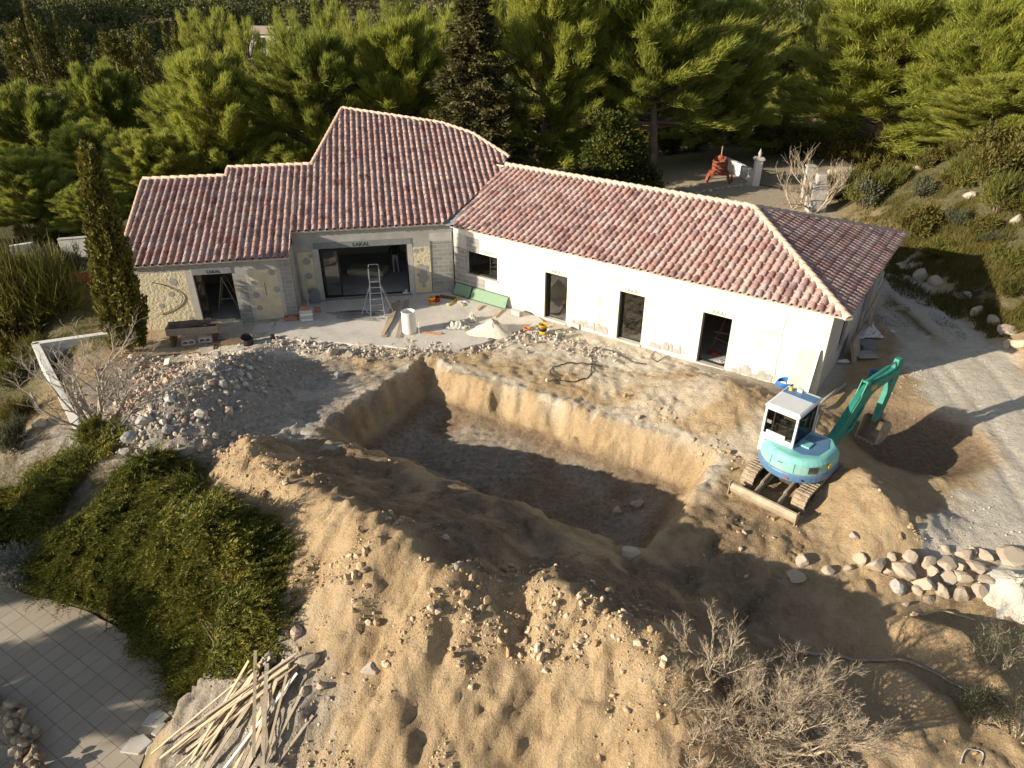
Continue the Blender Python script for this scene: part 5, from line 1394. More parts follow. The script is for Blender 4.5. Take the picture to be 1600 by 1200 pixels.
def dusty(name, dust=(.42, .35, .25)):
    m = M[name]; nt = m.node_tree; p = nt.nodes['Principled BSDF']; l = p.inputs['Base Color'].links[0]; src = l.from_socket
    co = objco(nt); sp = N(nt, 'ShaderNodeSeparateXYZ'); nt.links.new(co, sp.inputs[0])
    n1 = noise_n(nt, 5, 6, .75, co); n2 = noise_n(nt, 40, 3, .7, co)
    low = math_n(nt, 'MULTIPLY', math_n(nt, 'SUBTRACT', 1.45, sp.outputs[2], True), .55)
    f = math_n(nt, 'ADD', low, math_n(nt, 'MULTIPLY', n1, .75))
    c = mixc(nt, ramp(nt, f, [(.42, (0, 0, 0)), (.85, (.75, .75, .75))]), src, dust)
    c = mixc(nt, ramp(nt, n2, [(.66, (0, 0, 0)), (.72, (.6, .6, .6))]), c, (.10, .09, .08))
    nt.links.new(c, p.inputs['Base Color']); p.inputs['Roughness'].default_value = .55
for nm_ in ('teal', 'teal_dark', 'cabwhite'): dusty(nm_)
EXA = math.atan2(.71, .70)
ec = (8.52, 17.29); EZ = h1(8.3, 16.9)
ex = thing('mini_excavator', 'teal and blue mini excavator with white cab parked between the earth heaps', 'excavator', (ec[0], ec[1], EZ - .02), EXA)
def track(y):
    mb = MB(); n = 44; Lh, R_ = .98, .30
    per = 4 * Lh + 2 * PI * R_
    def pt(s, r):
        s %= per
        if s < 2 * Lh: return (-Lh + s, R_ + r), (0, 1)
        s -= 2 * Lh
        if s < PI * R_: a = PI / 2 - s / R_; return (Lh + (R_ + r) * math.cos(a), (R_ + r) * math.sin(a)), 0
        s -= PI * R_
        if s < 2 * Lh: return (Lh - s, -R_ - r), 0
        s -= 2 * Lh
        a = -PI / 2 - s / R_; return (-Lh + (R_ + r) * math.cos(a), (R_ + r) * math.sin(a)), 0
    vs = []; fs = []
    m_ = n * 2
    for i in range(m_):
        s = per * i / m_
        (xo, zo), _ = pt(s, 0.02 if i % 2 else 0.0); (xi, zi), _ = pt(s, -.05)
        vs += [(xo, y - .2, zo + .32), (xo, y + .2, zo + .32), (xi, y - .2, zi + .32), (xi, y + .2, zi + .32)]
    for i in range(m_):
        a = 4 * i; b = 4 * ((i + 1) % m_)
        fs += [(a, b, b + 1, a + 1), (a + 2, a + 3, b + 3, b + 2), (a, a + 2, b + 2, b), (a + 1, b + 1, b + 3, a + 3)]
    mb.add(vs, fs)
    for i in range(0, n):            # grouser bars with a centre gap
        s = per * (i + .5) / n
        (x0, z0), _ = pt(s - .035, .0); (x1, z1), _ = pt(s + .035, .0); (x2, z2), _ = pt(s + .028, .035); (x3, z3), _ = pt(s - .028, .035)
        for ya, yb in ((y - .195, y - .012), (y + .012, y + .195)):
            mb.add([(x, yy, z + .32) for yy in (ya, yb) for x, z in ((x0, z0), (x1, z1), (x2, z2), (x3, z3))], [(0, 1, 2, 3), (7, 6, 5, 4), (3, 2, 6, 7), (1, 5, 6, 2), (0, 3, 7, 4)])
    tk = mb.build('track', M['track'], ex)
    wb = MB()
    for cx, r in ((-Lh, .23), (Lh, .23), (-.5, .12), (0, .12), (.5, .12)):
        cz = .32 if r > .2 else .2
        wb.prism([(cx + r * math.cos(2 * PI * k / 18), cz + r * math.sin(2 * PI * k / 18)) for k in range(18)], (0, y, 0), (1, 0, 0), (0, 0, 1), (0, 1, 0), .3)
    wb.box(-.8, .8, y - .12, y + .12, .22, .42)
    wb.build('track_wheels', M['steel_dark'], tk)
track(.80); track(-.80)
mb = MB()
mb.box(-.55, .55, -.62, .62, .3, .5); mb.lathe([(.0, .5), (.48, .5), (.48, .70), (0, .70)], n=24)
mb.build('undercarriage', M['steel_dark'], ex)
mb = MB()
prof = [(-1.78, .04), (-1.86, .16), (-1.88, .28), (-1.83, .42), (-1.77, .43), (-1.81, .28), (-1.79, .16), (-1.72, .04)]
mb.prism(prof, (0, 0, 0), (1, 0, 0), (0, 0, 1), (0, -1, 0), 2.06)
for s in (-1, 1): mb.box(-1.9, -1.70, s * 1.035 - .012, s * 1.035 + .012, .02, .45)
bl = mb.build('dozer_blade', M['steel_mud'], ex)
for s in (-1, 1):
    mb = MB(); mb.beam((-.45, s * .36, .42), (-1.15, s * .36, .34), .14, .16); mb.beam((-1.1, s * .36, .34), (-1.78, s * .36, .2), .11, .12)
    mb.tube([(-.6, s * .36, .52), (-1.2, s * .36, .46)], .045, 8); mb.tube([(-1.2, s * .36, .46), (-1.7, s * .36, .32)], .025, 8)
    mb.build('blade_arm', M['steel_mud'], ex)
# upper structure: rounded plan
def plan(r, front, k=22, ry=None):
    ry = ry or r
    pts = [(r * math.cos(t), ry * math.sin(t)) for t in np.linspace(PI / 2, 3 * PI / 2, k)]
    return pts + [(front * .6, -ry), (front, -ry * .72), (front, ry * .72), (front * .6, ry)]
def stack(mb, layers, mi=0):
    n = len(layers[0][0]); vs = []; fs = []
    for pl, z in layers: vs += [(x, y, z) for x, y in pl]
    for i in range(len(layers) - 1):
        for k in range(n):
            k2 = (k + 1) % n
            fs.append((i * n + k, i * n + k2, (i + 1) * n + k2, (i + 1) * n + k))
    fs += [tuple(range(n - 1, -1, -1)), tuple((len(layers) - 1) * n + k for k in range(n))]
    mb.add(vs, fs, mi)
mb = MB(); stack(mb, [(plan(1.0, .88), .72), (plan(1.06, .92), .76), (plan(1.07, .92), .95), (plan(1.05, .92), 1.0)])
cw = mb.build('counterweight', M['mblue'], ex, bevel=.015)
mb = MB(); mb.box(-1.069, -1.05, -.28, -.18, .83, .87); mb.build('reflector', M['red'], cw)
mb = MB()
for yy in (-.62, .52): mb.lathe([(0, -.02), (.03, -.02), (.03, .03), (0, .03)], (-.88, yy, .86), 10)
mb.build('lifting_eye', M['black_plastic'], cw)
mb = MB(); stack(mb, [(plan(1.03, .85), .985), (plan(1.05, .87), 1.06), (plan(1.02, .86), 1.34), (plan(.93, .82), 1.47), (plan(.86, .8), 1.50)])
hood = mb.build('engine_hood', M['teal'], ex, smooth=False, bevel=.02)
mb = MB()
for i in range(2):
    for k in range(7):
        a = rad(222 + i * 8.5); r = 1.045
        zz = 1.09 + k * .034
        p0 = np.array([r * math.cos(a), r * math.sin(a), zz]); p1 = np.array([r * math.cos(a + rad(7.5)), r * math.sin(a + rad(7.5)), zz])
        mb.beam(p0, p1, .02, .02)
mb.build('vent_grille', M['steel_dark'], hood)
mb = MB(); mb.add([(-.55, -.05, 1.513), (-.15, -.05, 1.513), (.55, -.05, 1.513), (.72, -.60, 1.512), (.25, -.78, 1.512), (-.35, -.70, 1.513), (-.6, -.35, 1.513)], [tuple(range(7))])
mb.build('top_panel', M['mblue'], hood)
mb = MB(); mb.box(-.22, .12, -.38, -.06, 1.5, 1.56); mb.build('filler_cover', M['teal'], hood, bevel=.01)
for a_ in (200, 258, 160):
    mb = MB(); r_ = 1.052; mb.beam((r_ * math.cos(rad(a_)), r_ * math.sin(rad(a_)), 1.05), ((r_ - .03) * math.cos(rad(a_)), (r_ - .03) * math.sin(rad(a_)), 1.35), .012, .012); mb.build('panel_seam', M['black_plastic'], hood)
mb = MB(); mb.box(-.30, -.12, -1.062, -1.045, 1.22, 1.30) ; mb.build('decal', M['decal_orange'], hood)
mb = MB(); mb.tube([(-.98, .12, 1.28), (-1.03, .12, 1.27), (-1.03, -.02, 1.27), (-.98, -.02, 1.28)], .012, 6); mb.build('hood_latch', M['black_plastic'], hood)
# cab
cx0, cx1, cy0, cy1, cz0, cz1 = -.52, .86, -.02, 1.0, 1.0, 2.55
mb = MB(); pw = .07
for x in (cx0, cx1 - pw):
    for y in (cy0, cy1 - pw): mb.box(x, x + pw, y, y + pw, cz0, cz1)
for y in (cy0, cy1 - pw):
    mb.box(cx0 + pw, cx1 - pw, y + .002, y + pw - .002, cz1 - .08, cz1 - .002); mb.box(cx0 + pw, cx1 - pw, y + .002, y + pw - .002, cz0, cz0 + (.5 if y > .5 else .12))
for x in (cx0, cx1 - pw):
    mb.box(x + .002, x + pw - .002, cy0 + pw, cy1 - pw, cz1 - .08, cz1 - .002)
    mb.box(x + .002, x + pw - .002, cy0 + pw, cy1 - pw, cz0, cz0 + (.66 if x == cx0 else .3))
mb.build('cab_frame', M['cabwhite'], ex, bevel=.012)
mb = MB(); n_ = [(cx0 - .03, cy0 - .03), (cx1 + .08, cy0 - .03), (cx1 + .08, cy1 + .03), (cx0 - .03, cy1 + .03)]
sh = lambda d_: [(cx0 - .03 + d_, cy0 - .03 + d_), (cx1 + .08 - d_, cy0 - .03 + d_), (cx1 + .08 - d_, cy1 + .03 - d_), (cx0 - .03 + d_, cy1 + .03 - d_)]
stack(mb, [(sh(.02), cz1), (sh(0), cz1 + .02), (sh(.01), cz1 + .07), (sh(.07), cz1 + .10)])
rf = mb.build('cab_roof', M['cabwhite'], ex, bevel=.012)
mb = MB(); mb.box(.38, .74, cy0 + .03, cy1 - .03, cz1 + .095, cz1 + .115); mb.build('roof_window', M['mblue'], rf)
mb = MB(); mb.lathe([(0, 0), (.06, 0), (.06, .05), (.045, .1), (0, .11)], (.62, .82, cz1 + .115), 12); mb.build('beacon', M['yellow'], rf)
mb = MB(); mb.box(.68, .80, .50, .66, cz1 + .10, cz1 + .20); mb.build('work_lamp', M['white_plastic'], rf, bevel=.01)
for nm, (xa, xb, ya, yb, za, zb) in (('rear_window', (cx0 + .02, cx0 + .03, cy0 + pw, cy1 - pw, cz0 + .66, cz1 - .08)), ('front_window', (cx1 - .04, cx1 - .03, cy0 + pw, cy1 - pw, cz0 + .3, cz1 - .08)), ('side_window', (cx0 + pw, cx1 - pw, cy0 + .02, cy0 + .03, cz0 + .12, cz1 - .08)), ('door_window', (cx0 + pw, cx1 - pw, cy1 - .03, cy1 - .02, cz0 + .5, cz1 - .08))):
    mb = MB(); mb.box(xa, xb, ya, yb, za, zb); gw = mb.build(nm, M['glass'], ex)
    mb = MB(); t = .02
    if xb - xa < .05:
        mb.box(xa - .006, xb + .006, ya, ya + t, za, zb); mb.box(xa - .006, xb + .006, yb - t, yb, za, zb); mb.box(xa - .006, xb + .006, ya + t, yb - t, za, za + t); mb.box(xa - .006, xb + .006, ya + t, yb - t, zb - t, zb)
        if nm == 'rear_window': mb.box(xa - .004, xb + .004, .68, .71, za + t, zb - t)
    else:
        mb.box(xa, xa + t, ya - .006, yb + .006, za, zb); mb.box(xb - t, xb, ya - .006, yb + .006, za, zb); mb.box(xa + t, xb - t, ya - .006, yb + .006, za, za + t); mb.box(xa + t, xb - t, ya - .006, yb + .006, zb - t, zb)
        mb.beam((xa + .02, (ya + yb) / 2, za + .32), (xb - .02, (ya + yb) / 2, za + .42), .025, .03)
    mb.build('window_seal', M['black_plastic'], gw)
mb = MB(); mb.box(cx0 - .012, cx0 - .004, .26, .84, 1.40, 1.80); pl = mb.build('sign_plate', M['white_paint'], ex); pl['label'] = 'white plate with red band on the cab rear'
mb = MB(); mb.box(cx0 - .015, cx0 - .0125, .27, .83, 1.40, 1.47); mb.build('red_band', M['red'], pl)
mb = MB(); mb.box(cx0 + .035, cx0 + .04, .75, .9, 2.0, 2.12); mb.build('paper_notice', M['white_plastic'], ex)
mb = MB(); mb.box(-.2, .25, .3, .72, 1.02, 1.42); mb.box(-.32, -.18, .3, .72, 1.3, 2.0); mb.box(-.29, -.21, .38, .64, 2.0, 2.16); mb.build('seat', M['black_plastic'], ex, bevel=.04)
mb = MB(); mb.box(.5, .68, .28, .8, 1.02, 1.62); mb.tube([(.5, .3, 1.4), (.46, .3, 1.72)], .018, 6); mb.tube([(.5, .78, 1.4), (.46, .78, 1.72)], .018, 6); mb.build('console', M['black_plastic'], ex)
mb = MB(); mb.tube([(cx1 - .1, cy0 - .03, 1.55), (cx1 - .06, cy0 - .06, 1.6), (cx1 - .06, cy0 - .06, 2.1), (cx1 - .1, cy0 - .03, 2.15)], .015, 6); mb.build('grab_rail', M['white_plastic'], ex)
mb = MB(); mb.tube([(cx0 + .1, cy0 - .02, 2.45), (cx0 + .2, cy0 - .12, 2.5)], .01, 5); mb.box(cx0 + .15, cx0 + .3, cy0 - .14, cy0 - .12, 2.46, 2.52); mb.build('mirror', M['black_plastic'], ex)
# boom, arm, bucket in the plane y = by
by = -.47
mb = MB()
outer = [(1.02, .95), (1.12, 1.28), (1.75, 2.05), (2.18, 2.62), (2.42, 2.78), (2.75, 2.82), (3.35, 2.83), (3.92, 2.93)]
inner = [(3.95, 2.74), (3.4, 2.58), (2.85, 2.48), (2.62, 2.36), (2.40, 2.08), (1.98, 1.45), (1.42, .98), (1.16, .86)]
mb.prism(outer + inner, (0, by, 0), (1, 0, 0), (0, 0, 1), (0, -1, 0), .24)
bo = mb.build('boom', M['teal_dark'], ex, bevel=.015)
mb = MB()
for s in (-.075, -.045, -.015, .015, .045, .075): mb.tube([(1.25, by + s, 1.50), (1.68, by + s, 2.03), (2.10, by + s, 2.58), (2.3, by + s * .8, 2.80)], .013, 5)
mb.build('hydraulic_hoses', M['teal_dark'], bo)
mb = MB()
for s in (-1, 1): mb.prism([(2.05, 2.5), (2.22, 2.95), (2.34, 2.95), (2.5, 2.76)], (0, by + s * .09, 0), (1, 0, 0), (0, 0, 1), (0, 1, 0), .025)
mb.lathe([(0, -.12), (.045, -.12), (.045, .12), (0, .12)], n=12); 
v_ = np.array(mb.v[-48:]); mb.v[-48:] = [(2.28 + p[0], by + p[2], 2.89 + p[1]) for p in v_]
mb.build('cylinder_bracket', M['teal_dark'], bo)
mb = MB(); mb.box(2.5, 2.78, by - .127, by - .121, 2.56, 2.72); d1 = mb.build('decal', M['decal_orange'], bo)
mb = MB(); mb.tube([(2.28, by, 2.89), (3.42, by, 3.06)], .055, 12); cyl = mb.build('arm_cylinder', M['teal_dark'], ex)
mb = MB(); mb.tube([(3.40, by, 3.057), (3.98, by, 3.145)], .03, 10); mb.build('piston_rod', M['chrome'], cyl)
mb = MB(); mb.tube([(1.3, by - .02, .92), (1.9, by - .17, 1.5)], .05, 10); mb.tube([(1.88, by - .17, 1.48), (2.3, by - .15, 2.1)], .03, 10); mb.build('boom_cylinder', M['teal_dark'], ex)
mb = MB(); mb.prism([(3.80, 3.20), (3.98, 3.22), (4.12, 3.0), (4.12, 2.7), (3.86, 1.6), (3.66, 1.02), (3.48, 1.04), (3.52, 1.5), (3.72, 2.5), (3.76, 2.85)], (0, by, 0), (1, 0, 0), (0, 0, 1), (0, -1, 0), .17)
arm = mb.build('arm', M['teal_dark'], ex, bevel=.012)
mb = MB(); mb.tube([(3.92, by, 3.14), (3.92, by + .0, 3.14)], .01, 4)
mb = MB(); mb.tube([(4.14, by, 2.75), (3.95, by, 1.75)], .05, 10); mb.tube([(3.95, by, 1.78), (3.82, by, 1.2)], .028, 10); mb.build('bucket_cylinder', M['teal_dark'], arm)
mb = MB(); mb.tube([(3.3, by + .12, 2.95), (3.8, by + .13, 2.75), (4.15, by + .1, 2.8), (4.28, by + .05, 2.5), (4.1, by + .02, 2.1)], .014, 5); mb.build('hose', M['black_plastic'], arm)
mb = MB()
pf = [(3.46, 1.12), (3.70, 1.12), (3.98, .98), (4.06, .72), (3.98, .48), (3.78, .34), (3.52, .30), (3.30, .40)]
for s in (-1, 1): mb.prism(pf, (0, by + s * .33, 0), (1, 0, 0), (0, 0, 1), (0, 1, 0), .025)
for (a, b) in zip(pf[1:-1], pf[2:]):
    mb.beam((a[0], by, a[1]), (b[0], by, b[1]), .64, .022, (0, 1, 0) if False else (-(b[1] - a[1]), 0, b[0] - a[0]))
for k in range(5): mb.beam((3.36, by - .28 + k * .14, .37), (3.18, by - .28 + k * .14, .42), .05, .03)
bk = mb.build('bucket', M['steel_mud'], ex)
mb = MB(); mb.prism([(3.80, 1.28), (3.95, 1.2), (3.9, .98), (3.7, 1.0)], (0, by, 0), (1, 0, 0), (0, 0, 1), (0, 1, 0), .22); mb.build('bucket_link', M['steel_mud'], bk)
mb = MB(); mb.box(.86, 1.2, by - .22, by + .22, .75, 1.15); mb.build('boom_pivot', M['steel_dark'], ex, bevel=.02)

# the boom stands swung a little to the right of the cab
sw = Matrix.Translation((1.02, by, 0)) @ Matrix.Rotation(rad(-11), 4, 'Z') @ Matrix.Translation((-1.02, -by, 0))
for ch in ex.children:
    if ch.name.split('.')[0] in ('boom', 'arm_cylinder', 'boom_cylinder', 'arm', 'bucket'): ch.matrix_basis = sw
# ================================================================== BARE TREES
def bare_tree(seed, H, n_main, levels, spread=.7, r0=.06, splits=(3, 4), wiggle=.22, up=.25, ratio=.62, tips=True):
    """leafless tree: trunk mesh and twig mesh"""
    rg = random.Random(seed); trunk = MB(); twig = MB()
    def grow(p, d_, L, r, lev):
        n = 4 if lev < 2 else 3
        pts = [p]; q_ = p.copy(); dd = d_.copy()
        for i in range(n):
            dd = dd + np.array([rg.gauss(0, wiggle), rg.gauss(0, wiggle), rg.gauss(0, wiggle) + up * .3]); dd /= np.linalg.norm(dd)
            q_ = q_ + dd * L / n; pts.append(q_)
        rs_ = list(np.linspace(r, r * .58, n + 1))
        (trunk if lev <= 1 else twig).tube(pts, rs_, 6 if lev < 2 else (4 if lev < 3 else 3), cap=False)
        if lev >= levels: return
        for k in range(rg.randint(*splits)):
            t = rg.uniform(.35, 1.0); i = min(n - 1, int(t * n)); s = pts[i] + (pts[i + 1] - pts[i]) * (t * n - i)
            a = np.array([rg.gauss(0, 1), rg.gauss(0, 1), rg.gauss(0, .8)]); a -= dd * (a @ dd); a /= np.linalg.norm(a)
            nd = dd * math.cos(spread) + a * math.sin(spread) * rg.uniform(.6, 1.2) + np.array([0, 0, up]); nd /= np.linalg.norm(nd)
            grow(s, nd, L * ratio * rg.uniform(.75, 1.2), max(.0026, r * .46), lev + 1)
    for k in range(n_main):
        a = 2 * PI * k / n_main + rg.uniform(-.4, .4); el = rg.uniform(.5, 1.25)
        grow(np.array([.04 * math.cos(a), .04 * math.sin(a), -.1]), np.array([math.cos(a) * math.cos(el), math.sin(a) * math.cos(el), math.sin(el)]), H * rg.uniform(.36, .5), r0 * rg.uniform(.7, 1.1), 0)
    return trunk, twig
def plant_bare(name, label, px, py, seed, H, n_main, levels, mat, rz=0, sc=(1, 1, 1), zoff=0, cat='bare tree', **kw):
    p = onground(px, py); t = thing(name, label, cat, (p[0], p[1], p[2] + zoff), rz)
    t.scale = sc
    a, b = bare_tree(seed, H, n_main, levels, **kw)
    a.build('trunk', M[mat], t, smooth=True); b.build('twigs', M[mat], t)
    return t
plant_bare('fig_tree', 'leafless silvery fig tree spreading in front of the white retaining wall', 150, 668, 4, 5.2, 14, 4, 'bark_pale', spread=.66, r0=.055, splits=(3, 4), up=.18, ratio=.55, sc=(1.15, 1.0, .95))
plant_bare('dead_tree', 'big leafless tan tree with forked limbs at the bottom right below the yard', 1205, 1165, 9, 2.9, 12, 5, 'bark_tan', spread=.6, r0=.046, splits=(4, 4), up=.16, ratio=.60, wiggle=.18, zoff=-.1, sc=(1.2, 1.1, .95))
plant_bare('dead_bush', 'smaller bare tan bush at the bottom edge left of the big leafless tree', 1100, 1195, 15, 1.5, 6, 4, 'bark_tan', spread=.55, r0=.028, up=.15, wiggle=.2)
plant_bare('dead_bush', 'small bare bush behind and left of the big leafless tree', 1110, 1065, 25, 1.7, 6, 4, 'bark_tan', spread=.5, r0=.028, up=.2, wiggle=.2)
plant_bare('bare_tree', 'small leafless tree rising behind the hipped end of the roof', 1272, 332, 6, 5.2, 5, 3, 'bark_tan', spread=.55, r0=.09, splits=(4, 5), up=.28)
plant_bare('bare_tree', 'second thin leafless tree left of the stone gate pillar', 1240, 325, 12, 4.4, 3, 3, 'bark_tan', spread=.5, r0=.06, splits=(3, 4), up=.3)
for i, (px, py, s, lab) in enumerate(((1560, 1045, 1.6, 'thin grey-green shrub with dark stem at the right edge below the gravel pile'), (1590, 1150, 1.5, 'thin olive-green shrub in the bottom right corner'), (1525, 1120, .8, 'sparse little shrub left of the corner shrub'))):
    t = plant_bare('thin_shrub', lab, px, py, 50 + i, s * .9, 7, 3, 'bark_tan', spread=.6, r0=.022, cat='shrub', up=.25)
    V, F, _ = shrub_data(70 + i, [(0, 0, s * .45, s * .45, s * .35), (s * .3, 0, s * .5, s * .3), (-s * .3, .1, s * .4, s * .3)], 1500, (.05, .11), (.012, .025), .2, .4)
    np_mesh('foliage', V, F, M['olive'], t)
# leaning dead branches and a long black hose on the foreground soil
def cord(name, label, pxs, r, mat, cat, lift=.02, seg=8, grp=None):
    P = [onground(*p) for p in pxs]; out = []
    for i in range(len(P) - 1):
        for k in range(seg):
            t = k / seg; p0 = P[max(i - 1, 0)]; p1 = P[i]; p2 = P[i + 1]; p3 = P[min(i + 2, len(P) - 1)]
            q_ = .5 * ((2 * p1) + (-p0 + p2) * t + (2 * p0 - 5 * p1 + 4 * p2 - p3) * t * t + (-p0 + 3 * p1 - 3 * p2 + p3) * t ** 3)
            out.append((q_[0], q_[1], max(h1(q_[0], q_[1]), 0 if False else -9) + r + lift))
    p = P[-1]; out.append((p[0], p[1], h1(p[0], p[1]) + r + lift))
    mb = MB(); mb.tube(out, r, 6)
    return tag(mb.build(name, M[mat], smooth=True), label, cat, grp)
cord('hose', 'black hose looping on the yard between the pit and the right wing', [(1010, 570), (960, 552), (928, 545), (925, 570), (920, 590), (895, 598), (865, 590), (862, 578), (890, 568), (940, 575)], .022, 'black_plastic', 'hose')
cord('cable', 'thin dark cable along the foot of the right wing by the third door', [(1030, 545), (1020, 553), (1017, 560), (1028, 566), (1045, 556)], .014, 'black_plastic', 'cable')
cord('root', 'long bare root lying across the lower right soil', [(1245, 1020), (1310, 1028), (1400, 1033), (1450, 1050), (1520, 1080), (1585, 1125)], .035, 'wood_grey', 'root', .03)
cord('stick', 'pale stripped stick on the lit hump by the gravel pile', [(1425, 960), (1470, 958), (1522, 972)], .025, 'wood_pale', 'stick', .05)
cord('pipe_loop', 'white plastic pipe bent into a loop at the bottom right', [(1500, 1195), (1510, 1172), (1535, 1178), (1530, 1198)], .014, 'concrete_pale', 'pipe', .02)
cord('stick', 'thin dead twig on the shaded soil in front of the boulders', [(1350, 893), (1390, 903), (1430, 913)], .012, 'wood_grey', 'stick', .03)

# ================================================================== BUILDING-SITE OBJECTS ON THE TERRACE
def T(px, py, z=0.0): return at(px, py, z)
# platform step ladder
p = T(590, 485)
t = thing('step_ladder', 'aluminium platform step ladder with splayed stabiliser legs before the wide opening', 'ladder', (p[0], p[1], 0), AM_ANG)
mb = MB()
for s in (-1, 1):
    mb.beam((s * .30, -.62, 0), (s * .22, -.02, 1.42), .035, .06); mb.beam((s * .22, .02, 1.42), (s * .28, .55, 0), .035, .05)
mb.build('stiles', M['alu'], t)
mb = MB()
for k in range(1, 6):
    f = k / 6; y = -.62 + .6 * f; z = 1.42 * f; w = .30 - .08 * f
    mb.box(-w, w, y - .04, y + .04, z - .012, z + .012)
mb.build('step', M['alu'], t)
mb = MB(); mb.box(-.24, .24, -.12, .3, 1.42, 1.46); mb.build('platform', M['alu'], t)
mb = MB(); mb.tube([(-.22, .28, 1.46), (-.22, .30, 2.05), (-.18, .30, 2.1), (.18, .30, 2.1), (.22, .30, 2.05), (.22, .28, 1.46)], .016, 6)
mb.tube([(-.24, -.05, 1.46), (-.24, -.02, 2.0), (-.22, .29, 2.04)], .014, 6); mb.tube([(.24, -.05, 1.46), (.24, -.02, 2.0), (.22, .29, 2.04)], .014, 6); mb.build('guard_rail', M['alu'], t)
mb = MB(); mb.box(-.2, .2, .24, .34, 1.9, 1.95); mb.build('tool_tray', M['black_plastic'], t)
for s in (-1, 1):
    mb = MB(); mb.tube([(s * .24, -.1, 1.2), (s * .72, -.45, .0)], .015, 6); mb.tube([(s * .60, -.36, .32), (s * .30, -.6, .06)], .012, 6); mb.tube([(s * .25, .15, 1.15), (s * .7, .5, .0)], .015, 6); mb.build('stabiliser', M['alu'], t)
# concrete pipe / white drum
p = T(640, 518)
t = thing('pipe_section', 'upright white open pipe section on the terrace right of the planks', 'pipe', (p[0], p[1], 0))
mb = MB(); mb.lathe([(.30, 0), (.31, .03), (.285, .92), (.29, .95), (.275, .96), (.26, .94), (.27, .02)], n=28); mb.build('shell', M['white_paint'], t, smooth=True)
mb = MB(); mb.lathe([(.287, .9), (.30, .91), (.30, .955), (.285, .965)], n=28); mb.build('rim', M['white_plastic'], t, smooth=True)
# planks
for i, (a, b, w_, lab) in enumerate((((617, 475), (600, 527), .22, 'left plank lying towards the wide opening'), ((623, 472), (610, 505), .16, 'short plank resting on the left plank'), ((636, 470), (622, 528), .2, 'long plank right of the two stacked planks'), ((612, 500), (598, 524), .16, 'pale plank end at the front of the left plank'), ((712, 466), (725, 478), .12, 'short board by the yellow level near the blockwork corner'), ((753, 478), (745, 485), .14, 'small board leaning at the green mesh panel'), ((783, 485), (772, 496), .16, 'tan board behind the white sand heap'))):
    pa_, pb_ = T(*a), T(*b); mb = MB(); z0 = .02 + .045 * (i in (1,)) + .03 * (i in (3,)); mb.beam(pa_ + (0, 0, z0 + .02), pb_ + (0, 0, z0), w_, .04)
    tag(mb.build('plank', M['wood_grey' if i < 3 else 'wood_pale']), lab, 'plank', 'planks on the terrace')
# steel rods: a loose bundle, each one a rod
rg = random.Random(2)
for i in range(16):
    a = T(515 + rg.uniform(-6, 30), 486 + i * .95 + rg.uniform(-1, 1)); b = T(590 + rg.uniform(-20, 16), 487 + i * .9 + rg.uniform(-2, 3))
    mb = MB(); mb.tube([a + (0, 0, .03 + .004 * i), (a + b) / 2 + (0, 0, .035), b + (0, 0, .03)], .016, 5)
    tag(mb.build('metal_rod', M['steel_dark'] if i < 3 else M['concrete_dark']), 'thin grey metal rod in the loose bundle before the step ladder', 'rod', 'rods bundled on the terrace')
# bag stack at the corner with brick on top
p = T(480, 500)
for k in range(4):
    mb = MB(); rgk = random.Random(k)
    pts = [(-.27, -.19), (.27, -.19), (.27, .19), (-.27, .19)]
    stack(mb, [([(x * .92, y * .92) for x, y in pts], 0), (pts, .03), (pts, .10), ([(x * .9, y * .9) for x, y in pts], .13)])
    o = mb.build('cement_bag', M['concrete_pale' if k % 2 else 'white_plastic'], bevel=.03); o.location = (p[0], p[1], .0 + .133 * k); o.rotation_euler = (0, 0, AM_ANG + rgk.uniform(-.1, .1))
    tag(o, ('lowest', 'second lowest', 'second highest', 'topmost')[k] + ' pale sack in the stack by the left wing corner', 'sack', 'sacks stacked by the corner')
mb = MB(); mb.obb((p[0] - .02, p[1], .60), (.17, .03, 0), (-.02, .1, .01), (0, -.005, .05)); tag(mb.build('hollow_brick', M['brick'], bevel=.01), 'orange brick on top of the sack stack', 'brick')
p2 = T(455, 499)
t = thing('brick_tray', 'low red brick tray against the foot of the blockwork corner', 'tray', (p2[0], p2[1], 0), AM_ANG)
mb = MB(); mb.box(-.28, .28, -.14, .14, 0, .05); mb.box(-.28, .28, -.14, -.10, .05, .16); mb.box(-.28, .28, .10, .14, .05, .16); mb.box(-.28, -.24, -.1, .1, .05, .16); mb.box(.24, .28, -.1, .1, .05, .16); mb.build('tray_body', M['brick'], t)
mb = MB(); mb.box(-.1, .14, -.07, .07, .05, .12); mb.build('mortar_lump', M['concrete_pale'], t)
p = T(497, 487); mb = MB(); mb.obb((p[0], p[1], .1), (.13, .03, 0), (-.02, .09, 0), (0, 0, .1)); tag(mb.build('brick_lump', M['brick'], bevel=.03), 'brown lump of brick right of the sack stack', 'brick')
# leaning pole and dark arched board
a = T(484, 488); b = np.array(list(am(-3.2, .10)) + [1.35]); mb = MB(); mb.tube([a, b], .022, 8); tag(mb.build('pole', M['alu']), 'thin white pole leaning in the corner beside the wide opening', 'pole')
mb = MB(); arch = [(-.22, 0), (.22, 0)] + [(.22 * math.cos(t_), .42 + .25 * math.sin(t_)) for t_ in np.linspace(0, PI, 12)]
pp = am(-2.75, -.02)
mb.prism(arch, (0, 0, 0), (1, 0, 0), (0, math.sin(.2), math.cos(.2)), (0, -1, .2), .05)
o = mb.build('arched_board', M['concrete_dark'], bevel=.015); o.location = (pp[0], pp[1] - .12, 0.0); o.rotation_euler = (0, 0, AM_ANG); tag(o, 'dark grey arched board leaning left of the wide opening', 'board')
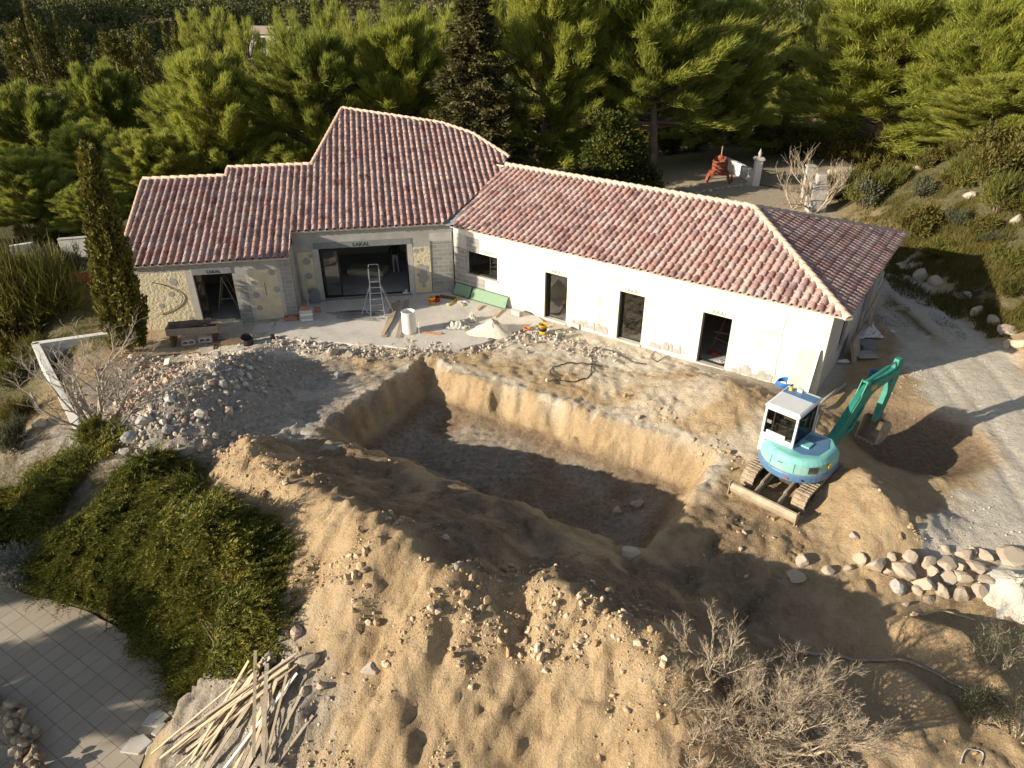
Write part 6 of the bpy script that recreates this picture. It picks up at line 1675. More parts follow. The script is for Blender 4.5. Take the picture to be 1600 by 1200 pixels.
# bucket, level, plate, plastic
def bucket(px, py, label, body, band, h=.36, r=.16):
    p = T(px, py); t = thing('bucket', label, 'bucket', (p[0], p[1], 0))
    mb = MB(); mb.lathe([(0, .006), (r * .82, .006), (r * .80, 0), (r * .97, h), (r * 1.03, h), (r * 1.03, h - .03), (r * .9, h - .01), (r * .76, .02), (0, .02)], n=20); mb.build('bucket_body', M[body], t, smooth=True)
    mb = MB(); mb.lathe([(r * .89, h * .35), (r * .905, h * .35), (r * .955, h * .72), (r * .94, h * .72)], n=20); mb.build('label_band', M[band], t, smooth=True)
    mb = MB(); mb.tube([(r * math.cos(a_), .25 * r + r * .6 * -abs(math.sin(a_)), h - .02 + .02 * math.sin(a_)) for a_ in np.linspace(0, PI, 10)], .006, 5); mb.build('handle', M['steel_dark'], t)
    return t
bucket(675, 475, 'yellow bucket with red rim standing by the middle wall', 'yellow', 'red')
bucket(848, 521, 'yellow and black bucket at the terrace edge by the first glass door', 'yellow', 'black_plastic', .44, .19)
p = T(683, 470); mb = MB(); mb.lathe([(0, 0), (.13, 0), (.16, .2), (.165, .21), (.12, .03), (0, .02)], n=16); o = mb.build('red_tub', M['red'], smooth=True); o.location = (p[0], p[1], .0); tag(o, 'red tub behind the yellow bucket', 'tub')
pts = [T(688, 464), T(712, 468)]; mb = MB(); mb.beam(pts[0] + (0, 0, .05), pts[1] + (0, 0, .05), .14, .1); tag(mb.build('timber_block', M['wood_dark']), 'dark timber baulk at the foot of the blockwork', 'timber')
pts = [T(700, 478), T(718, 465)]; mb = MB(); mb.beam(pts[0] + (0, 0, .03), pts[1] + (0, 0, .07), .07, .03); tag(mb.build('spirit_level', M['yellow']), 'yellow spirit level lying by the blockwork corner', 'level')
def sheet_heap(px, py, rx, ry, h, label, mat, seed, cat='sheet', z=0.0, name='plastic_sheet'):
    rs = np.random.RandomState(seed); p = T(px, py, z); V = []; F = []; n = 12
    for i in range(n + 1):
        for j in range(n + 1):
            u, v = i / n * 2 - 1, j / n * 2 - 1
            V.append((p[0] + rx * u * (1 + .2 * rs.normal() * abs(v)), p[1] + ry * v * (1 + .2 * rs.normal() * abs(u)), z + .015 + max(0, h * (1 - u * u) * (1 - v * v) * (.6 + .5 * rs.normal()))))
    for i in range(n):
        for j in range(n): F.append((i * (n + 1) + j, (i + 1) * (n + 1) + j, (i + 1) * (n + 1) + j + 1, i * (n + 1) + j + 1))
    return tag(np_mesh(name, V, F, M[mat], smooth=False), label, cat)
sheet_heap(715, 510, .55, .32, .3, 'crumpled pale plastic sheet right of the white pipe section', 'concrete_pale', 3)
sheet_heap(738, 500, .2, .25, .3, 'half-empty tan sack beside the crumpled sheet', 'sand', 4, 'sack', name='open_sack')
sheet_heap(722, 472, .25, .1, .06, 'white scrap of sheeting near the green mesh panel', 'white_plastic', 5)
sheet_heap(700, 476, .14, .1, .04, 'small white scrap by the spirit level', 'white_plastic', 6)
sheet_heap(635, 458, .2, .12, .14, 'white lump of wrapping at the right end of the wide threshold', 'white_plastic', 7)
p = T(823, 514); mb = MB(); mb.lathe([(.09, .02), (.17, .02), (.18, .04), (.16, .06), (.09, .05), (.09, .02)], n=20); o = mb.build('flat_ring', M['orange'], smooth=True); o.location = (p[0], p[1], 0); tag(o, 'flat orange ring on the terrace left of the black bucket', 'ring')
a = T(660, 520); b = T(690, 522); mb = MB(); mb.beam(a + (0, 0, .03), b + (0, 0, .03), .07, .03); tag(mb.build('batten', M['orange']), 'thin orange batten in front of the white pipe section', 'batten')
a = T(655, 521); mb = MB(); mb.tube([a, a + (0.01, 0, .55)], .012, 6); mb.tube([a + (-.06, 0, .3), a + (.08, 0, .3)], .01, 6); tag(mb.build('marker_stake', M['white_paint']), 'short white stake beside the pipe section', 'stake')
# teal site tool
p = onground(873, 527)
t = thing('site_machine', 'small teal machine with dark grip on the rubble by the first glass door', 'machine', (p[0], p[1], p[2]), .4)
mb = MB(); stack(mb, [([(-.13, -.11), (.13, -.11), (.13, .11), (-.13, .11)], 0), ([(-.15, -.13), (.15, -.13), (.15, .13), (-.15, .13)], .08), ([(-.12, -.12), (.12, -.12), (.12, .12), (-.12, .12)], .27)]); mb.build('housing', M['teal'], t, bevel=.02)
mb = MB(); mb.tube([(-.1, 0, .27), (-.1, 0, .37), (.1, 0, .37), (.1, 0, .27)], .016, 6); mb.build('grip', M['black_plastic'], t)
mb = MB(); mb.tube([(-.13, .0, .15), (-.28, .02, .2), (-.33, .04, .05)], .035, 8); mb.build('nozzle', M['steel_dark'], t)
# green mesh panels leaning on the wing wall
t = thing('mesh_panel', 'green mesh panel frame leaning under the wing window', 'panel', (0, 0, 0))
fm = frame2(wg(0, .2), W_ANG)
mb = MB(); mg = MB()
def wp(u, y, z): v = fm @ Vector((u, y, z)); return np.array(v)
for x0, x1 in ((.2, 1.2), (1.25, 3.3)):
    for (u, z, y) in ((x0, .0, -.36),): pass
    mb.tube([wp(x0, -.34, .02), wp(x0, -.06, .52), wp(x1, -.06, .52), wp(x1, -.34, .02), wp(x0, -.34, .02)], .016, 6)
    mg.add([wp(x0 + .02, -.33, .04), wp(x1 - .02, -.33, .04), wp(x1 - .02, -.07, .5), wp(x0 + .02, -.07, .5)], [(0, 1, 2, 3)])
mb.build('panel_frame', M['green_mesh'], t)
M['green_net'] = surf('green_netting', (.16, .26, .17), (.24, .36, .25), 20, .7, .2, 80, .004)
mg.build('netting', M['green_net'], t)
p = at(808, 492); mb = MB(); mb.obb((p[0], p[1], .11), (.18, -.13, 0), (.08, .1, 0), (0, 0, .11)); tag(mb.build('grey_block', M['concrete_pale'], bevel=.01), 'grey block at the wall foot left of the first glass door', 'block')
p = onground(899, 512); mb = MB(); mb.obb((p[0], p[1], p[2] + .12), (.2, -.14, 0), (.07, .1, 0), (0, 0, .14)); tag(mb.build('grey_block', M['concrete_pale'], bevel=.01), 'grey block at the wall foot right of the first glass door', 'block')
# junk by the left end: timber trough, hollow blocks, bucket, stone steps
def jb(name, label, cat, px, py, z, size, rz, mat, bevel=.01, tilt=0, grp=None):
    p = at(px, py, z); mb = MB(); mb.box(-size[0] / 2, size[0] / 2, -size[1] / 2, size[1] / 2, 0, size[2])
    o = mb.build(name, M[mat], bevel=bevel); o.location = (p[0], p[1], z); o.rotation_euler = (tilt, 0, rz); return tag(o, label, cat, grp)
p = onground(312, 533); zl = p[2] + .28
t = thing('timber_trough', 'old timber trough full of scrap below the left patio door', 'trough', (p[0], p[1], zl - .05), AM_ANG)
mb = MB(); mb.box(-1.15, .9, -.32, -.28, .25, .55); mb.box(-1.15, .9, .28, .32, .25, .62); mb.box(-1.15, .9, -.28, .28, .22, .26); mb.box(-1.15, -1.11, -.28, .28, .26, .58); mb.box(.86, .9, -.28, .28, .26, .58); mb.build('trough_body', M['wood_grey'], t)
mb = MB(); mb.tube([(-.85, .0, .5), (-.8, .02, .72), (.1, .05, .74), (.2, .05, .5)], .02, 6); mb.build('bent_pipe', M['steel_dark'], t)
mb = MB()
for x in (-1.0, .7): mb.box(x - .06, x + .06, -.3, .3, -.3, .22)
mb.build('leg_board', M['wood_dark'], t)
mb = MB(); mb.beam((-.5, -.1, .5), (.85, .1, .62), .12, .05); mb.beam((-.2, .12, .45), (.6, -.12, .6), .2, .04); mb.build('scrap_board', M['wood_dark'], t)
def hollow_block(px, py, z, rz, label, roll=0):
    p = onground(px, py); z = p[2] + (.28 if py < 546 else 0.0); t = thing('hollow_block', label, 'concrete block', (p[0], p[1], z), rz)
    t['group'] = 'hollow blocks by the left end'
    mb = MB(); L_, W_, H_ = .5, .2, .2; th = .035
    mb.box(-L_ / 2, L_ / 2, -W_ / 2, -W_ / 2 + th, 0, H_); mb.box(-L_ / 2, L_ / 2, W_ / 2 - th, W_ / 2, 0, H_)
    for x in (-L_ / 2, -th / 2, L_ / 2 - th): mb.box(x, x + th, -W_ / 2 + th, W_ / 2 - th, 0, H_)
    o = mb.build('block_shell', M['concrete_pale'], t, bevel=.006); o.rotation_euler = (roll, 0, 0)
    if roll: o.location = (0, 0, .1)
for px, py, z, rz, lab, rl in ((298, 545, -.5, .3, 'hollow block lying left under the timber trough', PI / 2), (325, 541, -.45, .15, 'hollow block lying right under the timber trough', PI / 2), (323, 548, -.62, .2, 'hollow block lowest in front of the trough', 0), (372, 553, -.3, 1.2, 'pale hollow block standing askew right of the black tub', PI / 2)):
    hollow_block(px, py, z, rz, lab, rl)
for a, b, w_, h_, z, lab, m_ in (((336, 528), (372, 525), .3, .05, -.2, 'pale board laid across the right end of the trough', 'wood_pale'), ((285, 552), (335, 545), .25, .12, -.7, 'yellowish beam at the ground in front of the trough', 'wood_pale'), ((338, 540), (382, 536), .2, .2, -.5, 'brown beam on edge right of the hollow blocks', 'wood_dark'), ((240, 552), (290, 548), .5, .06, -.8, 'sunlit board lying left of the trough', 'wood_pale')):
    pa_, pb_ = onground(*a), onground(*b); zz_ = .75 if z == -.2 else h_ / 2 + .02; mb = MB(); mb.beam(pa_ + (0, 0, zz_), pb_ + (0, 0, zz_), w_, h_); tag(mb.build('beam', M[m_]), lab, 'beam', 'timber by the left end')
p = onground(388, 537); mb = MB(); mb.lathe([(0, .01), (.2, 0), (.25, .38), (.27, .38), (.2, .03), (0, .03)], n=18); o = mb.build('black_tub', M['black_plastic'], smooth=True); o.location = p; o.rotation_euler = (.25, .1, 0); tag(o, 'black builder tub between the trough and the stone steps', 'tub')
p = at(411, 525, -.2)
t = thing('stone_steps', 'grey stone steps at the left end of the terrace', 'steps', (p[0], p[1], -.4), AM_ANG)
for k in range(3):
    mb = MB(); mb.box(-.42, .42, -.75 + .38 * k, .8, .0 + .14 * k + .001, .14 + .14 * k); mb.build('step', M['concrete_pale'], t, bevel=.012)
p = at(426, 528, 0); mb = MB(); mb.lathe([(0, 0), (.09, 0), (.1, .2), (.06, .22), (0, .22)], n=10); o = mb.build('dark_can', M['black_plastic']); o.location = (p[0], p[1], -.05); tag(o, 'dark can beside the stone steps', 'can')
# scraps on the rubble: dark pipes and pale board
cord('pipe_scrap', 'dark pipe scraps sticking out of the rubble left of the pit', [(498, 540), (512, 537)], .05, 'concrete_dark', 'pipe', .02)
cord('pipe_scrap', 'short dark pipe beside the other pipe scraps in the rubble', [(505, 546), (520, 541)], .04, 'concrete_dark', 'pipe', .04)
cord('rebar', 'thin bent rod standing by the pit edge rubble', [(579, 568), (583, 556), (585, 548)], .012, 'steel_dark', 'rod', .02)
a = onground(262, 570); mb = MB(); mb.obb(a + (0, 0, .12), (.1, .02, .02), (-.02, .16, .06), (0, -.02, .05)); tag(mb.build('white_slab', M['white_paint'], bevel=.005), 'white slab on the brick rubble', 'slab')
# white door leaf leaning by the wing corner, blue coil, debris at the end wall
t = thing('door_leaf', 'white framed door leaf leaning at the right corner of the long wall', 'door', (0, 0, 0))
mb = MB()
def ld(u, z): return wp(u, -.10 - .55 * (1 - z / 2.0), -.12 + z)
ux = np.array(ld(1, 0)) - np.array(ld(0, 0)); uz = (np.array(ld(0, 1)) - np.array(ld(0, 0))); nn = np.cross(ux, uz); nn /= np.linalg.norm(nn)
for a, b, c, e in ((16.02, 16.1, 0, 2.0), (16.72, 16.8, 0, 2.0), (16.1, 16.72, 0, .1), (16.1, 16.72, 1.92, 2.0)): mb.prism([(a, c), (b, c), (b, e), (a, e)], ld(0, 0), ux, uz, nn, .05)
mb.build('door_frame', M['white_paint'], t)
mb = MB(); mb.prism([(16.102, .102), (16.718, .102), (16.718, 1.918), (16.102, 1.918)], ld(0, 0), ux, uz, nn, .03); mb.build('door_panel', M['concrete_pale'], t)
p = wp(15.9, -.5, 0); p[2] = h1(p[0], p[1])
t = thing('pipe_coil', 'coil of blue pipe at the wall foot behind the white cab', 'coil', (p[0], p[1], p[2] + .25))
for k in range(4):
    mb = MB(); mb.tube([(.27 * math.cos(a_) + .02 * k, .27 * math.sin(a_), .045 * k + .02 * math.sin(a_ * 2)) for a_ in np.linspace(0, 2 * PI, 26)], .022, 6); mb.build('pipe_turn', M['blue'], t, smooth=True)
zd = -.05
def deb(name, label, cat, px, py, size, rz, mat, rx=0, ry=0, lift=0):
    p = onground(px, py); mb = MB(); mb.box(-size[0] / 2, size[0] / 2, -size[1] / 2, size[1] / 2, 0, size[2]); o = mb.build(name, M[mat], bevel=.006)
    o.location = (p[0], p[1], p[2] + lift); o.rotation_euler = (rx, ry, rz); return tag(o, label, cat)
deb('board', 'tall grey board leaning on the end wall of the right wing', 'board', 1340, 520, (.35, .05, 2.6), W_ANG + PI / 2, 'wood_grey', rx=.18)
deb('board', 'narrow board leaning beside the tall grey board', 'board', 1332, 530, (.12, .04, 2.2), W_ANG + PI / 2, 'wood_pale', rx=.25)
deb('post', 'square timber post under the end eave', 'post', 1358, 505, (.3, .06, 2.4), W_ANG + PI / 2, 'concrete_pale')
deb('crate', 'grey plastic crate among debris beyond the boom', 'crate', 1352, 545, (.7, .45, .3), .3, 'concrete_dark', rx=.1)
deb('pallet', 'old pallet on edge by the end wall behind the boom', 'pallet', 1338, 560, (1.2, .12, .9), 1.0, 'wood_grey', rx=-.3)
deb('panel', 'grey panel lying behind the pallet', 'panel', 1350, 558, (.9, .6, .05), .2, 'concrete', ry=.08, lift=.1)
sheet_heap(1360, 523, .45, .3, .4, 'torn white plastic sheet in the debris at the end of the wing', 'white_plastic', 13, z=0.0)
sheet_heap(1318, 565, .25, .12, .1, 'small white scrap by the end wall', 'white_plastic', 14, z=0.0)
sheet_heap(1342, 528, .15, .12, .12, 'smaller white scrap beside the torn sheet', 'white_plastic', 15, z=0.0)
sheet_heap(1395, 518, .1, .06, .05, 'tiny white scrap near the grass patch on the drive', 'white_plastic', 17, z=0.0)
p = onground(1365, 592); mb = MB(); mb.lathe([(0, 0), (.16, 0), (.19, .3), (.2, .3), (.15, .03), (0, .03)], n=16); o = mb.build('blue_tub', M['blue'], smooth=True); o.location = (p[0], p[1], p[2]); tag(o, 'blue tub under the bent boom', 'tub')
a = onground(1272, 640); b = onground(1320, 605); mb = MB(); mb.tube([a + (0, 0, .12), b + (0, 0, .16)], .06, 8); tag(mb.build('drain_pipe', M['concrete'], smooth=True), 'grey pipe lying behind the cab towards the wall', 'pipe')
grass('drive_weeds', 'weeds and grass strip along the driveway', [(1395, 500, .9, .7), (1440, 455, .5, 1.2), (1480, 510, .4, 1.4), (1400, 480, .6, .6)], 2200, 'oak', (.06, .16), .015)
# indoors: pallet of plasterboard, planks, worker
c0 = am(-.35, 3.2)
t = thing('board_stack', 'sunlit stack of boards on the floor inside the wide opening', 'stack of boards', (c0[0], c0[1], 0.003), AM_ANG - .35)
mb = MB(); mb.box(-.95, .95, -.5, .5, .10, .32); mb.build('stack_body', M['stucco'], t, bevel=.01)
mb = MB(); mb.box(-.7, .1, -.4, .3, .322, .37); mb.box(.1, .8, -.3, .35, .322, .35); mb.build('loose_board', M['wood_pale'], t)
mb = MB()
for y in (-.42, 0, .42): mb.box(-.9, .9, y - .05, y + .05, 0, .098)
mb.build('bearer', M['wood_grey'], t)
for a, b, lab, m_ in (((12.55, .9, .05), (12.9, 1.9, 1.9), 'dark plank leaning inside the open third doorway', 'wood_dark'), ((12.5, 1.2, .9), (13.9, 1.6, .8), 'dark rail across the inside of the third doorway', 'wood_dark'), ((12.6, 1.1, .7), (13.6, 1.9, .05), 'dark brace slanting to the floor inside the third doorway', 'wood_dark'), ((12.5, .8, .04), (13.0, 1.1, .04), 'dark offcut on the floor inside the third doorway', 'wood_dark')):
    mb = MB(); mb.beam(wp(*a), wp(*b), .08, .06); tag(mb.build('plank', M[m_]), lab, 'plank')
p = wp(12.75, .95, .02); mb = MB(); mb.lathe([(0, 0), (.1, 0), (.12, .12), (0, .13)], n=12); o = mb.build('red_pot', M['red']); o.location = p; tag(o, 'red pot on the floor inside the third doorway', 'pot')
p = wp(13.2, .55, .005); sheet_heap(0, 0, .3, .2, .05, 'pale sheet on the floor inside the third doorway', 'concrete_pale', 19).location = (p[0] - at(0, 0, 0)[0], p[1] - at(0, 0, 0)[1], .01)
pA = am(-6.7, .2)
t = thing('trestle', 'pale A-frame trestle inside the left patio door', 'trestle', (pA[0], pA[1], .004), AM_ANG)
mb = MB()
for y in (-.3, .3): mb.beam((-.4, y, 0), (0, y, 1.55), .05, .05); mb.beam((.45, y, 0), (0, y, 1.55), .05, .05)
mb.beam((0, -.35, 1.53), (0, .35, 1.53), .07, .07); mb.beam((-.26, -.3, .5), (.3, -.3, .5), .04, .04); mb.build('trestle_frame', M['wood_pale'], t)
# worker seen from behind, indoors
def person(loc, rz, label):
    t = thing('person', label, 'person', loc, rz)
    J = {'pelvis': (0, 0, .95, .135, .105), 'waist': (0, .0, 1.10, .13, .10), 'chest': (0, .01, 1.32, .155, .115), 'neck0': (0, .0, 1.47, .075, .07), 'neck': (0, .015, 1.53, .055, .058), 'head': (0, .03, 1.64, .078, .095), 'top': (0, .02, 1.74, .055, .065),
         'hipL': (-.09, 0, .88, .09, .09), 'kneeL': (-.10, .03, .50, .06, .062), 'ankL': (-.11, -.01, .10, .042, .045), 'toeL': (-.12, .13, .035, .04, .032),
         'hipR': (.09, 0, .88, .09, .09), 'kneeR': (.11, .05, .50, .06, .062), 'ankR': (.13, .02, .10, .042, .045), 'toeR': (.15, .16, .035, .04, .032),
         'shL': (-.19, .0, 1.40, .062, .062), 'elL': (-.27, .06, 1.14, .042, .042), 'wrL': (-.22, .24, 1.02, .03, .028), 'haL': (-.20, .32, 1.0, .036, .018),
         'shR': (.19, .0, 1.40, .062, .062), 'elR': (.28, .05, 1.14, .042, .042), 'wrR': (.25, .25, 1.06, .03, .028), 'haR': (.24, .33, 1.05, .036, .018)}
    E_ = [('pelvis', 'waist'), ('waist', 'chest'), ('chest', 'neck0'), ('neck0', 'neck'), ('neck', 'head'), ('head', 'top')]
    for s in 'LR': E_ += [('pelvis', 'hip' + s), ('hip' + s, 'knee' + s), ('knee' + s, 'ank' + s), ('ank' + s, 'toe' + s), ('chest', 'sh' + s), ('sh' + s, 'el' + s), ('el' + s, 'wr' + s), ('wr' + s, 'ha' + s)]
    names = list(J)
    for s, sg in (('L', -1), ('R', 1)):
        hx, hy, hz = J['ha' + s][:3]
        for f in range(4):
            J['f%s%d' % (s, f)] = (hx + (f - 1.5) * .018, hy + .055 - .006 * abs(f - 1.2), hz - .02, .009, .009); E_.append(('ha' + s, 'f%s%d' % (s, f)))
            J['g%s%d' % (s, f)] = (hx + (f - 1.5) * .019, hy + .085 - .008 * abs(f - 1.2), hz - .05, .008, .008); E_.append(('f%s%d' % (s, f), 'g%s%d' % (s, f)))
        J['t' + s] = (hx - sg * .045, hy + .02, hz + .01, .010, .010); E_.append(('ha' + s, 't' + s))
    names = list(J); ix = {n_: i for i, n_ in enumerate(names)}
    me = bpy.data.meshes.new('body'); me.from_pydata([J[n_][:3] for n_ in names], [(ix[a], ix[b]) for a, b in E_], [])
    ob = bpy.data.objects.new('body', me); COL.objects.link(ob); ob.parent = t
    sk = ob.modifiers.new('skin', 'SKIN'); sk.use_smooth_shade = True
    if not me.skin_vertices: me.skin_vertices.new()
    for n_ in names:
        v = me.skin_vertices[0].data[ix[n_]]; v.radius = J[n_][3:5]
        v.use_root = n_ == 'pelvis'
    sb = ob.modifiers.new('sub', 'SUBSURF'); sb.levels = 1; sb.render_levels = 1
    bpy.context.view_layer.update()
    ev = ob.evaluated_get(bpy.context.evaluated_depsgraph_get()); me2 = bpy.data.meshes.new_from_object(ev)
    ob.modifiers.clear(); ob.data = me2
    me2.materials.clear()
    for m_ in ('skin', 'jacket', 'trousers', 'boots'): me2.materials.append(M[m_])
    for pl_ in me2.polygons:
        c = pl_.center
        pl_.material_index = 3 if c.z < .12 else (2 if c.z < 1.0 and abs(c.x) < .21 and c.y < .2 else (0 if (c.z > 1.5 or (c.y > .26 and c.z > .9)) else 1))
    mb = MB(); mb.lathe([(0, .07), (.045, .06), (.085, .02), (.094, -.03), (.088, -.06)], (0, .012, 1.71), 14); mb.build('hair', M['hair'], t, smooth=True)
    mb = MB()
    for s in (-1, 1): mb.lathe([(0, -.012), (.012, -.006), (.012, .006), (0, .012)], (s * .033, .125, 1.645), 8)
    mb.build('eyes', M['black_plastic'], t)
    mb = MB(); mb.prism([(-.014, 0), (.014, 0), (0, .05)], (0, .13, 1.60), (1, 0, 0), (0, -.2, 1), (0, 1, 0), .03); mb.build('nose', M['skin'], t, bevel=.004)
    return t
M['jacket'] = surf('black_jacket', (.012, .012, .014), (.03, .03, .034), 9, .85, .3, 30, .01)
M['trousers'] = surf('grey_work_trousers', (.30, .31, .33), (.42, .43, .45), 7, .85, .3, 25, .01)
M['boots'] = surf('pale_boots', (.5, .46, .4), (.62, .58, .52), 7, .8, .2, 25, .01)
M['hair'] = surf('dark_hair', (.02, .015, .012), (.05, .04, .03), 20, .8, .3, 60, .01)
q_ = am(1.05, 3.0)
person((q_[0], q_[1], .004), AM_ANG + .2, 'worker in black jacket and grey trousers standing inside the wide opening')
# ================================================================== LATHS, RETAINING WALLS, GATE
rg = random.Random(31)
zb = -1.70
for i in range(30):
    a = np.array([rg.uniform(395, 470), rg.uniform(1040, 1075)]); b = np.array([rg.uniform(235, 330) + (90 if i % 4 == 0 else 0), rg.uniform(1180, 1225)])
    if i == 0: a, b = np.array([464, 1048]), np.array([378, 1215])
    pa_ = onground(*a) + (0, 0, .16 + .012 * i); pb_ = onground(*b) + (0, 0, .06 + .010 * i); d_ = pb_ - pa_
    L = min(np.linalg.norm(d_), rg.uniform(2.4, 3.6)); pb_ = pa_ + d_ / np.linalg.norm(d_) * L
    w_ = .16 if i == 0 else rg.uniform(.04, .09)
    mb = MB(); mb.beam(pa_, pb_, w_, .022, (rg.uniform(-.2, .2), rg.uniform(-.2, .2), 1))
    lab = 'widest tan board on top of the loose lath pile' if i == 0 else ('white painted lath in the loose lath pile' if i == 12 else 'thin timber lath in the loose pile at the foot of the spoil slope')
    tag(mb.build('timber_lath', M['white_paint' if i == 12 else ('wood_pale' if i % 3 else 'wood_grey')]), lab, 'lath', 'laths in the loose pile')
for i, (a, b, lab) in enumerate((((470, 1090), (415, 1195), 'grey batten right of the lath pile'), ((490, 1120), (430, 1200), 'second grey batten lying right of the lath pile'), ((400, 1170), (412, 1155), 'short pale blue strip beside the laths'))):
    mb = MB(); mb.beam(onground(*a) + (0, 0, .05), onground(*b) + (0, 0, .05), .06, .03); tag(mb.build('batten', M['wood_grey' if i < 2 else 'blue']), lab, 'batten')
# kerb stones along the paving edge (right side) and rubble wall bottom-left
def wall_run(name, label, pts, h0, h1_, t, mat, cap=None, cat='wall', part='wall_face'):
    th = thing(name, label, cat, (pts[0][0], pts[0][1], h0)); o = np.array([pts[0][0], pts[0][1], h0])
    mb = MB()
    for a, b in zip(pts[:-1], pts[1:]):
        a = np.array([a[0], a[1], 0]); b = np.array([b[0], b[1], 0]); d_ = (b - a) / np.linalg.norm(b - a)
        mb.beam(a - d_ * 0 + (0, 0, (h0 + h1_) / 2) - o, b + d_ * t * .49 + (0, 0, (h0 + h1_) / 2) - o, t, h1_ - h0)
    mb.build(part, M[mat], th, bevel=.01)
    if cap:
        mb = MB()
        for a, b in zip(pts[:-1], pts[1:]):
            a = np.array([a[0], a[1], 0]); b = np.array([b[0], b[1], 0]); d_ = (b - a) / np.linalg.norm(b - a)
            mb.beam(a - d_ * .02 + (0, 0, h1_ + .022) - o, b + d_ * t * .5 + (0, 0, h1_ + .022) - o, t + .05, .04)
        mb.build('coping', M[cap], th, bevel=.008)
    return th
wall_run('retaining_wall', 'white L-shaped retaining wall behind the bare fig tree', [at(182, 519, .05)[:2], at(55, 537, .05)[:2], at(122, 668, .05)[:2]], -1.6, .05, .22, 'white_paint', 'white_paint')
wall_run('garden_wall', 'left piece of low white wall in the shaded lower garden', [at_y(18, 395, 36)[:2], at_y(50, 388, 36.5)[:2]], at_y(20, 395, 36)[2] - .3, at_y(20, 384, 36)[2], .25, 'white_paint')
wall_run('garden_wall', 'white and dark garden wall beside the column cypress', [at_y(98, 395, 37)[:2], at_y(160, 385, 37.5)[:2]], at_y(100, 395, 37)[2] - .3, at_y(100, 374, 37)[2], .25, 'white_paint', 'concrete_pale')
rs = np.random.RandomState(4)
c0 = at(-10, 1150, PAVE_Z)
t = thing('rubble_wall', 'mossy rubble stone wall curving in the bottom left corner', 'wall', (c0[0], c0[1], PAVE_Z))
V = []; F = []; nn_ = 0
cl = [at(px, py, PAVE_Z) for px, py in ((-30, 1090), (10, 1115), (40, 1150), (50, 1200), (50, 1260))]
for k in range(120):
    i = rs.randint(len(cl) - 1); q_ = rs.uniform(); p = cl[i] + (cl[i + 1] - cl[i]) * q_
    s = rs.uniform(.10, .2); v, f = ROCK[rs.randint(8)]
    vv = (v * s * rs.uniform(.8, 1.3, 3)) @ rand_rot(rs).T + p - c0 * (1, 1, 0) - (0, 0, 0) + (rs.uniform(-.2, .2), rs.uniform(-.2, .2), 0)
    vv[:, 2] += -PAVE_Z * 0 - p[2] + rs.uniform(.0, .4)
    V.append(vv); F.append(f + nn_); nn_ += len(v)
np_mesh('stone_face', np.concatenate(V), np.concatenate(F), M['boulder'], t)
grass('corner_grass', 'grass behind the rubble wall in the bottom left corner', [(0, 1190, .7, .5)], 1500, 'oak', (.1, .25), .015)
for i, (a, b) in enumerate((((285, 1105), (262, 1120)), ((310, 1088), (290, 1100)), ((258, 1130), (240, 1150)), ((242, 1155), (232, 1180)))):
    pa_, pb_ = at(*a, PAVE_Z + .03), at(*b, PAVE_Z + .03); mb = MB(); mb.beam(pa_, pb_, .16, .1); tag(mb.build('kerb_stone', M['concrete_pale'], bevel=.02), ('second', 'uppermost', 'third', 'lowest')[i] + ' kerb stone along the broken right edge of the paving', 'kerb stone', 'kerb stones at the paving edge')
for i, (px, py, s, lab) in enumerate(((245, 1125, .3, 'broken grey flag beside the uppermost kerb stones'), (275, 1140, .36, 'large broken flag in the crushed stone by the laths'), (215, 1165, .32, 'broken flag at the bottom of the paving edge'))):
    p = at(px, py, PAVE_Z + .03); mb = MB(); mb.prism([(-s, -s * .5), (s * .4, -s * .7), (s, s * .2), (s * .1, s * .8), (-s * .7, s * .5)], (p[0], p[1], p[2] + .02), (1, 0, 0.05), (0, 1, .03), (0, 0, 1), .06); tag(mb.build('broken_flag', M['concrete_pale'], bevel=.008), lab, 'flagstone', 'broken flags at the paving edge')
# entrance: wine press, low wall, pillars, gate
p = at_y(1122, 279, 51.5); gz = h1(p[0], 51.5)
t = thing('wine_press', 'old red wine press on legs by the entrance under the pines', 'wine press', (p[0], 51.5, gz), -.2); t.scale = (1.1, 1.1, 1.1)
mb = MB(); mb.box(-.62, .62, -.45, .45, .50, .62); mb.lathe([(0, .62), (.58, .62), (.6, .72), (.55, .72), (.55, .66), (0, .66)], n=20); mb.build('press_bed', M['rust'], t)
mb = MB()
for k in range(24):
    a_ = 2 * PI * k / 24; mb.obb((.47 * math.cos(a_), .47 * math.sin(a_), 1.03), (-.052 * math.sin(a_), .052 * math.cos(a_), 0), (.015 * math.cos(a_), .015 * math.sin(a_), 0), (0, 0, .34))
bs = mb.build('stave_basket', M['rust'], t)
mb = MB()
for z in (.8, 1.03, 1.27): mb.lathe([(.485, z - .025), (.5, z - .025), (.5, z + .025), (.485, z + .025)], n=24)
mb.build('hoop', M['steel_dark'], bs)
mb = MB(); mb.tube([(0, 0, .62), (0, 0, 2.25)], .035, 8); mb.build('screw', M['steel_mud'], t)
mb = MB(); mb.box(-.12, .3, -.14, .14, 1.38, 1.62); mb.lathe([(0, 1.5), (.2, 1.5), (.22, 1.6), (.1, 1.7), (0, 1.7)], n=12); mb.build('press_head', M['rust'], t)
for sx in (-1, 1):
    for sy in (-1, 1):
        mb = MB(); mb.beam((sx * .55, sy * .38, .52), (sx * .72, sy * .46, 0), .12, .12); mb.build('leg', M['rust'], t)
mb = MB()
mb.prism([(.24 * math.cos(2 * PI * k / 16), .24 + .24 * math.sin(2 * PI * k / 16)) for k in range(16)], (.85, .0, 0), (0, 1, 0), (0, 0, 1), (1, 0, 0), .06); mb.build('wheel', M['steel_dark'], t)
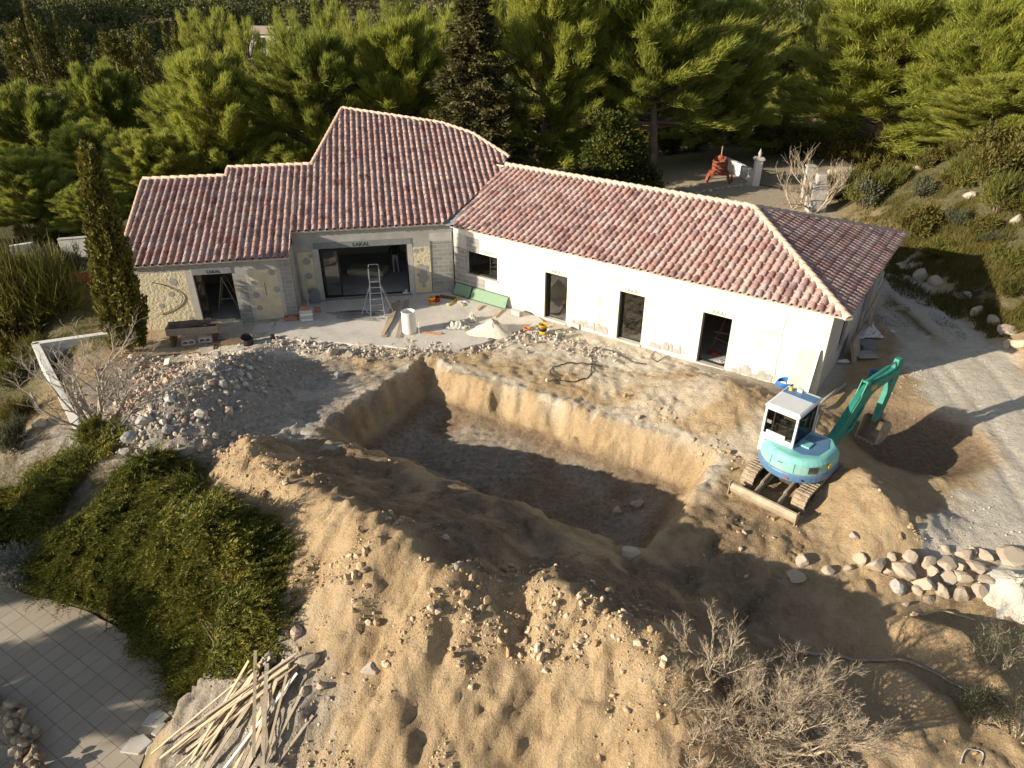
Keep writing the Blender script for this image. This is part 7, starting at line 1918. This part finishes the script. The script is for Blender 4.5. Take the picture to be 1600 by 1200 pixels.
def gp(px, py, Y, dz=0): q = at_y(px, py, Y); return np.array([q[0], Y, h1(q[0], Y) + dz])
p = gp(1180, 286, 50.5)
t = thing('gate_pillar', 'white rendered gate pillar with cap and finial beside the low wall', 'gate pillar', tuple(p))
mb = MB(); mb.box(-.24, .24, -.24, .24, -.3, 1.75); mb.build('shaft', M['white_paint'], t, bevel=.02)
mb = MB(); mb.box(-.34, .34, -.34, .34, 1.752, 1.86); mb.box(-.28, .28, -.28, .28, 1.862, 1.95); mb.build('cap', M['concrete_pale'], t, bevel=.015)
mb = MB(); mb.lathe([(0, 1.95), (.16, 1.95), (.10, 2.05), (.14, 2.2), (.05, 2.4), (0, 2.55)], n=14); mb.build('finial', M['concrete'], t, smooth=True)
t = wall_run('entrance_wall', 'low white sweeping wall left of the gate pillar', [gp(1177, 286, 50.7)[:2], gp(1168, 280, 52)[:2], gp(1152, 272, 53.5)[:2], gp(1130, 262, 55.5)[:2]], p[2] - .4, p[2] + .85, .3, 'white_paint')
for k in range(9):
    a = gp(1090 + 10 * k, 300 - 2.5 * k, 48.5 + .25 * k); V_, F_ = BIGROCK[k % 6]; key = (k % 6, 'stone')
    o = bpy.data.objects.new('border_stone', ROCKMESH[key]); COL.objects.link(o); o.location = a + (0, 0, .05); o.scale = (.3, .22, .16); o.rotation_euler = (0, 0, k * 1.1)
    tag(o, 'small border stone edging the bed in front of the wine press', 'stone', 'border stones by the wine press')
p2 = gp(1272, 330, 44.5)
t = thing('gate_pier', 'stone gate pier with broken top behind the bare tree', 'gate pier', tuple(p2))
mb = MB(); mb.box(-.55, .55, -.45, .45, -.3, 1.7); mb.build('pier_base', M['stone_grey'], t, bevel=.04)
mb = MB(); mb.box(-.3, .3, -.3, .3, 1.702, 2.3); mb.build('pier_top', M['stone_grey'], t, bevel=.04)
p3 = gp(1262, 285, 47.5)
t = thing('stone_post', 'slender grey stone post beyond the gate pier', 'post', tuple(p3)); mb = MB(); mb.box(-.25, .25, -.2, .2, -.2, 2.0); mb.build('shaft', M['stone_grey'], t, bevel=.04)
mb = MB(); mb.box(-.31, .31, -.26, .26, 2.002, 2.12); mb.build('cap', M['concrete'], t, bevel=.02)
for a, b, lab in ((gp(1186, 288, 50.3), gp(1220, 296, 49.2), 'left leaf of the black iron driveway gate'), (gp(1222, 297, 49.1), gp(1255, 305, 48.0), 'right leaf of the black iron driveway gate')):
    t = thing('iron_gate', lab, 'gate', tuple(a)); d_ = b - a; L = np.linalg.norm(d_[:2]); d_ = d_ / L
    mb = MB()
    for z in (.12, 1.15): mb.beam((0, 0, z), d_ * L + (0, 0, z), .04, .05)
    for e_ in (0, L): mb.beam(d_ * e_ + (0, 0, 0.02), d_ * e_ + (0, 0, 1.3), .06, .06, (1, 0, 0))
    mb.build('gate_frame', M['black_frame'], t)
    mb = MB()
    for k in range(1, int(L / .13)): mb.tube([d_ * .13 * k + (0, 0, .12), d_ * .13 * k + (0, 0, 1.28)], .012, 5)
    mb.build('gate_bars', M['black_frame'], t)
# rusty scrap and fence pieces in the lower garden
p = onground(135, 445); t = thing('garden_cart', 'rusty tipped garden cart in the lower garden left of the cypress', 'cart', tuple(p), .5)
mb = MB(); mb.box(-.5, .5, -.3, .3, .3, .34); mb.box(-.5, .5, -.3, -.27, .34, .55); mb.box(-.5, .5, .27, .3, .34, .55); mb.build('tray', M['rust'], t)
mb = MB(); mb.tube([(-.5, .2, .32), (-1.1, .2, .55)], .02, 6); mb.tube([(-.5, -.2, .32), (-1.1, -.2, .55)], .02, 6); mb.build('handles', M['rust'], t)
mb = MB(); mb.prism([(.2 * math.cos(2 * PI * k / 14), .2 + .2 * math.sin(2 * PI * k / 14)) for k in range(14)], (.35, 0, 0), (1, 0, 0), (0, 0, 1), (0, 1, 0), .08); mb.build('wheel', M['black_plastic'], t)
p = onground(47, 533); mb = MB(); mb.tube([p + (0, 0, -.2), p + (-.12, 0, 1.3)], .03, 6); tag(mb.build('stake', M['rust']), 'thin rusty stake behind the corner of the retaining wall', 'stake')
# neighbour's roof glimpsed in the valley
for px, py, Y, s, rz, lab in ((78, 152, 80, 1.0, .3, 'pale flat roofed shed glimpsed under the cypress row'), (430, 46, 112, 1.1, -.2, 'far house with grey roof half hidden by trees near the top')):
    p = at_y(px, py, Y); t = thing('far_house', lab, 'house', (p[0], Y, p[2] - 2.6 * s), rz); g0 = h1(p[0], Y) - p[2] + 2.6 * s
    mb = MB(); mb.box(-3 * s, 3 * s, -2 * s, 2 * s, min(g0, 0) - .5, 2.2 * s); mb.build('wall', M['concrete_pale'], t)
    mb = MB(); mb.prism([(-2.3 * s, 2.2 * s), (2.3 * s, 2.2 * s), (0, 3.0 * s)], (0, 0, .005), (0, 1, 0), (0, 0, 1), (1, 0, 0), 6.6 * s); mb.build('roof', M['wood_grey'], t)
    mb = MB(); mb.box(-1.4 * s, -.5 * s, -2.04 * s, -1.98 * s, .6 * s, 1.8 * s); mb.build('window', M['black_frame'], t)
